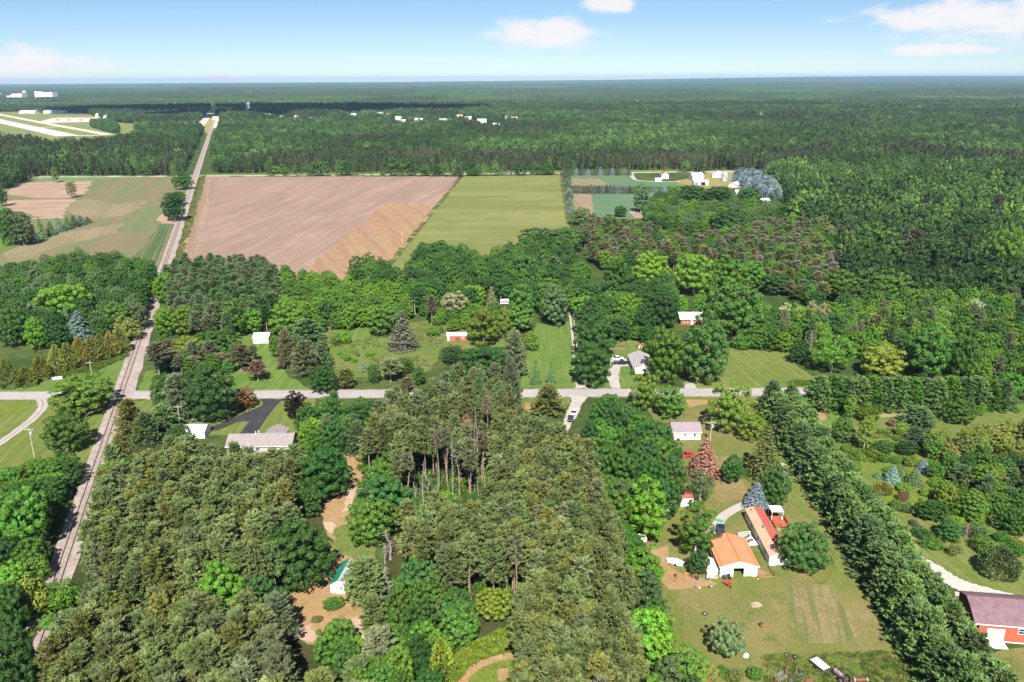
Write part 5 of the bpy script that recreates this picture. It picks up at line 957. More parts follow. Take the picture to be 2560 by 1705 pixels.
# ------------------------------------------------------------------ trees into the scene
def in_frame(t, m=40):
    x0, y0 = proj(t['x'], t['y'], 0); x1, y1 = proj(t['x'], t['y'], t['h']); s = FPX / (t['y'] * _cp + CAM_H * _sp) * t['w'] / 2
    return x0 + s > -m and x0 - s < 2560 + m and y1 < 1705 + m
def near_frame(t):
    x0, y0 = proj(t['x'], t['y'], 0); x1, y1 = proj(t['x'], t['y'], t['h'])
    return -420 < x0 < 2980 and y1 < 2000
tint_mat = {}
def mat_tinted(kind):
    """the same foliage for a whole stand: colour carried by each tree of the mass"""
    if kind in tint_mat: return tint_mat[kind]
    t = NT('massed_' + kind)
    at_ = t.add('ShaderNodeAttribute', attribute_type='INSTANCER', attribute_name='tint'); p = t.pos()
    k = t.ramp(t.noise(p, .9 if kind != 'far' else .06, 3, .6), .28, .72, .72, 1.28)
    hv = t.add('ShaderNodeHueSaturation'); t.link(at_.outputs['Color'], hv.inputs['Color']); t.link(k, hv.inputs['Value'])
    t.link(t.ramp(t.noise(p, .35 if kind != 'far' else .01, 2, .5), .3, .7, .486, .512), hv.inputs['Hue'])
    b = t.bsdf(hv.outputs[0], .6, .2)
    if kind == 'far':
        tint_mat[kind] = t.done(b); return tint_mat[kind]
    tr = t.add('ShaderNodeBsdfTranslucent'); t.link(hv.outputs[0], tr.inputs[0])
    ms = t.add('ShaderNodeMixShader'); ms.inputs[0].default_value = .18 if kind == 'leaves' else .06
    t.link(b.outputs[0], ms.inputs[1]); t.link(tr.outputs[0], ms.inputs[2])
    tint_mat[kind] = t.done(ms); return tint_mat[kind]
def joined(name, cm, tm, leaf_mat, bark):
    V, F, mi = [], [], []
    for me, k in ((cm, 0), (tm, 1)):
        if me is None: continue
        o = len(V); V += [tuple(v.co) for v in me.vertices]; F += [tuple(o + i for i in p.vertices) for p in me.polygons]; mi += [k] * len(me.polygons)
    m = bpy.data.meshes.new(name); m.from_pydata(V, [], F); m.materials.append(leaf_mat); m.materials.append(bark)
    m.polygons.foreach_set('material_index', mi); m.update(); return m
def gn_mass(name, protos, P, rot, scl, idx, tint, label=None, cat=None):
    me = bpy.data.meshes.new(name); me.from_pydata([tuple(p) for p in P], [], [])
    n = len(P)
    def attr(nm, ty, key, arr):
        a = me.attributes.new(nm, ty, 'POINT'); a.data.foreach_set(key, np.asarray(arr, dtype=np.float32 if ty != 'INT' else np.int32).ravel())
    attr('rot', 'FLOAT_VECTOR', 'vector', np.stack([np.zeros(n), np.zeros(n), rot], 1)); attr('scl', 'FLOAT_VECTOR', 'vector', scl); attr('idx', 'INT', 'value', idx)
    attr('tint', 'FLOAT_COLOR', 'color', np.concatenate([np.asarray(tint), np.ones((n, 1))], 1))
    c = bpy.data.collections.new('kinds_of_' + name)
    for i, m in enumerate(protos): c.objects.link(bpy.data.objects.new('%s_kind_%02d' % (name, i), m))
    ng = bpy.data.node_groups.new('place_' + name, 'GeometryNodeTree')
    ng.interface.new_socket('Geometry', in_out='INPUT', socket_type='NodeSocketGeometry'); ng.interface.new_socket('Geometry', in_out='OUTPUT', socket_type='NodeSocketGeometry')
    N, L = ng.nodes, ng.links
    gi, go = N.new('NodeGroupInput'), N.new('NodeGroupOutput')
    ci = N.new('GeometryNodeCollectionInfo'); ci.inputs['Collection'].default_value = c; ci.inputs['Separate Children'].default_value = True; ci.inputs['Reset Children'].default_value = True
    ip = N.new('GeometryNodeInstanceOnPoints'); ip.inputs['Pick Instance'].default_value = True
    def na(nm, ty):
        q = N.new('GeometryNodeInputNamedAttribute'); q.data_type = ty; q.inputs['Name'].default_value = nm; return q.outputs['Attribute']
    L.new(gi.outputs[0], ip.inputs['Points']); L.new(ci.outputs[0], ip.inputs['Instance']); L.new(na('idx', 'INT'), ip.inputs['Instance Index'])
    er = N.new('FunctionNodeEulerToRotation'); L.new(na('rot', 'FLOAT_VECTOR'), er.inputs[0]); L.new(er.outputs[0], ip.inputs['Rotation']); L.new(na('scl', 'FLOAT_VECTOR'), ip.inputs['Scale'])
    L.new(ip.outputs[0], go.inputs[0])
    o = link(bpy.data.objects.new(name, me)); md = o.modifiers.new('place', 'NODES'); md.node_group = ng
    return tag(o, label, cat, kind='stuff')

MASSNAME = dict(maple='massed_maple_trees', oak='massed_oak_trees', poplar='massed_poplar_trees', birch='massed_birch_trees', shrub='massed_shrubs', red_pine='massed_red_pines', scots_pine='massed_scots_pines', white_pine='massed_white_pines', spruce='massed_spruces', cedar='massed_cedars')
TREES = [t for t in TREES if near_frame(t)]
for t in TREES:
    s = FPX / (t['y'] * _cp + (CAM_H - t['h'] / 2) * _sp); t['px'] = s * s * t['h'] * t['w'] * (1 if in_frame(t, 0) else .0) + (1e9 if t['keep'] else 0)
n_ind = {}
KEEPN = 296
for sp, (H0, W0, variants) in PROTO.items():
    L = sorted([t for t in TREES if t['sp'] == sp], key=lambda t: -t['px'])
    one = [t for t in L[:KEEPN] if t['px'] > 0]; rest = [t for t in L if not any(t is q for q in one)] if len(L) > len(one) else []
    for i, t in enumerate(one):
        cm, tm = variants[TR.randrange(len(variants))]
        root = bpy.data.objects.new(OBJNAME[sp], None); root.empty_display_size = .5
        root.location = (t['x'], t['y'], 0); root.rotation_euler = (TR.gauss(0, .02), TR.gauss(0, .02), TR.uniform(0, 6.283)); sw = t['w'] / W0; root.scale = (sw, sw, t['h'] / H0)
        link(root); tag(root, t['label'], CATN[sp], t['group'])
        if cm is not None:
            c = link(bpy.data.objects.new('crown', cm), root); v_ = .5 if sp in ('red_pine', 'scots_pine', 'lanky_pine', 'white_pine') else 1.0; k = 1 + v_ * TR.uniform(-.24, .28); c.color = (t['col'][0] * k * (1 + v_ * TR.uniform(-.16, .2)), t['col'][1] * k, t['col'][2] * k * (1 + v_ * TR.uniform(-.15, .2)), 1)
        link(bpy.data.objects.new('trunk', tm), root)
    n_ind[sp] = (len(one), len(rest))
    if rest:
        kind = 'needles' if sp in ('red_pine', 'lanky_pine', 'scots_pine', 'white_pine', 'spruce', 'cedar') else 'leaves'
        ps = [joined('tree', cm, tm, mat_tinted(kind), tm.materials[0]) for cm, tm in variants]
        rs = np.random.RandomState(len(rest))
        k = rs.uniform(.85, 1.16, (len(rest), 1)) * np.stack([rs.uniform(.92, 1.1, len(rest)), np.ones(len(rest)), rs.uniform(.92, 1.12, len(rest))], 1)
        gn_mass(MASSNAME.get(sp, 'massed_' + sp), ps, [(t['x'], t['y'], 0) for t in rest], rs.uniform(0, 6.28, len(rest)), np.array([(t['w'] / W0, t['w'] / W0, t['h'] / H0) for t in rest]), rs.randint(0, len(ps), len(rest)), np.array([t['col'] for t in rest]) * k)
print('TREES single/massed', n_ind)

# ------------------------------------------------------------------ undergrowth on rough grass and lush meadow
def vnoise(x, y, s, seed):
    rs = np.random.RandomState(seed); G_ = rs.rand(257, 257); u, v = x / s, y / s
    i, j = np.floor(u).astype(int), np.floor(v).astype(int); fu, fv = u - i, v - j; fu, fv = fu * fu * (3 - 2 * fu), fv * fv * (3 - 2 * fv)
    g_ = lambda a, b: G_[a % 257, b % 257]
    return (g_(i, j) * (1 - fu) + g_(i + 1, j) * fu) * (1 - fv) + (g_(i, j + 1) * (1 - fu) + g_(i + 1, j + 1) * fu) * fv
def np_inside(P, x, y):
    c = np.zeros(len(x), bool); n = len(P); j = n - 1
    for i in range(n):
        a, b = P[i], P[j]
        if a[1] != b[1]:
            c ^= ((a[1] > y) != (b[1] > y)) & (x < (b[0] - a[0]) * (y - a[1]) / (b[1] - a[1]) + a[0])
        j = i
    return c
def weed_mesh(seed, n=26, h=.5, r=.55):
    rs = np.random.RandomState(seed); a = rs.uniform(0, 6.28, n); q = r * np.sqrt(rs.rand(n)); P = np.stack([np.cos(a) * q, np.sin(a) * q, rs.uniform(.02, h * .5, n)], 1)
    V, F = spikes(rs, P, np.stack([np.cos(a) * .5, np.sin(a) * .5, np.ones(n)], 1) + rs.normal(0, .3, (n, 3)), h * .8, .1)
    return np_mesh('weeds', V, F, [mat_tinted('leaves')])
def weeds(name, polys, spacing, hs, cols, seed, thr=.0, ns=6.0):
    rs = np.random.RandomState(seed); PX = []
    for P in polys:
        A = np.array([(p.x, p.y) for p in P]); n = int((A[:, 0].max() - A[:, 0].min()) * (A[:, 1].max() - A[:, 1].min()) / spacing ** 2)
        x = rs.uniform(A[:, 0].min(), A[:, 0].max(), n); y = rs.uniform(A[:, 1].min(), A[:, 1].max(), n); m = np_inside(A, x, y) & (vnoise(x + 500, y + 500, ns, seed) > thr)
        PX.append(np.stack([x[m], y[m], np.zeros(m.sum())], 1))
    P = np.concatenate(PX); n = len(P); s = rs.uniform(hs[0], hs[1], n)
    tint = np.array(cols)[rs.randint(0, len(cols), n)] * rs.uniform(.8, 1.2, (n, 1))
    gn_mass(name, [weed_mesh(s_) for s_ in (1, 2, 3)], P, rs.uniform(0, 6.28, n), np.stack([s, s, s], 1), rs.randint(0, 3, n), tint)
weeds('meadow_weeds', [poly('K', [(560, 140), (900, 110), (1350, 170), (1380, 560), (1560, 960), (1800, 1060), (2240, 1200), (2240, 700), (1750, 420), (1550, 150), (1200, 100)]), poly('J', [(560, 1400), (850, 1160), (1250, 1380), (1300, 1560), (600, 1560)])], .95, (.7, 2.0), [(.10, .17, .022), (.14, .19, .028), (.07, .13, .02), (.17, .19, .04)], 5, .42, 5)
weeds('glade_weeds', [poly('L', [(690, 840), (700, 740), (740, 650), (880, 580), (1000, 530), (1140, 480), (1130, 560), (1100, 660), (1000, 670), (880, 715), (790, 780), (745, 850)])], .55, (.6, 1.5), [(.16, .22, .02), (.19, .23, .025), (.11, .19, .02)], 6, .3, 4)
weeds('rough_grass_tufts', [poly('G', [(760, 650), (1100, 632), (1500, 608), (1640, 700), (1740, 830), (1740, 900), (760, 900)])], .6, (.45, 1.0), [(.085, .14, .022), (.15, .165, .04), (.06, .11, .018), (.2, .18, .07)], 7, .35, 3)
weeds('meadow_tussocks', [poly('D', [(760, 560), (1080, 500), (1450, 490), (1700, 470), (1700, 700), (1640, 860), (1100, 940), (800, 930), (740, 800)])], 1.5, (.5, 1.3), [(.10, .15, .035), (.14, .165, .045), (.18, .17, .06)], 8, .5, 7)
weeds('field_margin_weeds', [ribbon([at(511, 441), at(452, 632), at(420, 735)], 3.5), ribbon([at(1154, 441), at(952, 690)], 2.5), ribbon([at(511, 442), at(830, 441), at(1152, 442)], 3.0), ribbon([at(1404, 440), at(1424, 565)], 3.0), ribbon([at(94, 441), at(434, 441)], 3.5)], 1.3, (1.0, 2.6), [(.10, .15, .03), (.17, .17, .05), (.22, .19, .08)], 12, .35, 9)
weeds('bank_brambles', [poly('C', [(400, 1010), (760, 905), (1000, 815), (1010, 850), (740, 970), (460, 1040)]), poly('H', [(30, 900), (150, 640), (330, 640), (250, 900), (100, 1250)]), poly('J', [(60, 800), (290, 790), (300, 830), (60, 840)])], .8, (.8, 2.0), [(.06, .12, .02), (.09, .15, .025), (.13, .16, .02)], 9, .25, 4)
weeds('forest_undergrowth', [poly('S', [(430, 1180), (700, 1180), (680, 1400), (700, 1620), (560, 1705), (160, 1705), (230, 1400)]), poly('S', [(980, 1150), (1480, 1150), (1600, 1500), (1640, 1705), (1320, 1705), (1280, 1560), (1040, 1400)]), poly('S', [(1020, 1420), (1140, 1500), (1180, 1600), (1140, 1640), (1000, 1600), (930, 1560)]), poly('S', [(900, 1060), (1000, 1180), (1060, 1240), (1000, 1340), (900, 1300)])], 1.2, (1.2, 3.0), [(.06, .13, .018), (.09, .17, .02), (.045, .09, .016)], 10, .2, 5)

# ------------------------------------------------------------------ the forest out to the horizon
FL, FN = mat_tinted('leaves'), mat_tinted('needles')
BK = MATS['pine_bark']
far1 = [np_mesh('far_tree', *broad_crown(s, H=11, R=4.3, base=.04, lumps=24, per=30, card=.52, lump=(.17, .30), fill=40, top=1.5, spread=.87), [FL]) for s in (201, 202, 203, 204)]
def far_pine(s, base, R):
    V, F = pine_crown(s, H=13, R=R, base=base, whorls=8, br=6, tufts=3, k=6, length=.9, width=.2, rise=(.1, 1.0), shape=.6, low=.7)
    cm = np_mesh('far_pine', V, F, [FN]); return joined('far_pine', cm, trunk(s, 13, .14, .95, 0, seg=4).mesh('t', BK), FN, BK)
far1 += [far_pine(205, .35, 2.7), far_pine(206, .2, 3.0), far_pine(207, .45, 2.6)]
far1 += [np_mesh('far_spruce', *spruce_crown(208, H=12, R=2.6, whorls=9, br=7, steps=3, card=.62), [FN])]
rs = np.random.RandomState(77)
def near_limit(x): return np.interp(x, [-900, 94, 104, 1400, 1420, 1740, 1760, 1960, 1990, 2100, 2112, 3200], [478, 470, 434, 431, 412, 412, 424, 440, 560, 560, 745, 745])
def npproj(X, Y, Z):
    zc = Y * _cp - (Z - CAM_H) * _sp; u, v = X / zc, (Y * _sp + (Z - CAM_H) * _cp) / zc
    return 1280 + FPX * (_cr * u - _sr * v), 852.5 - FPX * (_sr * u + _cr * v)
def wedge_points(d0, d1, sp):
    hw = .72 * d1
    nx, ny = int(2 * hw / sp), int((d1 - d0) / (sp * .87)) + 1
    X, Y = np.meshgrid(-hw + np.arange(nx) * sp, d0 + np.arange(ny) * sp * .87); X = X + (np.arange(ny) % 2)[:, None] * sp / 2
    X = X + rs.uniform(-.45, .45, X.shape) * sp; Y = Y + rs.uniform(-.45, .45, Y.shape) * sp
    X, Y = X.ravel(), Y.ravel(); m = (np.abs(X) < .70 * Y + 40) & (Y >= d0) & (Y < d1)
    return X[m], Y[m]
cells = {}
for t in TREES:
    cells.setdefault((int(t['x'] // 8), int(t['y'] // 8)), []).append((t['x'], t['y'], t['w']))
def clear_of_trees(x, y, r=3.2):
    ok = np.ones(len(x), bool)
    for q in range(len(x)):
        i, j = int(x[q] // 8), int(y[q] // 8)
        for a in (i - 1, i, i + 1):
            for b in (j - 1, j, j + 1):
                for (tx, ty, tw) in cells.get((a, b), ()):
                    if (tx - x[q]) ** 2 + (ty - y[q]) ** 2 < (r + tw * .2) ** 2: ok[q] = False
    return ok
# cleared places far out: farm, house plots and the edge of town get gaps too
CLEAR = [(at(1660, 447), 26), (at(1730, 452), 34), (at(1800, 440), 26), (at(1830, 462), 20), (at(1920, 438), 22), (at(2098, 440), 18), (at(1916, 505), 12), (at(1845, 485), 10)]
def allowed(x, y):
    m = np.ones(len(x), bool)
    for P in EXCL:
        bb = (x > P[:, 0].min()) & (x < P[:, 0].max()) & (y > P[:, 1].min()) & (y < P[:, 1].max())
        if bb.any():
            i = np.where(bb)[0]; m[i] &= ~np_inside(P, x[i], y[i])
    for c, r in CLEAR: m &= (x - c.x) ** 2 + (y - c.y) ** 2 > r * r
    return m
HOUSES = []            # far house plots (filled below) keep a gap as well
TOWN = [(640, 297), (668, 292), (700, 300), (724, 291), (742, 297), (772, 302), (884, 293), (914, 299), (950, 290), (975, 291), (996, 300), (1010, 308), (1046, 307), (1110, 306), (1170, 302), (1262, 300), (1282, 303), (1150, 297), (1205, 308), (448, 318), (420, 322), (540, 300), (1897, 292), (1240, 318)]
for (X, Y) in TOWN:
    p = at(X, Y); HOUSES.append(p); EXCL.append(np.array([(p.x - 30, p.y - 190), (p.x + 20, p.y - 200), (p.x + 34, p.y + 16), (p.x - 34, p.y + 16)]))
DKC, BRC, PNC, GBC = np.array([.036, .085, .022]), np.array([.082, .155, .034]), np.array([.068, .096, .04]), np.array([.15, .14, .085])
def stand_colours(x, y, pine):
    n = len(x); a = vnoise(x + 30000, y, 210, 3)[:, None]; b = vnoise(x + 30000, y, 47, 4)[:, None]; c = rs.rand(n, 1)
    c = c ** 1.5; lf = DKC * .85 * (1 - c) + BRC * c * (1.25 * b + .6); lf = lf * (.62 + .75 * a); yl = (rs.rand(n) < .07); lf[yl] = lf[yl] * [1.6, 1.4, 1.0]
    pn = PNC * (.75 + .5 * c) + (GBC - PNC) * np.clip((b - .62) * 2.2, 0, .8)
    out = np.where(pine[:, None], pn, lf); rd = rs.rand(n) < .002; out[rd] = [.2, .1, .06]
    return out
PX_, idx_, tint_, sc_ = [], [], [], []
for d0, d1, sp in ((280, 1000, 7.0), (1000, 1900, 8.2), (1900, 3300, 9.8)):
    x, y = wedge_points(d0, d1, sp)
    m = allowed(x, y); x, y = x[m], y[m]
    ix, iy = npproj(x, y, 9.0); m = iy < near_limit(ix); x, y = x[m], y[m]
    if d0 < 400: m = clear_of_trees(x, y); x, y = x[m], y[m]
    cl = vnoise(x + 50000, y, 95, 15) * .7 + vnoise(x + 50000, y, 30, 16) * .3; m = (cl > .2) | (y < 1090); x, y = x[m], y[m]
    big = (y < 760) & (x > 130); m = ~big | (rs.rand(len(x)) < .55); x, y = x[m], y[m]; big = big[m]
    n = len(x)
    stand = vnoise(x + 20000, y, 260, 9) * .62 + vnoise(x + 20000, y, 70, 10) * .38
    behind = (y > 925) & (y < 1090) & (x > -330) & (x < 420)                 # the pine plantation behind the far road
    west = (x < -.33 * y - 60) & (y > 900) & (y < 1260)
    pine = (stand > np.where((y < 1000) & (x > 120), .74, .64)) | (behind & (rs.rand(n) < .86)) | (west & (rs.rand(n) < .6))
    pine = pine ^ (rs.rand(n) < .1)
    k = rs.randint(0, 4, n); k = np.where(pine, 4 + rs.randint(0, 3, n), k); k = np.where(pine & (rs.rand(n) < .1), 7, k)
    s = sp / 7.6 * (.55 + .95 * rs.rand(n) ** 1.6) * np.where(pine, 1.15, 1.0); s = np.where(big, s * 1.3, s); z = .55 + .6 * s * 7.6 / sp + rs.uniform(0, .35, n); z = z * (.7 + .6 * vnoise(x + 60000, y, 130, 17)); z = np.where(pine & ~behind, z * .85, z); z = np.where(behind & pine, z * .5 + .7, z)
    PX_.append(np.stack([x, y, np.zeros(n)], 1)); idx_.append(k); tint_.append(stand_colours(x, y, pine) * np.where(big, .95, 1.0)[:, None]); sc_.append(np.stack([s, s, z], 1))
P = np.concatenate(PX_); n = len(P)
print('FOREST', n)
gn_mass('forest', far1, P, rs.uniform(0, 6.28, n), np.concatenate(sc_), np.concatenate(idx_), np.concatenate(tint_))

FAR = mat_tinted('far')
def patch_mesh(seed, size, sp, r, h, sub, jag):
    q = np.random.RandomState(seed); bm = bmesh.new(); bmesh.ops.create_icosphere(bm, subdivisions=sub, radius=1.0)
    V0 = np.array([v.co[:] for v in bm.verts]); F0 = np.array([[v.index for v in f.verts] for f in bm.faces]); bm.free()
    keep = V0[F0].mean(1)[:, 2] > -.45; F0 = F0[keep]
    n = int(size / sp); X, Y = np.meshgrid((np.arange(n) + .5) * sp - size / 2, (np.arange(n) + .5) * sp - size / 2)
    C = np.stack([X.ravel(), Y.ravel()], 1) + q.uniform(-.42, .42, (n * n, 2)) * sp
    R = r * q.uniform(.65, 1.25, n * n); Z = h * q.uniform(.45, 1.25, n * n)
    V = V0[None] * np.stack([R, R, Z * .55], 1)[:, None] * (1 + q.normal(0, jag, (n * n, len(V0), 1))); V[..., 0] += C[:, None, 0]; V[..., 1] += C[:, None, 1]; V[..., 2] += (Z * .48)[:, None]
    F = F0[None] + (np.arange(n * n) * len(V0))[:, None, None]
    return np_mesh('forest_patch', V.reshape(-1, 3), F.reshape(-1, 3), [FAR])
def hill(x, y): return 95 * np.clip((y - 13500) / 9000, 0, 1) ** 1.2 * np.clip((x + .12 * y) / (.5 * y), 0, 1) * (.55 + .6 * vnoise(x + 40000, y, 5200, 12)) * (y > 13500)
def patches(name, d0, d1, size, meshes, zs):
    hw = .74 * d1; xs, ys = np.arange(-hw, hw, size), np.arange(d0, d1, size)
    X, Y = np.meshgrid(xs, ys); X, Y = X.ravel(), Y.ravel(); m = np.abs(X) < .70 * Y + size; X, Y = X[m], Y[m]; n = len(X)
    a = vnoise(X + 30000, Y, size * 2.2, 21)[:, None]; b = vnoise(X + 30000, Y * .6, size * 6, 22)[:, None]
    t = (DKC * (1 - a) + BRC * a) * (.34 + .46 * b) * rs.uniform(.72, 1.35, (n, 1)); t = np.where(b > .6, t * .4 + PNC * .14, t)
    gn_mass(name, meshes, np.stack([X, Y, hill(X, Y)], 1), rs.randint(0, 4, n) * math.pi / 2, np.stack([np.ones(n), np.ones(n), rs.uniform(.9, 1.1, n) * zs], 1), rs.randint(0, len(meshes), n), t)
patches('far_forest', 3300 + 60, 9000, 120, [patch_mesh(s, 122, 9.4, 5.0, 12, 1, .22) for s in (1, 2, 3, 4)], 1.0)
patches('horizon_forest', 9000 + 240, 26300, 600, [patch_mesh(s, 606, 16, 8.5, 15, 1, .22) for s in (5, 6, 7)], 1.0)
# hills along the right of the horizon
hx, hy = np.linspace(-3500, 21000, 60), np.linspace(13500, 26400, 40)
HX, HY = np.meshgrid(hx, hy); HZ = hill(HX.ravel(), HY.ravel()) - .5
F = [(j * 60 + i, j * 60 + i + 1, (j + 1) * 60 + i + 1, (j + 1) * 60 + i) for j in range(39) for i in range(59)]
tag(link(bpy.data.objects.new('hills', np_mesh('hills', np.stack([HX.ravel(), HY.ravel(), HZ], 1), np.array(F), [mat_ground('wooded_hill', [DKC.tolist(), (BRC * .9).tolist(), PNC.tolist()], (.002, .01), fine=.3, fscale=.03)]))), kind='structure')

# ------------------------------------------------------------------ buildings
M_WHITE = mat_plain('white_siding', (.78, .76, .74), .6, .3, var=.05, scale=.6)
M_WHITE_TRIM = mat_plain('white_trim', (.8, .8, .79), .5, .3, var=.03)
M_GLASS = mat_plain('window_glass', (.03, .035, .045), .08, .6, var=.1)
M_DARK = mat_plain('dark_interior', (.02, .02, .022), .9, .05)  # near-black: stands in for shade inside openings, dark doors share it
M_ORANGE = mat_plain('orange_metal_roof', (.56, .235, .12), .45, .35, var=.06, scale=.5)
M_ORANGE_D = mat_plain('orange_trim', (.50, .15, .06), .45, .35)
M_TAN_ROOF = mat_plain('tan_metal_roof', (.54, .33, .225), .5, .3, var=.09, scale=.4)
M_RED_ROOF = mat_plain('red_metal_roof', (.42, .10, .075), .45, .35, var=.1, scale=.4)
M_MAUVE = mat_plain('mauve_shingle', (.26, .21, .24), .85, .15, var=.14, scale=2)
M_PLUM = mat_plain('plum_shingle', (.185, .115, .13), .85, .15, var=.15, scale=.8)
M_BARN = mat_plain('red_barn_boards', (.52, .115, .065), .7, .2, var=.1, scale=.7)
M_GREYROOF = mat_plain('grey_shingle', (.33, .30, .31), .85, .15, var=.1, scale=1.5)
M_GREYROOF2 = mat_plain('pinkish_shingle', (.26, .225, .22), .85, .15, var=.14, scale=1.5)
M_PALEMETAL = mat_plain('pale_metal_roof', (.66, .63, .66), .4, .4, .1, var=.08, scale=.7)
M_BRICK = mat_plain('red_brown_brick', (.36, .14, .09), .85, .1, var=.2, scale=3)
M_GREEN = mat_plain('green_metal_roof', (.02, .19, .13), .4, .4, var=.08, scale=.8)
M_SILVER = mat_plain('silver_metal_roof', (.55, .58, .62), .35, .4, .3, var=.08, scale=.8)
M_GALV = mat_plain('galvanised_steel', (.55, .58, .61), .4, .4, .35, var=.08, scale=.6)
M_BEIGE = mat_plain('beige_wall', (.62, .50, .38), .8, .15, var=.06)
M_PINKROOF = mat_plain('faded_pink_roof', (.62, .33, .29), .7, .2, var=.1, scale=.1)
M_WOOD = mat_plain('weathered_wood', (.28, .20, .14), .85, .1, var=.25, scale=2)
M_REDWOOD = mat_plain('red_stained_wood', (.36, .10, .055), .75, .15, var=.2, scale=2)
M_TIRE = mat_plain('rubber', (.025, .025, .025), .85, .1)
M_RUSTY = mat_plain('rusty_iron', (.22, .09, .05), .8, .2, .2, var=.3, scale=4)
M_TARP = mat_plain('blue_grey_tarp', (.55, .60, .66), .5, .3, var=.15, scale=2)
M_CONC = mat_plain('concrete', (.60, .57, .52), .85, .1, var=.06)
M_POLE = mat_plain('grey_pole_wood', (.42, .38, .32), .9, .1, var=.2, scale=2)
M_STEEL = mat_plain('dark_steel', (.10, .10, .11), .5, .4, .4)
M_YELLOW = mat_plain('yellow_plastic', (.65, .42, .05), .5, .3)
M_REDPAINT = mat_plain('red_paint', (.50, .035, .03), .35, .4, var=.1)
M_BLUEPL = mat_plain('blue_plastic', (.16, .33, .48), .4, .3)

def wall_window(root, face, W, L, u, z, w, h, name='window', pane=None, bars=1):
    """a framed window on one face of a house: frame bars are the part, the pane a sub-part"""
    fr = MB(); t = .09
    segs = [(u - w / 2, u + w / 2, z, z + t), (u - w / 2, u + w / 2, z + h - t, z + h), (u - w / 2, u - w / 2 + t, z + t, z + h - t), (u + w / 2 - t, u + w / 2, z + t, z + h - t)]
    if bars: segs.append((u - w / 2 + t, u + w / 2 - t, z + h / 2 - .03, z + h / 2 + .03))
    def put(mb, a, b, c, d, o0, o1):
        if face == 'front': mb.box(a, b, -o1, -o0, c, d)
        elif face == 'back': mb.box(a, b, L + o0, L + o1, c, d)
        elif face == 'left': mb.box(-o1, -o0, a, b, c, d)
        else: mb.box(W + o0, W + o1, a, b, c, d)
    for s in segs: put(fr, *s, .0, .06)
    f = fr.build(name, M_WHITE_TRIM, root)
    p = MB(); put(p, u - w / 2 + t, u + w / 2 - t, z + t, z + h - t, .005, .025); p.build('pane', pane or M_GLASS, f)
    return f
def wall_panel(root, face, W, L, u, z, w, h, mat, name, o=.05):
    mb = MB()
    if face == 'front': mb.box(u - w / 2, u + w / 2, -o, .0, z, z + h)
    elif face == 'back': mb.box(u - w / 2, u + w / 2, L, L + o, z, z + h)
    elif face == 'left': mb.box(-o, 0, u - w / 2, u + w / 2, z, z + h)
    else: mb.box(W, W + o, u - w / 2, u + w / 2, z, z + h)
    return mb.build(name, mat, root)
def gable_house(name, label, cat, loc, rz, W, L, wh, rise, wall, roof, ridge='y', over=.35, roof2=None, group=None, seams=0, cap=None, fascia=None, windows=(), doors=(), thick=.12, front_gap=None):
    root = empty(name, (loc[0], loc[1], 0), rz); tag(root, label, cat, group)
    m = MB()
    if ridge == 'y':
        prof = [(0, 0), (W, 0), (W, wh), (W / 2, wh + rise), (0, wh)]; m.prism(prof, 0, L, 'y')
    else:
        prof = [(0, 0), (L, 0), (L, wh), (L / 2, wh + rise), (0, wh)]; m.prism(prof, 0, W, 'x')
    m.build('wall', wall, root)
    span, ln = (W, L) if ridge == 'y' else (L, W)
    sl = rise / (span / 2); e = over
    def q(a, b, z): return (a, b, z) if ridge == 'y' else (b, a, z)
    zt = wh + rise + thick; ze = wh - sl * e + thick
    parts = []
    for side in (0, 1):
        s = MB(); a0, a1 = (-e, span / 2) if side == 0 else (span / 2, span + e); z0, z1 = (ze, zt) if side == 0 else (zt, ze)
        pts = [q(a0, -e, z0), q(a1, -e, z1), q(a1, ln + e, z1), q(a0, ln + e, z0)]
        if ridge == 'x': pts = pts[::-1]
        s.slab(*pts, thick * .92)
        o = s.build('roof', (roof2 if (side == 1 and roof2) else roof), root); parts.append(o)
        if seams:
            n = max(2, int((ln + 2 * e) / seams)); sm = None
            for i in range(1, n):
                y = -e + (ln + 2 * e) * i / n
                if sm is None:
                    k = MB(); zz0, zz1 = z0, z1
                    p = [q(a0, 0, z0 + .005), q(a1, 0, z1 + .005), q(a1, .07, z1 + .005), q(a0, .07, z0 + .005)]
                    p2 = [(v[0], v[1], v[2] + .05) for v in p]
                    n0 = len(k.v); k.v += p + p2
                    for fc in ((4, 5, 6, 7), (0, 1, 5, 4), (1, 2, 6, 5), (2, 3, 7, 6), (3, 0, 4, 7)): k.face(*fc)
                    sm = k.mesh('seam', roof2 if (side == 1 and roof2) else roof)
                so = link(bpy.data.objects.new('seam', sm), o); so.location = (0, y, 0) if ridge == 'y' else (y, 0, 0)
    if cap:
        c = MB(); w = .17
        for s in (-1, 1):
            a = [q(span / 2, -e - .02, zt + .03), q(span / 2 + s * w, -e - .02, zt + .03 - w * sl), q(span / 2 + s * w, ln + e + .02, zt + .03 - w * sl), q(span / 2, ln + e + .02, zt + .03)]
            c.poly(a)
        c.build('ridge_cap', cap, root)
    if fascia:
        for side in (0, 1):
            f = MB(); a = -e - .04 if side == 0 else span + e
            if ridge == 'y': f.box(a, a + .04, -e, ln + e, ze - .2, ze - .02)
            else: f.box(-e, ln + e, a, a + .04, ze - .2, ze - .02)
            f.build('fascia', fascia, root)
    for wdw in windows: wall_window(root, wdw[0], W, L, *wdw[1:])
    for d in doors: wall_panel(root, d[0], W, L, d[1], .02, d[2], d[3], d[4], d[5] if len(d) > 5 else 'door')
    return root
def ang(a, b): return math.atan2(b.y - a.y, b.x - a.x)

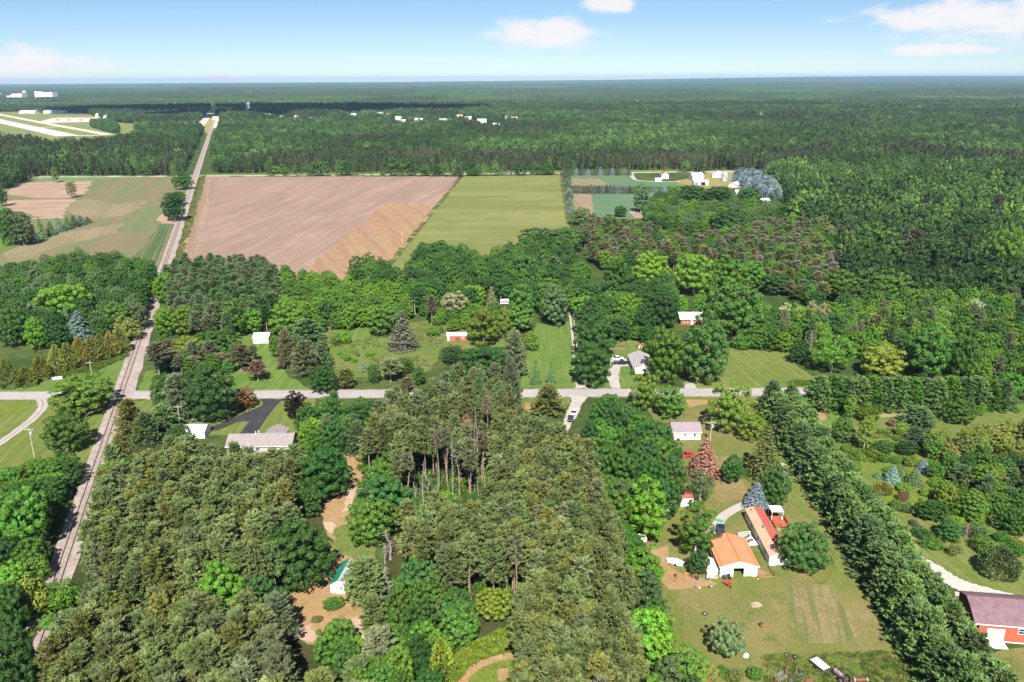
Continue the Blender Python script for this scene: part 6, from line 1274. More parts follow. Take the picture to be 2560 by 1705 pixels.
# the orange-roofed garage: open bay in the gable towards us
a, b, c = gp('P', 1285, 1165, 2.7), gp('P', 1885, 1160, 2.7), gp('P', 1640, 730, 2.7)
GW, GL = (b - a).length - .7, (c - b).length - .7
gar = empty('garage', (a.x + .35, a.y + .35, 0), ang(a, b)); tag(gar, 'white garage with bright orange metal roof and an open bay', 'garage')
m = MB(); wh, ris = 2.7, 1.25; bx0, bx1, bz = GW * .36, GW * .64, 2.15
m.poly([(0, 0, 0), (bx0, 0, 0), (bx0, 0, bz), (bx1, 0, bz), (bx1, 0, 0), (GW, 0, 0), (GW, 0, wh), (GW / 2, 0, wh + ris), (0, 0, wh)])
m.poly([(0, 0, 0), (0, 0, wh), (0, GL, wh), (0, GL, 0)]); m.poly([(GW, 0, 0), (GW, GL, 0), (GW, GL, wh), (GW, 0, wh)]); m.poly([(0, GL, 0), (0, GL, wh), (GW / 2, GL, wh + ris), (GW, GL, wh), (GW, GL, 0)])
m.build('wall', M_WHITE, gar)
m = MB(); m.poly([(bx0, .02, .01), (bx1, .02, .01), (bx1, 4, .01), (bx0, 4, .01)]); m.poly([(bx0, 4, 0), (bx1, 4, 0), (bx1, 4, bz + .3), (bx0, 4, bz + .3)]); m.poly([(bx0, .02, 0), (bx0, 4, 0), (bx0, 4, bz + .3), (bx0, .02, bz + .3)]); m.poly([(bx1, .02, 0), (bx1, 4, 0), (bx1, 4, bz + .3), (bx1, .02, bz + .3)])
m.build('bay', M_DARK, gar)  # shade inside the bay is put into its near-black colour
for side in (0, 1):
    s = MB(); e = .35; sl = ris / (GW / 2); z0, z1 = wh - sl * e + .12, wh + ris + .12
    if side == 0: s.slab((-e, -e, z0), (GW / 2, -e, z1), (GW / 2, GL + e, z1), (-e, GL + e, z0), .11)
    else: s.slab((GW / 2, -e, z1), (GW + e, -e, z0), (GW + e, GL + e, z0), (GW / 2, GL + e, z1), .11)
    ro = s.build('roof', M_ORANGE, gar)
    k = MB(); xx = .28 if side == 0 else GW - .28 ; zz = z0 + sl * (.28 + e) + .012
    dz = sl * .14; k.poly([(xx - .14, -e, zz - dz if side == 0 else zz + dz), (xx + .14, -e, zz + dz if side == 0 else zz - dz), (xx + .14, GL + e, zz + dz if side == 0 else zz - dz), (xx - .14, GL + e, zz - dz if side == 0 else zz + dz)])
    k.build('eave_trim', M_ORANGE_D, ro)
c_ = MB()
for s in (-1, 1): c_.poly([(GW / 2, -.37, wh + ris + .15), (GW / 2 + s * .2, -.37, wh + ris + .15 - .2 * sl), (GW / 2 + s * .2, GL + .37, wh + ris + .15 - .2 * sl), (GW / 2, GL + .37, wh + ris + .15)])
c_.build('ridge_cap', M_ORANGE_D, gar)
for s in (0, 1):
    f = MB(); x0, x1 = (-.35, GW / 2) if s == 0 else (GW / 2, GW + .35); za, zb = (wh - sl * .35, wh + ris) if s == 0 else (wh + ris, wh - sl * .35)
    f.slab((x0, -.37, za - .1), (x1, -.37, zb - .1), (x1, -.37, zb + .1), (x0, -.37, za + .1), .03); f.build('barge_board', M_WHITE_TRIM, gar)
def local(root, x, y, z=0.0):
    r = root.rotation_euler.z; return Vector((root.location.x + x * math.cos(r) - y * math.sin(r), root.location.y + x * math.sin(r) + y * math.cos(r), z))
# mobile home
a, b, c = gp('P', 2020, 1005, 2.55), gp('P', 2315, 1005, 2.55), gp('P', 1660, 305, 2.55)
MW, ML = (b - a).length - .3, (c - a).length - .3
mob = gable_house('mobile_home', 'long white mobile home with tan and red metal roof beside the garage', 'mobile home', (a.x + .15, a.y + .15), math.atan2(c.y - a.y, c.x - a.x) - math.pi / 2, MW, ML, 2.55, .75, M_WHITE, M_TAN_ROOF, 'y', .15, M_RED_ROOF, seams=1.15, cap=M_RED_ROOF, fascia=M_RED_ROOF,
                  windows=[('front', MW * .62, 1.5, .55, .6), ('left', 3, 1.0, 1.3, 1.1), ('left', 9, 1.0, 1.3, 1.1), ('left', 14.5, 1.0, 1.3, 1.1), ('left', 18.5, 1.0, .9, 1.1)], doors=[('left', 7.2, .95, 2.05, M_WHITE_TRIM)])
for (fx, fy) in ((.22, .1), (.36, .52), (.38, .55), (.22, .93)):
    v = MB(); x = MW * fx; z = 2.55 + .75 * fx * 2 + .1; v.lathe([(.11, z), (.11, z + .3), (.17, z + .32), (.15, z + .4)], 8, (x, ML * fy)); v.build('roof_vent', M_STEEL, mob)
k = MB(); k.tube([(.3, -.03, .2), (.6, -.06, .5), (1.2, -.06, .5), (1.9, -.06, .15), (2.8, -.06, .12)], .07, 6); k.build('drain_pipe', M_STEEL, mob)
# white railed deck between garage and home
d0 = gp('P', 1650, 880); deck = empty('white_deck', (gp('P', 1700, 890).x, gp('P', 1700, 890).y, 0), ang(gp('P', 1700, 890), gp('P', 1850, 870))); tag(deck, 'grey plank deck with white railings between garage and mobile home', 'deck')
DW, DL = 3.0, 4.6
pm = MB().box(0, DW, 0, .14, .5, .54).mesh('plank', mat_plain('deck_plank', (.50, .47, .44), .8))
for i in range(30): o = link(bpy.data.objects.new('plank', pm), deck); o.location = (0, i * .153, 0)
for (x, y) in ((0, 0), (DW, 0), (0, DL), (DW, DL), (0, DL / 2)):
    MB().box(x - .06, x + .06, y - .06, y + .06, 0, 1.5).build('post', M_WHITE_TRIM, deck)
for (p, q) in (((0, 0), (0, DL)), ((0, DL), (DW, DL)), ((0, 0), (DW * .5, 0))):
    for z in (.75, 1.4):
        MB().box(min(p[0], q[0]) - .03, max(p[0], q[0]) + .03, min(p[1], q[1]) - .03, max(p[1], q[1]) + .03, z, z + .1).build('rail', M_WHITE_TRIM, deck)
    n = int(max(abs(q[0] - p[0]), abs(q[1] - p[1])) / .3)
    bm_ = MB()
    for i in range(n): x, y = p[0] + (q[0] - p[0]) * (i + .5) / n, p[1] + (q[1] - p[1]) * (i + .5) / n; bm_.box(x - .03, x + .03, y - .03, y + .03, .85, 1.4)
    tag(bm_.build('balusters', M_WHITE_TRIM, deck), kind='stuff')
# patio table and chairs on it
for i, (x, y) in enumerate(((.9, 1.2), (2.1, 1.9), (1.0, 3.0), (2.0, 3.6))):
    p = local(deck, x, y); r = empty('patio_chair', (p.x, p.y, .54), i * 1.3); tag(r, 'small grey chair on the white-railed deck, %s from its steps' % ORD[i], 'chair', 'chairs on the white deck')
    MB().box(-.25, .25, -.25, .25, .38, .43).build('seat', M_STEEL, r); MB().box(-.25, .25, .22, .26, .43, .9).build('backrest', M_STEEL, r)
    for (sx, sy) in ((-.22, -.22), (.22, -.22), (-.22, .22), (.22, .22)): MB().box(sx - .02, sx + .02, sy - .02, sy + .02, 0, .38).build('leg', M_STEEL, r)
# red-stained deck with canopy on the far side of the home
q = gp('P', 2110, 600); rdk = empty('canopy_deck', (q.x, q.y, 0), mob.rotation_euler.z); tag(rdk, 'red-stained deck with a pale canopy behind the mobile home', 'deck')
MB().box(0, 3.2, 0, 5.0, .55, .62).build('floor_boards', M_REDWOOD, rdk)
MB().box(-.2, 2.9, 3.2, 6.4, 2.7, 2.8).build('canopy', M_PALEMETAL, rdk)
for (x, y) in ((0, 3.4), (2.7, 3.4), (0, 6.2), (2.7, 6.2)): MB().box(x - .05, x + .05, y - .05, y + .05, 0, 2.7).build('post', M_WHITE_TRIM, rdk)
for (x0, x1, y0, y1) in ((3.1, 3.2, 0, 3.6), (1.2, 3.1, 0, .1), (3.1, 3.2, 3.6, 5.0)): MB().box(x0, x1, y0, y1, .62, 1.5).build('rail', M_REDWOOD, rdk)
for i in range(3): MB().box(.1, 1.1, -.35 * (i + 1), -.35 * i - .02, 0, .45 - .13 * i).build('step', M_WOOD, rdk)
q = gp('P', 2200, 490); r = empty('propane_tank', (q.x, q.y, .62)); tag(r, 'white round tank on the red-stained deck', 'tank'); MB().lathe([(.18, 0), (.24, .1), (.24, .5), (.12, .62), (.08, .7)], 10).build('body', M_WHITE_TRIM, r); MB().lathe([(.05, .7), (.05, .8)], 8).build('valve', M_STEEL, r)
# brown brush fence from garage to home corner
p0, p1, p2 = gp('P', 1855, 1320), gp('P', 2085, 1300), gp('P', 2010, 1180)
fen = empty('wire_fence', (p0.x, p0.y, 0)); tag(fen, 'low rusty wire fence between garage and mobile home', 'fence')
for (s, e) in ((p0, p1), (p1, p2)):
    n = 6
    for i in range(n + 1): w = s.lerp(e, i / n) - p0; MB().box(w.x - .04, w.x + .04, w.y - .04, w.y + .04, 0, 1.0).build('post', M_WOOD, fen)
    w0, w1 = s - p0, e - p0
    for z in (.25, .5, .75, .95): MB().tube([(w0.x, w0.y, z), (w1.x, w1.y, z)], .015, 4).build('wire', M_RUSTY, fen)
# mauve-roofed house
hq = gp('F', 432, 325)
gable_house('house', 'small white house with mauve shingle roof at the top of the yard', 'house', hq, 0, 8.4, 6.6, 2.6, 1.7, M_WHITE, M_MAUVE, 'x', .4, cap=M_MAUVE, fascia=M_WHITE_TRIM, windows=[('front', 6.6, .95, .85, 1.2), ('front', 3.6, .95, .7, 1.1)], doors=[('front', 4.8, .9, 2.0, M_WHITE_TRIM)])
# little white shed with red roof + picnic table
q = gp('P', 715, 275)
gable_house('red_roofed_shed', 'small white shed with a red roof among the yard trees', 'shed', q, .05, 3.2, 3.6, 2.5, .5, M_WHITE, M_RED_ROOF, 'x', .2, roof2=M_RED_ROOF, windows=[('front', 1.0, 1.3, .6, .45, 'window', None, 0)], doors=[('front', 2.5, .75, 1.95, M_DARK)])
q = gp('P', 500, 365); r = empty('garden_bench', (q.x, q.y, 0), .3); tag(r, 'white garden bench on the grass below the red-roofed shed', 'bench')
MB().box(-.9, .9, -.25, .25, .42, .48).build('seat', M_WHITE_TRIM, r); MB().box(-.9, .9, .22, .28, .48, .95).build('backrest', M_WHITE_TRIM, r)
for sx in (-.8, .8):
    for sy in (-.2, .2): MB().box(sx - .04, sx + .04, sy - .04, sy + .04, 0, .42).build('leg', M_WHITE_TRIM, r)
# white lean-to shed beside the garage
q = gp('P', 1100, 1330)
gable_house('lean_to_shed', 'low white shed tight against the side of the garage', 'shed', q, 0, 2.3, 4.6, 1.9, .45, M_WHITE, M_WHITE, 'y', .15, doors=[('front', 1.3, 1.0, .5, M_SILVER, 'hatch')])
# tarped boat
q = gp('P', 560, 1160); r = empty('covered_boat', (q.x + 1.4, q.y + 1.4, 0), 1.05); tag(r, 'boat under a pale blue-grey tarp beside the tree', 'boat')
m = MB(); ring = []
for i in range(7):
    t = i / 6; w = 1.05 * (1 - (2 * t - 1.0) ** 4 * .55) * (1 if t < .6 else 1 - (t - .6) * 1.3); h = .7 + .5 * math.sin(math.pi * min(1, t * 1.1)); y = -2.2 + 4.4 * t
    for (xx, zz) in ((-w, .25), (-w * .95, h * .7), (-w * .4, h), (0, h + .15), (w * .4, h), (w * .95, h * .7), (w, .25)): m.v.append((xx, y, zz))
for i in range(6):
    for j in range(6): n = i * 7 + j; m.face(n, n + 1, n + 8, n + 7)
m.face(*range(7)); m.face(*range(42, 49)); m.build('tarp', M_TARP, r, True)
MB().box(-.7, .7, -1.9, 1.6, .12, .3).build('hull', M_WHITE_TRIM, r)
for sx in (-1.0, 1.0): w = MB(); w.tube([(sx - .1, -.4, .3), (sx + .1, -.4, .3)], .3, 12); w.build('wheel', M_TIRE, r)
# camper top among trees at the left of the yard
q = gp('P', 40, 870); r = empty('pickup_camper', (q.x, q.y, 0), .15); tag(r, 'white camper trailer with brown stripe under the poplars', 'trailer')
MB().box(0, 2.9, 0, 2.0, .5, 2.2).build('body', M_WHITE, r); MB().box(-.02, 2.92, -.03, 0, .5, 1.1).build('stripe', M_RUSTY, r)
for x in (.7, 2.1): w = MB(); w.tube([(x, -.05, .33), (x, .15, .33)], .33, 12); w.build('wheel', M_TIRE, r)
# red gambrel barn
e0, e1 = gp('T', 485, 850, 4.0), gp('T', 1283, 915, 4.0)
barn = empty('red_barn', (e0.x, e0.y, 0), ang(e0, e1)); tag(barn, 'red barn with plum gambrel roof and white door, cut by the picture edge', 'barn')
BL, BD = 17.0, 10.4
bp = [(.25, 0), (.25, 4.0), (3.3, 5.75), (5.3, 6.45), (7.3, 5.75), (BD, 4.0), (BD, 0)]
m = MB(); m.prism([(y, z) for y, z in bp], .25, BL, 'x'); m.build('wall', M_BARN, barn)
rp = [(-.05, 3.96), (3.25, 5.87), (5.3, 6.6), (7.35, 5.87), (BD + .35, 3.96)]
for i in range(4):
    s = MB(); (y0, z0), (y1, z1) = rp[i], rp[i + 1]; s.slab((-.75, y0, z0), (BL + .4, y0, z0), (BL + .4, y1, z1), (-.75, y1, z1), .1); ro = s.build('roof', M_PLUM, barn)
MB().box(-.75, BL + .4, -.1, -.03, 3.78, 4.0).build('fascia', M_WHITE_TRIM, barn)
s = MB()
for i in range(4):
    (y0, z0), (y1, z1) = rp[i], rp[i + 1]; s.poly([(-.77, y0, z0 - .16), (-.77, y0, z0 + .03), (-.77, y1, z1 + .03), (-.77, y1, z1 - .16)])
s.build('barge_board', M_WHITE_TRIM, barn)
MB().box(.25, BL, .21, .25, .0, .22).build('sill', M_WHITE_TRIM, barn)
dr = MB().box(1.75, 5.0, .13, .22, .05, 2.95).build('garage_door', M_WHITE_TRIM, barn)
for i in range(1, 4): MB().box(1.75, 5.0, .115, .128, .05 + i * .725, .07 + i * .725).build('door_groove', M_SILVER, dr)
bt = MB().box(0, .035, .215, .25, .3, 3.75).mesh('batten', M_BARN)
for i in range(40):
    x = .35 + i * .41
    if 1.6 < x < 5.1 or 7.2 < x < 8.6: continue
    o = link(bpy.data.objects.new('batten', bt), barn); o.location = (x, 0, 0)
w = MB()
for s in ((7.3, 8.5, 2.2, 2.3), (7.3, 8.5, 3.4, 3.5), (7.3, 7.4, 2.3, 3.4), (8.4, 8.5, 2.3, 3.4), (7.4, 8.4, 2.82, 2.88)): w.box(s[0], s[1], .13, .22, s[2], s[3])
f = w.build('window', M_WHITE_TRIM, barn); MB().box(7.4, 8.4, .19, .215, 2.3, 3.4).build('pane', M_GLASS, f)
q0 = local(barn, 1.6, -1.9); ap = empty('concrete_pad', (q0.x, q0.y, 0), barn.rotation_euler.z); MB().box(0, 3.6, 0, 2.0, .0, .14).build('slab', M_CONC, ap); tag(ap, 'pale concrete pad in front of the white barn door', 'slab')
# white house with grey roof
a, c = gp('X', 1310, 560, 2.6), gp('X', 1240, 328, 2.6)
gable_house('white_house', 'white house with grey roof by the road, half under a tall tree', 'house', (a.x + .3, a.y + .3), 0, 7.4, (c - a).length - .5, 2.6, 1.5, M_WHITE, M_GREYROOF, 'y', .35, cap=M_GREYROOF, fascia=M_WHITE_TRIM, windows=[('front', 3.6, .9, 1.3, 1.2), ('left', 3, .9, 1.2, 1.1), ('left', 8, .9, 1.2, 1.1)], doors=[('left', 5.5, .95, 2.05, M_DARK)])
# pale metal roof
q = gp('E', 1300, 328)
gable_house('metal_roofed_house', 'brick house with wide pale metal roof among big maples', 'house', q, 0, 11.0, 10.0, 2.5, 1.8, M_BRICK, M_PALEMETAL, 'x', .5, seams=1.6, cap=M_PALEMETAL, windows=[('front', 2.2, .9, 1.2, 1.1), ('front', 8, .9, 1.2, 1.1)], doors=[('front', 5, 1.0, 2.0, M_WHITE_TRIM)])
# white garage on the lawn
q = gp('D', 112, 668)
gable_house('white_garage', 'plain white garage at the end of a mown strip', 'garage', q, .02, 6.4, 6.0, 2.5, 1.3, M_WHITE, M_PALEMETAL, 'x', .3, fascia=M_WHITE_TRIM, windows=[('front', 3.2, 1.4, .4, .35, 'window', None, 0)], doors=[('front', 1.4, 2.2, 2.0, M_WHITE_TRIM)])
# red shed
q = gp('D', 1740, 645)
gable_house('red_shed', 'low red shed with white roof and white door under the lime-green tree', 'shed', q, 0, 8.2, 4.0, 2.1, .9, M_BARN, M_PALEMETAL, 'x', .25, doors=[('front', .7, .9, 1.8, M_WHITE_TRIM), ('front', 4.6, 2.0, 1.7, M_RUSTY)], windows=[('front', 6.8, .9, .8, .7)])
# white trailer behind
q = gp('D', 2190, 350); r = empty('travel_trailer', (q.x, q.y, 0), .03); tag(r, 'white travel trailer with dark window band behind the belt of trees', 'trailer')
MB().box(0, 4.2, 0, 2.4, .5, 2.7).build('body', M_WHITE, r); MB().box(.15, 4.05, -.03, 0, 1.5, 2.1).build('window_band', M_GLASS, r); MB().box(0, 4.2, -.04, 0, .5, .9).build('stripe', M_RUSTY, r); MB().box(1.2, 3.4, .4, 2.0, 2.7, 2.85).build('roof_unit', M_WHITE_TRIM, r)
for x in (1.4, 2.6): w = MB(); w.tube([(x, -.06, .35), (x, .16, .35)], .35, 12); w.build('wheel', M_TIRE, r)
q = gp('E', 250, 152)
gable_house('back_shed', 'small shed with pinkish roof behind the trees at the long lawn', 'shed', q, 0, 4.2, 4.0, 2.2, .9, M_WHITE, M_GREYROOF2, 'x', .3, windows=[('front', 2, 1.2, .7, .6)], doors=[('front', 3.3, .8, 1.9, M_WOOD)])
# ranch house with asphalt drive
a, b = gp('R', 640, 805, 2.6), gp('R', 1480, 790, 2.6)
ra = gable_house('ranch_house', 'long low house with pinkish-grey roof behind the plantation pines', 'house', (a.x, a.y + .5), ang(a, b), (b - a).length - .4, 8.4, 2.6, 1.9, mat_plain('tan_siding', (.48, .42, .36), .7), M_GREYROOF2, 'x', .45, cap=M_GREYROOF2, fascia=M_WHITE_TRIM, windows=[('front', 4, .9, 1.4, 1.2), ('front', 9, .9, 1.4, 1.2), ('front', 14, .9, 1.4, 1.2), ('right', 4.5, .9, 1.2, 1.1)])
w = MB(); wx = (b - a).length - 6.5
w.slab((wx - 3.2, 4.2, 3.2), (wx, 4.2, 4.7), (wx, 11, 4.7), (wx - 3.2, 11, 3.2), .1); w.slab((wx, 4.2, 4.7), (wx + 3.2, 4.2, 3.2), (wx + 3.2, 11, 3.2), (wx, 11, 4.7), .1); w.build('cross_roof', M_GREYROOF2, ra)
MB().box(wx - 2.9, wx + 2.9, 8.4, 10.7, 0, 3.3).build('cross_wing', MATS['tan_siding'], ra)
for (x, y) in ((wx - 5, 4.0), (wx - 4.3, 4.6)): v = MB(); v.lathe([(.12, 4.2), (.12, 5.1), (.2, 5.15), (.18, 5.3)], 8, (x, y)); v.build('roof_vent', M_WHITE_TRIM, ra)
q = gp('R', 105, 700)
gable_house('white_shed', 'white shed at the left end of the asphalt drive', 'shed', q, .02, 6.4, 5.5, 2.4, 1.0, M_WHITE, M_PALEMETAL, 'x', .3, fascia=M_WHITE_TRIM, doors=[('back', 3, 2.6, 2.1, M_WHITE_TRIM)])
# cabin
a, b, c = gp('Y', 300, 720, 2.3), gp('Y', 580, 740, 2.3), gp('Y', 485, 320, 2.3)
cab = gable_house('cabin', 'little white cabin with dark green metal roof in the sandy clearing', 'cabin', (a.x + .2, a.y + .2), ang(a, b), (b - a).length - .1, (c - a).length - .5, 2.3, 1.1, M_WHITE, M_GREEN, 'y', .25, M_SILVER, cap=M_GREEN, windows=[('front', 1.0, 1.15, .5, .5, 'window', None, 1), ('front', 2.45, .95, .7, .85, 'window', None, 1), ('right', 2.0, 1.0, .8, .8)], doors=[('right', 5, .9, 1.95, M_WOOD)])  # right slope in silver: light reflecting off the roof, painted into its colour
q = gp('Y', 760, 660); r = empty('orange_tarp_heap', (q.x, q.y, 0)); tag(r, 'orange tarp-covered heap behind the cabin', 'heap'); MB().lathe([(.9, 0), (.8, .4), (.45, .8), (.1, .95)], 9).build('tarp', mat_plain('orange_tarp', (.6, .17, .05), .6), r); MB().lathe([(1.0, 0), (.95, .12)], 9).build('pallet', M_WOOD, r)
# farm on the far side of the fields
q = gp('U', 100, 350)
gable_house('farmhouse', 'white farmhouse with red roof at the end of the farm lane', 'house', q, .1, 8, 9, 4.8, 2.6, M_WHITE, M_RED_ROOF, 'y', .4, windows=[('front', 2.2, 1, 1.0, 1.4), ('front', 5.6, 1, 1.0, 1.4), ('front', 4, 3.6, 1.0, 1.3)], doors=[('front', 4, 1.0, 2.1, M_DARK)])
q = gp('U', -10, 402)
gable_house('farm_garage', 'low white outbuilding in front of the farmhouse', 'garage', q, .05, 6.5, 6, 2.6, 1.2, M_WHITE, M_PALEMETAL, 'x', .3, doors=[('front', 2, 2.4, 2.1, M_WHITE_TRIM)])
q = gp('U', 705, 405)
gable_house('machine_shed', 'big white machine shed, tallest in the farmyard', 'shed', (q.x, q.y + 9), .04, 12, 16, 4.6, 3.2, M_WHITE, M_PALEMETAL, 'x', .4, seams=2.4, windows=[('front', 9, 1.5, 1.2, 1.0)])
q = gp('U', 700, 465)
gable_house('open_shed', 'open-fronted grey-roofed shed before the machine shed', 'shed', q, .04, 15, 9, 3.4, 1.6, M_WHITE, M_SILVER, 'x', .4, seams=2.4, doors=[('front', 2.4, 3.6, 2.7, mat_plain('faded_blue_door', (.16, .22, .36), .6)), ('front', 9.4, 4.6, 2.8, M_DARK), ('front', 13.2, 1.2, 2.2, M_WHITE_TRIM)])  # the wide dark panel is no door: painted shade of the open front
q = gp('U', 1035, 322)
gable_house('farm_workshop', 'white gabled workshop beside the grain bin', 'shed', q, -.35, 9, 13, 4.2, 2.3, M_WHITE, M_PALEMETAL, 'y', .4, doors=[('left', 3.5, 3.6, 3.0, M_DARK), ('front', 4.5, 1.0, 2.1, M_WHITE_TRIM)], windows=[('front', 7, 1.2, 1.0, 1.0)])
q = gp('U', 1278, 390); gb = empty('grain_bin', (q.x, q.y + 3.5, 0)); tag(gb, 'round galvanised grain bin with conical lid in the farmyard', 'grain bin')
for i in range(7): MB().lathe([(3.45, i * 1.05), (3.5, i * 1.05 + .5), (3.45, i * 1.05 + 1.03)], 28).build('ring', M_GALV, gb)
MB().lathe([(3.6, 7.3), (.5, 9.3), (.5, 9.6)], 28).build('roof', M_SILVER, gb); k = MB(); k.tube([(-2.5, -3.3, 6.8), (3.5, -4.0, .6)], .14, 6); k.build('auger', M_STEEL, gb)
q = gp('U', 1330, 500)
gable_house('long_metal_shed', 'low long metal shed beside the blue spruces', 'shed', q, -.5, 9, 17, 2.8, 1.7, mat_plain('blue_grey_wall', (.42, .48, .58), .6), M_PALEMETAL, 'y', .4, seams=2.2, doors=[('front', 4.5, 3, 2.4, M_WHITE_TRIM)])
for (fr, x, y, W_, L_, l) in (('U', 1468, 642, 4, 4, 'tiny white shed in front of the blue spruces'), ('U', 1935, 812, 8, 9, 'white cottage half hidden in the wood below the farm'), ('U', 2020, 262, 11, 9, 'white-roofed barn behind the blue spruces'), ('I', 612, 482, 12, 8, 'white-roofed house alone in the eastern forest')):
    q = gp(fr, x, y); gable_house('cottage' if 'cott' in l or 'house' in l else 'small_barn', l, 'house' if 'cott' in l or 'house' in l else 'shed', q, .1, W_, L_, 2.8, 1.7, M_WHITE, M_PALEMETAL, 'x', .4, windows=[('front', W_ * .25, 1, 1.0, 1.0)], doors=[('front', W_ * .6, 1.0, 2.0, M_DARK)])
# wood stack, playhouse and swing fence by the white house
q = gp('X', 880, 235); r = empty('wood_stack', (q.x, q.y, 0)); tag(r, 'long stack of brown firewood behind the parked pickup', 'wood stack')
lm = MB(); lm.tube([(0, 0, 0), (0, .55, 0)], .13, 7); lm = lm.mesh('log', M_WOOD)
for i in range(24):
    for j in range(4): o = link(bpy.data.objects.new('log', lm), r); o.location = (.15 + i * .27 + (j % 2) * .13, RNG.uniform(-.05, .05), .14 + j * .24)
MB().slab((-.1, -.2, 1.15), (6.9, -.2, 1.15), (6.9, .9, 1.25), (-.1, .9, 1.25), .05).build('cover_sheet', M_RUSTY, r)
p0, p1 = gp('X', 1190, 190), gp('X', 1560, 178); fe = empty('board_fence', (p0.x, p0.y, 0)); tag(fe, 'thin reddish rail fence running right from the wood stack', 'fence')
for i in range(7): w = (p1 - p0) * (i / 6); MB().box(w.x - .06, w.x + .06, w.y - .06, w.y + .06, 0, 1.1).build('post', M_REDWOOD, fe)
for z in (.45, .9): w = p1 - p0; MB().tube([(0, 0, z), (w.x, w.y, z)], .06, 4).build('rail', M_REDWOOD, fe)
q = gp('X', 1390, 225)
gable_house('playhouse', 'tiny wooden playhouse on the lawn behind the white house', 'playhouse', q, 0, 1.5, 1.4, 1.2, .8, mat_plain('pale_wood', (.55, .40, .27), .8), M_REDWOOD, 'y', .15, doors=[('front', .95, .5, .9, M_DARK)], windows=[('front', .4, .6, .35, .35, 'window', None, 0)])

# ------------------------------------------------------------------ airfield and town
q0, q1 = gp('V', 990, 888), gp('V', 1800, 888)
hn = 7; wdt = (q1 - q0).length / hn
for i in range(hn):
    q = q0.lerp(q1, i / hn)
    gable_house('hangar', 'pink and white hangar beside the runway, %s from the left' % ORD[i], 'hangar', (q.x, q.y + (i % 2) * 14), ang(q0, q1), wdt * .96, 34, 5.2, 3.5, M_WHITE, M_PINKROOF if i % 2 else M_PALEMETAL, 'y', .8, M_PINKROOF, 'airfield hangars', doors=[('front', wdt * .48, wdt * .6, 4.6, mat_plain('hangar_door', (.66, .5, .47), .6))], thick=.3)
for (x0, x1, yb, l) in ((375, 690, 736, 'long low white shed at the far side of the airfield, left of two'), (850, 1235, 733, 'long low white shed at the far side of the airfield, right of two')):
    q0, q1 = gp('V', x0, yb), gp('V', x1, yb); gable_house('airfield_shed', l, 'shed', q0, ang(q0, q1), (q1 - q0).length, 24, 6.0, 4.0, M_WHITE, M_PALEMETAL, 'x', .6, doors=[('front', 30, 18, 4.5, M_SILVER)], thick=.3)
for (x0, x1, yb, l) in ((2030, 2190, 850, 'white house with two wings beside the hangars'), (2220, 2310, 816, 'small white house right of the winged one'), (1875, 1985, 806, 'white bungalow left of the winged one')):
    q0, q1 = gp('V', x0, yb), gp('V', x1, yb); gable_house('airfield_house', l, 'house', q0, ang(q0, q1), (q1 - q0).length, 12, 5, 5, M_WHITE, M_PALEMETAL, 'x', .6, windows=[('front', 4, 1.5, 2, 1.6), ('front', 9, 1.5, 2, 1.6)], thick=.3)
# big white works on the horizon
q0, q1 = gp('V', 695, 452), gp('V', 1050, 452); wk = empty('factory', (q0.x, q0.y, 0), ang(q0, q1)); FWD = (q1 - q0).length; tag(wk, 'large white factory block above the trees at far left', 'factory')
MB().box(0, FWD * .2, 0, 40, 0, 44).build('end_tower', M_WHITE, wk); MB().box(FWD * .2, FWD * .68, 3, 40, 0, 38).build('main_block', M_WHITE, wk); MB().box(FWD * .68, FWD, -2, 40, 0, 40).build('wing', M_PALEMETAL, wk)
MB().box(FWD * .2, FWD * .66, -12, 3, 0, 16).build('low_hall', M_BEIGE, wk)
for i in range(8):
    for j in range(2): MB().box(FWD * (.23 + .055 * i), FWD * (.26 + .055 * i), 2.9, 3.0, 19 + 8 * j, 23 + 8 * j).build('window', M_GLASS, wk)
q0, q1 = gp('V', 140, 462), gp('V', 450, 462); wk = empty('warehouse', (q0.x, q0.y, 0), ang(q0, q1)); FWD = (q1 - q0).length; tag(wk, 'beige stepped warehouse at the far left of the horizon', 'warehouse')
for (a_, b_, h_, mt) in ((0, .3, 22, M_WHITE), (.3, .7, 34, M_BEIGE), (.7, 1, 36, M_BEIGE)): MB().box(FWD * a_, FWD * b_ - .5, 0, 40, 0, h_).build('hall', mt, wk)
MB().box(FWD * .75, FWD * 1.0, -6, 0, 0, 20).build('loading_bay', M_WHITE, wk)
def wt(x, y, fr, H_, R_, label, mat):
    q = gp(fr, x, y); r = empty('water_tower', (q.x, q.y, 0)); tag(r, label, 'water tower')
    MB().lathe([(.3 * R_, H_ * .66), (R_ * .8, H_ * .70), (R_, H_ * .77), (R_, H_ * .9), (R_ * .75, H_ * .96), (R_ * .1, H_)], 18).build('tank', mat, r, True)
    MB().lathe([(R_ * .14, 0), (R_ * .14, H_ * .68)], 8).build('riser_pipe', mat, r)
    for i in range(4): a_ = i * math.pi / 2 + .4; k = MB(); k.tube([(math.cos(a_) * R_ * 1.15, math.sin(a_) * R_ * 1.15, 0), (math.cos(a_) * R_ * .85, math.sin(a_) * R_ * .85, H_ * .75)], R_ * .11, 5); k.build('leg', mat, r)
    k = MB(); k.lathe([(R_ * 1.05, H_ * .77), (R_ * 1.1, H_ * .775), (R_ * 1.05, H_ * .78)], 18); k.build('catwalk', mat, r)
M_WT = mat_plain('pale_teal_paint', (.55, .70, .72), .5, .3)
wt(410, 122, 'O', 36, 5.5, 'pale teal water tower standing above the highway trees', M_WT)
wt(500, 430, 'V', 45, 11, 'white water tower between the factory and warehouse on the horizon', M_WHITE_TRIM)
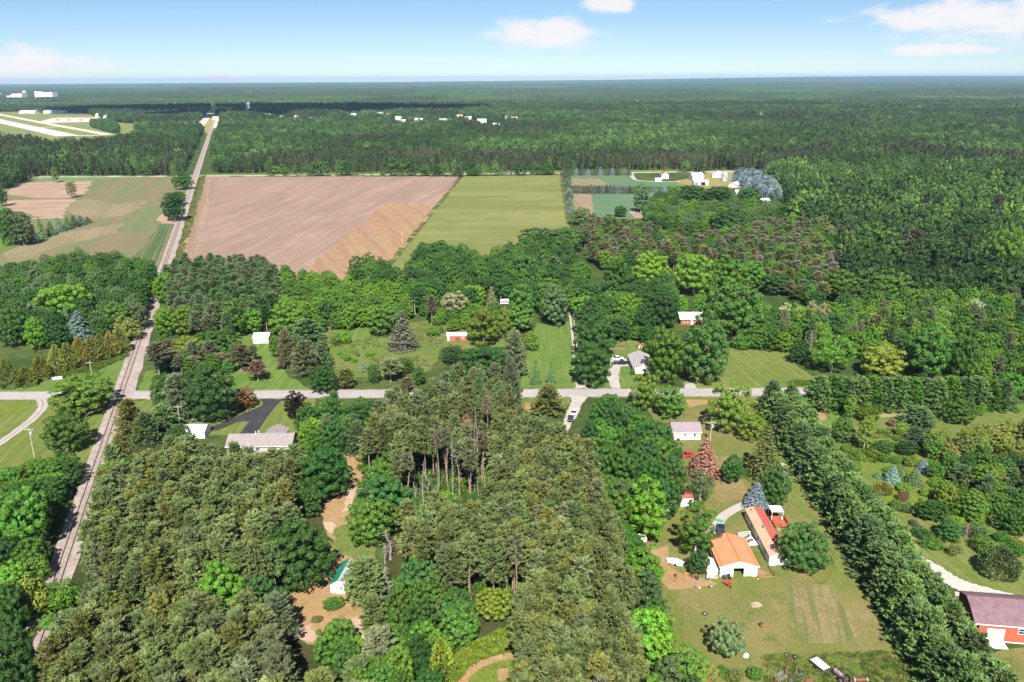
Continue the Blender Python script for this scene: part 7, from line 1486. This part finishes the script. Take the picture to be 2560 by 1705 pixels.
q = gp('V', 0, 395); r = empty('smokestack', (q.x, q.y, 0)); tag(r, 'white tapered chimney at the far left edge', 'chimney'); MB().lathe([(13, 0), (8, 14), (4, 25), (2.5, 42)], 14).build('shaft', M_WHITE, r); MB().lathe([(2.8, 42), (2.8, 43.5)], 14).build('rim', M_SILVER, r)
for i, p in enumerate(sorted(HOUSES, key=lambda q: q.x / q.y)):
    W_ = RNG.uniform(14, 24); col = [M_WHITE, M_WHITE, M_BEIGE, M_WHITE][i % 4]; rf = [M_PALEMETAL, M_GREYROOF, M_PINKROOF, M_PALEMETAL, M_SILVER][i % 5]
    gable_house('distant_house', 'tiny pale house among trees near the horizon, %s from the left' % ORD[i], 'house', (p.x - W_ / 2, p.y), RNG.uniform(-.2, .2), W_, RNG.uniform(10, 16), RNG.uniform(4.5, 7), 4.0, col, rf, 'x', .5, group='houses at the edge of town', thick=.3)

# ------------------------------------------------------------------ poles and wires
def pole(fr, x, yb, yt, label, arm=True, can=False, group=None, rot=0.0, hmin=7.5):
    p = gp(fr, x, yb); h = max(hmin, height_for(p, px(fr, x, yt)[1])); r = empty('utility_pole', (p.x, p.y, 0), rot); tag(r, label, 'utility pole', group)
    k = MB(); k.tube([(0, 0, -.3), (0, 0, h)], [.17, .11], 8); k.build('shaft', M_POLE, r)
    if arm:
        MB().box(-1.25, 1.25, -.16, -.06, h - .75, h - .6).build('crossarm', M_POLE, r)
        for sx in (-1.15, -.4, .4, 1.15): MB().lathe([(.05, h - .6), (.07, h - .5), (.04, h - .4)], 6, (sx, -.11)).build('insulator', M_WHITE_TRIM, r)
        k = MB(); k.tube([(-.7, -.11, h - .7), (0, -.08, h - 1.3)], .03, 4); k.tube([(.7, -.11, h - .7), (0, -.08, h - 1.3)], .03, 4); k.build('brace', M_STEEL, r)
    if can:
        MB().lathe([(.26, h - 2.3), (.28, h - 2.2), (.28, h - 1.4), (.2, h - 1.3)], 10, (.42, 0)).build('transformer', M_SILVER, r)
    return Vector((p.x, p.y, h))
PL = [pole('N', 340, 560, 270, 'utility pole with crossarm on the lawn left of the railway', can=True), pole('C', 728, 1035, 915, 'utility pole on the grass just north of the road by the crossing'), pole('D', 1472, 425, 320, 'utility pole standing among trees behind the meadow'),
      pole('R', 2062, 850, 585, 'utility pole with transformer at the top of the sandy track', can=True), pole('E', 1757, 395, 290, 'utility pole behind the eastern lawn', arm=False), pole('F', 735, 355, 255, 'utility pole beside the mauve-roofed house', can=True), pole('C', 1415, 1400, 1280, 'utility pole in the trees by the asphalt drive'),
      pole('O', 1512, 1065, 978, 'lone utility pole at the lower edge of the hay field'), pole('O', 1912, 552, 500, 'far utility pole behind the hay field', hmin=9), pole('O', 1663, 552, 515, 'far utility pole behind the ploughed field', hmin=9), pole('O', 728, 560, 515, 'far utility pole at the left of the ploughed field', hmin=9), pole('U', 810, 215, 60, 'tall pole behind the machine shed', hmin=9), pole('U', 1832, 170, 95, 'pole behind the blue spruces', hmin=8)]
q = gp('E', 1307, 1020); r = empty('tv_antenna', (q.x, q.y, 0)); tag(r, 'tall thin antenna mast behind the mauve-roofed house', 'antenna'); ah = height_for(q, px('E', 1307, 915)[1])
k = MB(); k.tube([(0, 0, 0), (0, 0, ah)], .05, 6); k.build('mast', M_GALV, r); k = MB(); k.tube([(-1.4, 0, ah), (1.4, 0, ah)], .035, 4); k.build('boom', M_GALV, r)
for i in range(7): k = MB(); x = -1.3 + i * .43; k.tube([(x, -.5 + i * .03, ah), (x, .5 - i * .03, ah)], .02, 4); k.build('element', M_GALV, r)
M_WIRE = mat_plain('grey_wire', (.22, .22, .22), .6)
def wire(a, b, label, sag=.6, off=0.0):
    pts = [a.lerp(b, i / 14) + Vector((off, 0, -sag * 4 * (i / 14) * (1 - i / 14))) for i in range(15)]; k = MB(); k.tube(pts, .012, 4); tag(k.build('power_line', M_WIRE), label, 'power line', 'power lines')
p5 = PL[5]; tgt = gp('K', 2300, 20, 8.0)
for d in (-1.1, 0.0, 1.1): wire(p5 + Vector((0, d * .5, -.4 - abs(d) * .1)), tgt + Vector((0, d * 2, 0)), 'thin power line from the mauve-roofed house over the eastern meadow, %s of three' % {-1.1: 'nearest', 0.0: 'middle', 1.1: 'farthest'}[d], 1.2)
wire(PL[3] + Vector((0, 0, -.4)), PL[5] + Vector((0, 0, -.4)), 'thin power line from the sandy track pole over the plantation', 1.5)
wire(PL[3] + Vector((1, 0, -.5)), PL[5] + Vector((1, 0, -.5)), 'second thin power line from the sandy track pole over the plantation, sagging lower', 1.8)
wire(PL[0] + Vector((-1.1, 0, -.4)), PL[1] + Vector((-1.1, 0, -.4)), 'thin power line across the road left of the railway', .5)
wire(PL[0] + Vector((1.1, 0, -.4)), PL[1] + Vector((1.1, 0, -.4)), 'thin power line across the road, nearer the railway', .5)

# ------------------------------------------------------------------ vehicles
def car(name, label, cat, p, rz, paint, pickup=False, L=4.7, Wc=1.85, H_=1.5):
    r = empty(name, (p.x, p.y, .08), rz); tag(r, label, cat); h = L / 2; w = Wc / 2
    body = [(-h, .35), (-h + .05, .78), (-h + .75, .88), (-h + 1.25, .95), (h - .9, .95), (h - .1, .9), (h, .6), (h - .05, .35)] if not pickup else [(-h, .45), (-h + .05, .98), (-h + 1.3, 1.08), (h - .05, 1.08), (h, .5), (h - .1, .45)]
    m = MB(); n = len(body)
    for k, ww in ((0, w * .94), (1, w), (2, w), (3, w * .94)):
        sgn = -1 if k < 2 else 1; inset = .06 if k in (0, 3) else 0
        for (x, z) in body: m.v.append((x, sgn * (w - (.07 if (k in (0, 3)) else 0)) if False else sgn * (w if k in (1, 2) else w - .02), z - (0 if k in (1, 2) else 0)))
    m.v = []
    for sgn in (-1, 1):
        for (x, z) in body: m.v.append((x, sgn * w, z))
    m.face(*range(n)[::-1]); m.face(*range(n, 2 * n))
    for i in range(n): j = (i + 1) % n; m.face(i, j, n + j, n + i)
    o = m.build('body', paint, r); bv = o.modifiers.new('edge', 'BEVEL'); bv.width = .07; bv.segments = 2; bv.limit_method = 'ANGLE'
    zb = 1.06 if pickup else .93
    cb = [(-h + 1.35, zb), (-h + 1.95, H_ + (.25 if pickup else 0)), (-h + 3.1 if pickup else h - 1.3, H_ + (.25 if pickup else .02)), (-h + 3.3 if pickup else h - .55, zb)]
    g_ = MB()
    for sgn in (-1, 1):
        for i, (x, z) in enumerate(cb): g_.v.append((x, sgn * (w - (.08 if i in (0, 3) else .2)), z))
    g_.face(3, 2, 1, 0); g_.face(4, 5, 6, 7)
    for i in range(3): g_.face(i, i + 1, 5 + i, 4 + i)
    g_.build('windows', M_GLASS, r)
    k = MB(); (x1, z1), (x2, z2) = cb[1], cb[2]; k.box(x1 + .02, x2 - .02, -(w - .19), w - .19, z1 - .01, z1 + .05); k.build('roof', paint, r)
    for x in (-h + .85, h - .95):
        for sgn in (-1, 1):
            t = MB(); t.tube([(x, sgn * (w - .2), .33), (x, sgn * (w + .02), .33)], .34, 14); ty = t.build('wheel', M_TIRE, r); t = MB(); t.tube([(x, sgn * (w + .021), .33), (x, sgn * (w + .035), .33)], .19, 10); t.build('rim', M_SILVER, ty)
    for sgn in (-1, 1):
        MB().box(-h - .01, -h + .04, sgn * (w - .35) - .16, sgn * (w - .35) + .16, .6, .76).build('headlight', M_WHITE_TRIM, r); MB().box(h - .04, h + .015, sgn * (w - .3) - .14, sgn * (w - .3) + .14, .68, .85).build('tail_light', M_REDPAINT, r)
    if pickup:
        MB().box(-h + 3.45, h - .12, -(w - .14), w - .14, 1.082, 1.10).build('bed', M_STEEL, r)
    return r
M_BLACKP = mat_plain('black_car_paint', (.012, .013, .018), .15, .6, var=.05); M_WHITEP = mat_plain('white_car_paint', (.75, .75, .74), .2, .5, var=.03); M_NAVYP = mat_plain('navy_car_paint', (.015, .02, .045), .18, .6)
car('pickup_truck', 'black pickup truck parked beside the white house', 'pickup truck', gp('X', 1085, 505), math.pi, M_BLACKP, True, 5.6, 2.0, 1.6)
car('parked_car', 'white car parked just behind the black pickup', 'car', gp('X', 1030, 425), math.pi, M_WHITEP, False, 4.6)
car('parked_car', 'white car with dark glass on the gravel side road', 'car', gp('X', 245, 1385), -math.pi / 2 - .12, M_WHITEP, False, 4.6)
car('parked_car', 'dark car on the side road below the white one', 'car', gp('X', 190, 1500), -math.pi / 2 - .12, M_NAVYP, False, 4.6)
car('parked_car', 'dark navy car on the drive behind the garage', 'car', gp('P', 1300, 640), -math.pi / 2 - .25, M_NAVYP, False, 4.6)
car('parked_car', 'red car under the trees by the dead brown spruce', 'car', gp('F', 545, 465), .3, M_REDPAINT, False, 4.5)
car('parked_car', 'dark car in shade beside the camper trailer', 'car', gp('P', 190, 1000), -1.2, M_BLACKP, False, 4.4)

# ------------------------------------------------------------------ things lying about the yard
def tyre(fr, x, y, label, mat=M_TIRE, R_=.38):
    p = gp(fr, x, y); r = empty('old_tyre_casing', (p.x, p.y, .07)); tag(r, label, 'tyre'); k = MB(); n, q_ = 14, 6
    for i in range(n):
        a_ = 2 * math.pi * i / n
        for j in range(q_): b_ = 2 * math.pi * j / q_; k.v.append(((R_ + .13 * math.cos(b_)) * math.cos(a_), (R_ + .13 * math.cos(b_)) * math.sin(a_), .12 + .12 * math.sin(b_)))
    for i in range(n):
        for j in range(q_): k.face(i * q_ + j, ((i + 1) % n) * q_ + j, ((i + 1) % n) * q_ + (j + 1) % q_, i * q_ + (j + 1) % q_)
    k.build('tread', mat, r, True); MB().lathe([(R_ * .62, .02), (R_ * .62, .1)], 12).build('rim', M_SILVER if mat is M_TIRE else M_DARK, r)
tyre('Q', 1028, 262, 'black tyre lying in the rough grass, left of the pair'); tyre('Q', 1122, 288, 'black tyre lying in the rough grass, right of the pair'); tyre('Q', 1062, 322, 'rusty ring below the two black tyres', M_RUSTY, .42)
tyre('G', 398, 383, 'dark tyre lying on the dry lawn near the poplars', M_TIRE, .45); tyre('P', 1110, 1340, 'tyre leaning by the lean-to shed')
def post(fr, x, yb, yt, label, mat=M_WOOD):
    p = gp(fr, x, yb); h = max(.9, height_for(p, px(fr, x, yt)[1])); r = empty('wooden_post', (p.x, p.y, 0)); tag(r, label, 'post'); k = MB(); k.tube([(0, 0, 0), (.05, .02, h)], [.09, .07], 6); k.build('shaft', mat, r); MB().lathe([(.2, 0), (.16, .1), (.08, .14)], 8).build('mound', G_DIRT, r)
for (x, yb, yt, l) in ((820, 468, 440, 'first'), (945, 465, 430, 'second'), (1018, 470, 395, 'third'), (1130, 470, 385, 'fourth')): post('Q', x, yb, yt, 'bare post at the bottom of the yard, %s from the scrub' % l)
post('P', 935, 1495, 1400, 'leaning post on the dry grass left of the red barbecue'); 
q = gp('P', 1400, 1440); r = empty('red_wheelbarrow', (q.x, q.y, .08), .5); tag(r, 'red wheelbarrow standing in front of the garage', 'wheelbarrow')
m = MB(); m.v += [(-.35, -.6, .45), (.35, -.6, .45), (.35, .5, .4), (-.35, .5, .4), (-.55, -.85, .85), (.55, -.85, .85), (.5, .75, .8), (-.5, .75, .8)]
for f in ((0, 1, 2, 3), (0, 4, 5, 1), (1, 5, 6, 2), (2, 6, 7, 3), (3, 7, 4, 0)): m.face(*f)
m.build('tray', M_REDPAINT, r)
for s in (-.35, .35): k = MB(); k.tube([(s * .4, -1.0, .25), (s, .3, .4), (s * 1.4, 1.5, .75)], .04, 5); k.build('handle', M_WOOD, r)
k = MB(); k.tube([(-.08, -1.0, .25), (.08, -1.0, .25)], .25, 12); k.build('wheel', M_TIRE, r)
for (x, y, l, mt, s) in ((640, 1315, 'red metal drum lying by the trees', M_REDPAINT, 1.0), (1850, 1345, 'yellow gas can at the corner of the garage', M_YELLOW, .8), (1240, 1330, 'pale yellow bin beside the lean-to shed', mat_plain('pale_yellow', (.6, .52, .26), .6), 1.0), (900, 1320, 'brown crate in the junk row', M_RUSTY, .9), (800, 1290, 'orange box in the junk row', mat_plain('orange_box', (.5, .18, .08), .7), .9), (960, 1345, 'grey metal box in the junk row', M_STEEL, .9), (1170, 1450, 'white bucket on the lawn in front of the garage', M_WHITE_TRIM, .5), (1130, 1468, 'black bucket beside the white bucket', M_TIRE, .5), (990, 1480, 'pale scrap on the lawn by the leaning post', M_WHITE_TRIM, .4)):
    q = gp('P', x, y); r = empty('container' if 'box' in l or 'crate' in l or 'scrap' in l else 'drum', (q.x, q.y, .08), RNG.uniform(0, 3)); tag(r, l, 'box' if 'box' in l or 'crate' in l else 'container')
    if 'box' in l or 'crate' in l or 'scrap' in l: MB().box(-.45 * s, .45 * s, -.35 * s, .35 * s, 0, .55 * s).build('body', mt, r); MB().box(-.48 * s, .48 * s, -.38 * s, .38 * s, .555 * s, .62 * s).build('lid', mt, r)
    else: MB().lathe([(.32 * s, 0), (.34 * s, .3 * s), (.32 * s, .62 * s)], 12).build('body', mt, r); MB().lathe([(.34 * s, .625 * s), (.34 * s, .7 * s)], 12).build('lid', M_STEEL, r)
q = gp('P', 1390, 1330); r = empty('garden_tractor', (q.x, q.y, .08), .2); tag(r, 'dark riding mower parked against the garage front', 'mower')
m = MB(); m.prism([(-.9, .3), (-.85, .75), (-.1, .85), (0, .55), (.8, .5), (.85, .3)], -.35, .35, 'y'); m.build('body', M_STEEL, r); MB().box(.25, .7, -.25, .25, .55, .65).build('seat', M_TIRE, r); MB().box(.65, .72, -.25, .25, .65, 1.0).build('backrest', M_TIRE, r)
for (x, R_) in ((-.6, .22), (.55, .33)):
    for s in (-.5, .5): k = MB(); k.tube([(x, s - .1, R_), (x, s + .1, R_)], R_, 12); k.build('wheel', M_TIRE, r)
for j, x in enumerate((1690, 1745)):
    q = gp('P', x, 1330); r = empty('step_ladder', (q.x, q.y, .08)); tag(r, 'wooden sawhorse ladder leaning by the garage door, %s' % ('nearer the bay' if j == 0 else 'nearer the corner'), 'ladder')
    for s in (-.3, .3): k = MB(); k.tube([(s, 0, 0), (s * .3, .1, 1.9)], .045, 5); k.build('leg', M_WOOD, r)
    for z in (.5, 1.0, 1.5): k = MB(); e = .3 * (1 - z / 2.6); k.tube([(-e, .06 * z, z), (e, .06 * z, z)], .035, 5); k.build('rung', M_WOOD, r)
# flatbed trailer
q = gp('Q', 1400, 390); r = empty('flatbed_trailer', (q.x, q.y, .06), -1.1); tag(r, 'small flatbed trailer with pale deck in the long grass', 'trailer')
pm = MB().box(-1.6, 1.6, 0, .3, .6, .66).mesh('plank', mat_plain('grey_plank', (.58, .52, .47), .85))
for i in range(6): o = link(bpy.data.objects.new('plank', pm), r); o.location = (0, -.93 + i * .31, 0)
for y in (-1.0, 1.0): MB().box(-1.7, 1.7, y - .06, y + .06, .45, .72).build('side_rail', M_STEEL, r)
for y in (-1.15, 1.15): k = MB(); k.tube([(0, y - .1, .33), (0, y + .1, .33)], .33, 14); k.build('wheel', M_TIRE, r)
k = MB(); k.tube([(1.7, -.8, .5), (3.0, 0, .45)], .05, 5); k.tube([(1.7, .8, .5), (3.0, 0, .45)], .05, 5); k.build('drawbar', M_STEEL, r)
# old tractor, hay rake, roller
q = gp('Q', 1640, 540); r = empty('old_tractor', (q.x, q.y, .06), 1.95); tag(r, 'faded purple-grey old tractor in the long grass', 'tractor'); MT = mat_plain('faded_paint', (.34, .24, .28), .7, var=.3, scale=3)
m = MB(); m.prism([(-.3, .6), (-.3, 1.15), (1.7, 1.1), (1.75, .6)], -.3, .3, 'y'); m.build('hood', MT, r); MB().box(-1.1, -.3, -.35, .35, .55, .9).build('transmission', M_RUSTY, r); MB().box(-1.1, -.65, -.3, .3, 1.0, 1.1).build('seat', M_STEEL, r)
for s in (-.75, .75): k = MB(); k.tube([(-.8, s - .16, .68), (-.8, s + .16, .68)], .68, 18); w_ = k.build('wheel', M_TIRE, r); k = MB(); k.tube([(-.8, s - .17, .68), (-.8, s + .17, .68)], .36, 12); k.build('rim', MT, w_)
for s in (-.5, .5): k = MB(); k.tube([(1.45, s - .08, .36), (1.45, s + .08, .36)], .36, 14); k.build('front_wheel', M_TIRE, r)
k = MB(); k.tube([(-.45, 0, 1.1), (-.6, 0, 1.45)], .03, 5); k.lathe([(.22, 1.44), (.22, 1.47)], 12, (-.6, 0)); k.build('steering_wheel', M_STEEL, r); k = MB(); k.tube([(.9, .1, 1.1), (.9, .1, 1.7)], .05, 6); k.build('exhaust', M_RUSTY, r)
q = gp('Q', 960, 530); r = empty('hay_rake', (q.x, q.y, .06), .6); tag(r, 'tangled pale metal hay rake at the bottom of the yard', 'farm machine')
for i in range(7): k = MB(); k.tube([(-1.3 + i * .4, -.7, .2 + .1 * (i % 3)), (-1.0 + i * .36, .7, .9 - .08 * i)], .04, 4); k.build('tine_bar', M_GALV, r)
for s in (-1.4, 1.5): k = MB(); k.tube([(s, -.06, .5), (s, .06, .5)], .5, 14); k.build('wheel', M_RUSTY, r)
k = MB(); k.tube([(-1.4, 0, .5), (1.5, 0, .5)], .06, 6); k.build('axle', M_STEEL, r)
q = gp('Q', 1860, 560); r = empty('lawn_roller', (q.x, q.y, .06), .05); tag(r, 'rusty horizontal roller with pale end wheels in the grass', 'roller'); k = MB(); k.tube([(-1.1, 0, .35), (1.1, 0, .35)], .3, 14); k.build('drum', M_RUSTY, r)
for s in (-1.2, 1.2): k = MB(); k.tube([(s - .08, 0, .38), (s + .08, 0, .38)], .38, 14); k.build('end_wheel', mat_plain('pale_rubber', (.5, .47, .42), .8), r)
k = MB(); k.tube([(-1.0, 0, .5), (-.6, 1.6, .7)], .04, 5); k.tube([(1.0, 0, .5), (-.6, 1.6, .7)], .04, 5); k.build('drawbar', M_STEEL, r)
for (x, y, l, mt) in ((1085, 545, 'dark heap of scrap iron with pale rim beside the hay rake', M_STEEL), (1290, 560, 'rusty flat scrap at the bottom edge', M_RUSTY), (385, 465, 'blue plastic sheet crumpled in the scrub', M_BLUEPL), (560, 280, 'pale grey sheet caught in the scrub', M_TARP), (125, 545, 'red plastic can in the scrub', M_REDPAINT), (1190, 490, 'small dark part lying by the fourth post', M_STEEL)):
    q = gp('Q', x, y); r = empty('scrap_heap', (q.x, q.y, .06), RNG.uniform(0, 3)); tag(r, l, 'scrap')
    for j in range(3): k = MB(); rr = RNG.uniform(.35, .6); k.lathe([(rr, 0), (rr * RNG.uniform(.8, 1.1), .2), (rr * .4, .35 + .15 * j)], 7, (RNG.uniform(-.5, .5), RNG.uniform(-.3, .3))); k.build('piece', mt, r)
q = gp('G', 742, 460); r = empty('burn_barrel', (q.x, q.y, .06)); tag(r, 'dark burn barrel standing alone on the lawn', 'barrel'); MB().lathe([(.29, 0), (.3, .45), (.29, .88)], 14).build('body', M_RUSTY, r); MB().lathe([(.31, .88), (.31, .92)], 14).build('rim', M_STEEL, r)
# gate by the crossing and fire ring posts
p0, p1 = gp('C', 410, 1040), gp('C', 490, 1030); r = empty('metal_gate', (p0.x, p0.y, 0), ang(p0, p1)); tag(r, 'grey metal gate in the grass below the cedar row', 'gate'); gw = (p1 - p0).length
for z in (.3, .6, .9, 1.2): k = MB(); k.tube([(0, 0, z), (gw, 0, z)], .05, 5); k.build('bar', M_GALV, r)
for x in (0, gw / 2, gw): MB().box(x - .06, x + .06, -.06, .06, 0, 1.35).build('post', M_GALV, r)

# ------------------------------------------------------------------ clouds whose shadow falls across the distant woods, and haze
def cloud(name, shadow_at, z, rx, ry, seed, label):
    c = shadow_at + Vector((to_sun.x, to_sun.y, 0)) * (z / to_sun.z); rs_ = random.Random(seed); bm = bmesh.new()
    for i in range(64):
        a_ = rs_.uniform(0, 6.283); q_ = math.sqrt(rs_.random()); rr = rs_.uniform(.16, .34) * min(rx, ry)
        mt = Matrix.Translation((math.cos(a_) * q_ * rx, math.sin(a_) * q_ * ry, rs_.uniform(0, .25) * rr)) @ Matrix.Diagonal((rr * rs_.uniform(1, 1.6), rr, rr * .55, 1))
        bmesh.ops.create_icosphere(bm, subdivisions=2, radius=1.0, matrix=mt)
    me = bpy.data.meshes.new(name); bm.to_mesh(me); bm.free(); me.materials.append(mat_plain('cloud_white', (.85, .85, .86), 1.0, 0.0, var=.02, scale=.01)); me.shade_smooth()
    o = link(bpy.data.objects.new(name, me)); o.location = (c.x, c.y, z); tag(o, label, kind='stuff')
cloud('clouds', at(720, 279), 1300, 560, 380, 4, None)
cloud('clouds', at(330, 278), 1350, 300, 200, 6, None)
t = NT('haze_air'); v = t.add('ShaderNodeVolumePrincipled'); v.inputs['Color'].default_value = (.46, .70, 1.0, 1); v.inputs['Density'].default_value = 4e-5; v.inputs['Anisotropy'].default_value = 0.0
t.link(v.outputs[0], t.out.inputs['Volume'])
hz = MB().box(-24500, 24500, -2000, 27000, -1.2, 160).build('haze', t.m); tag(hz, kind='stuff')
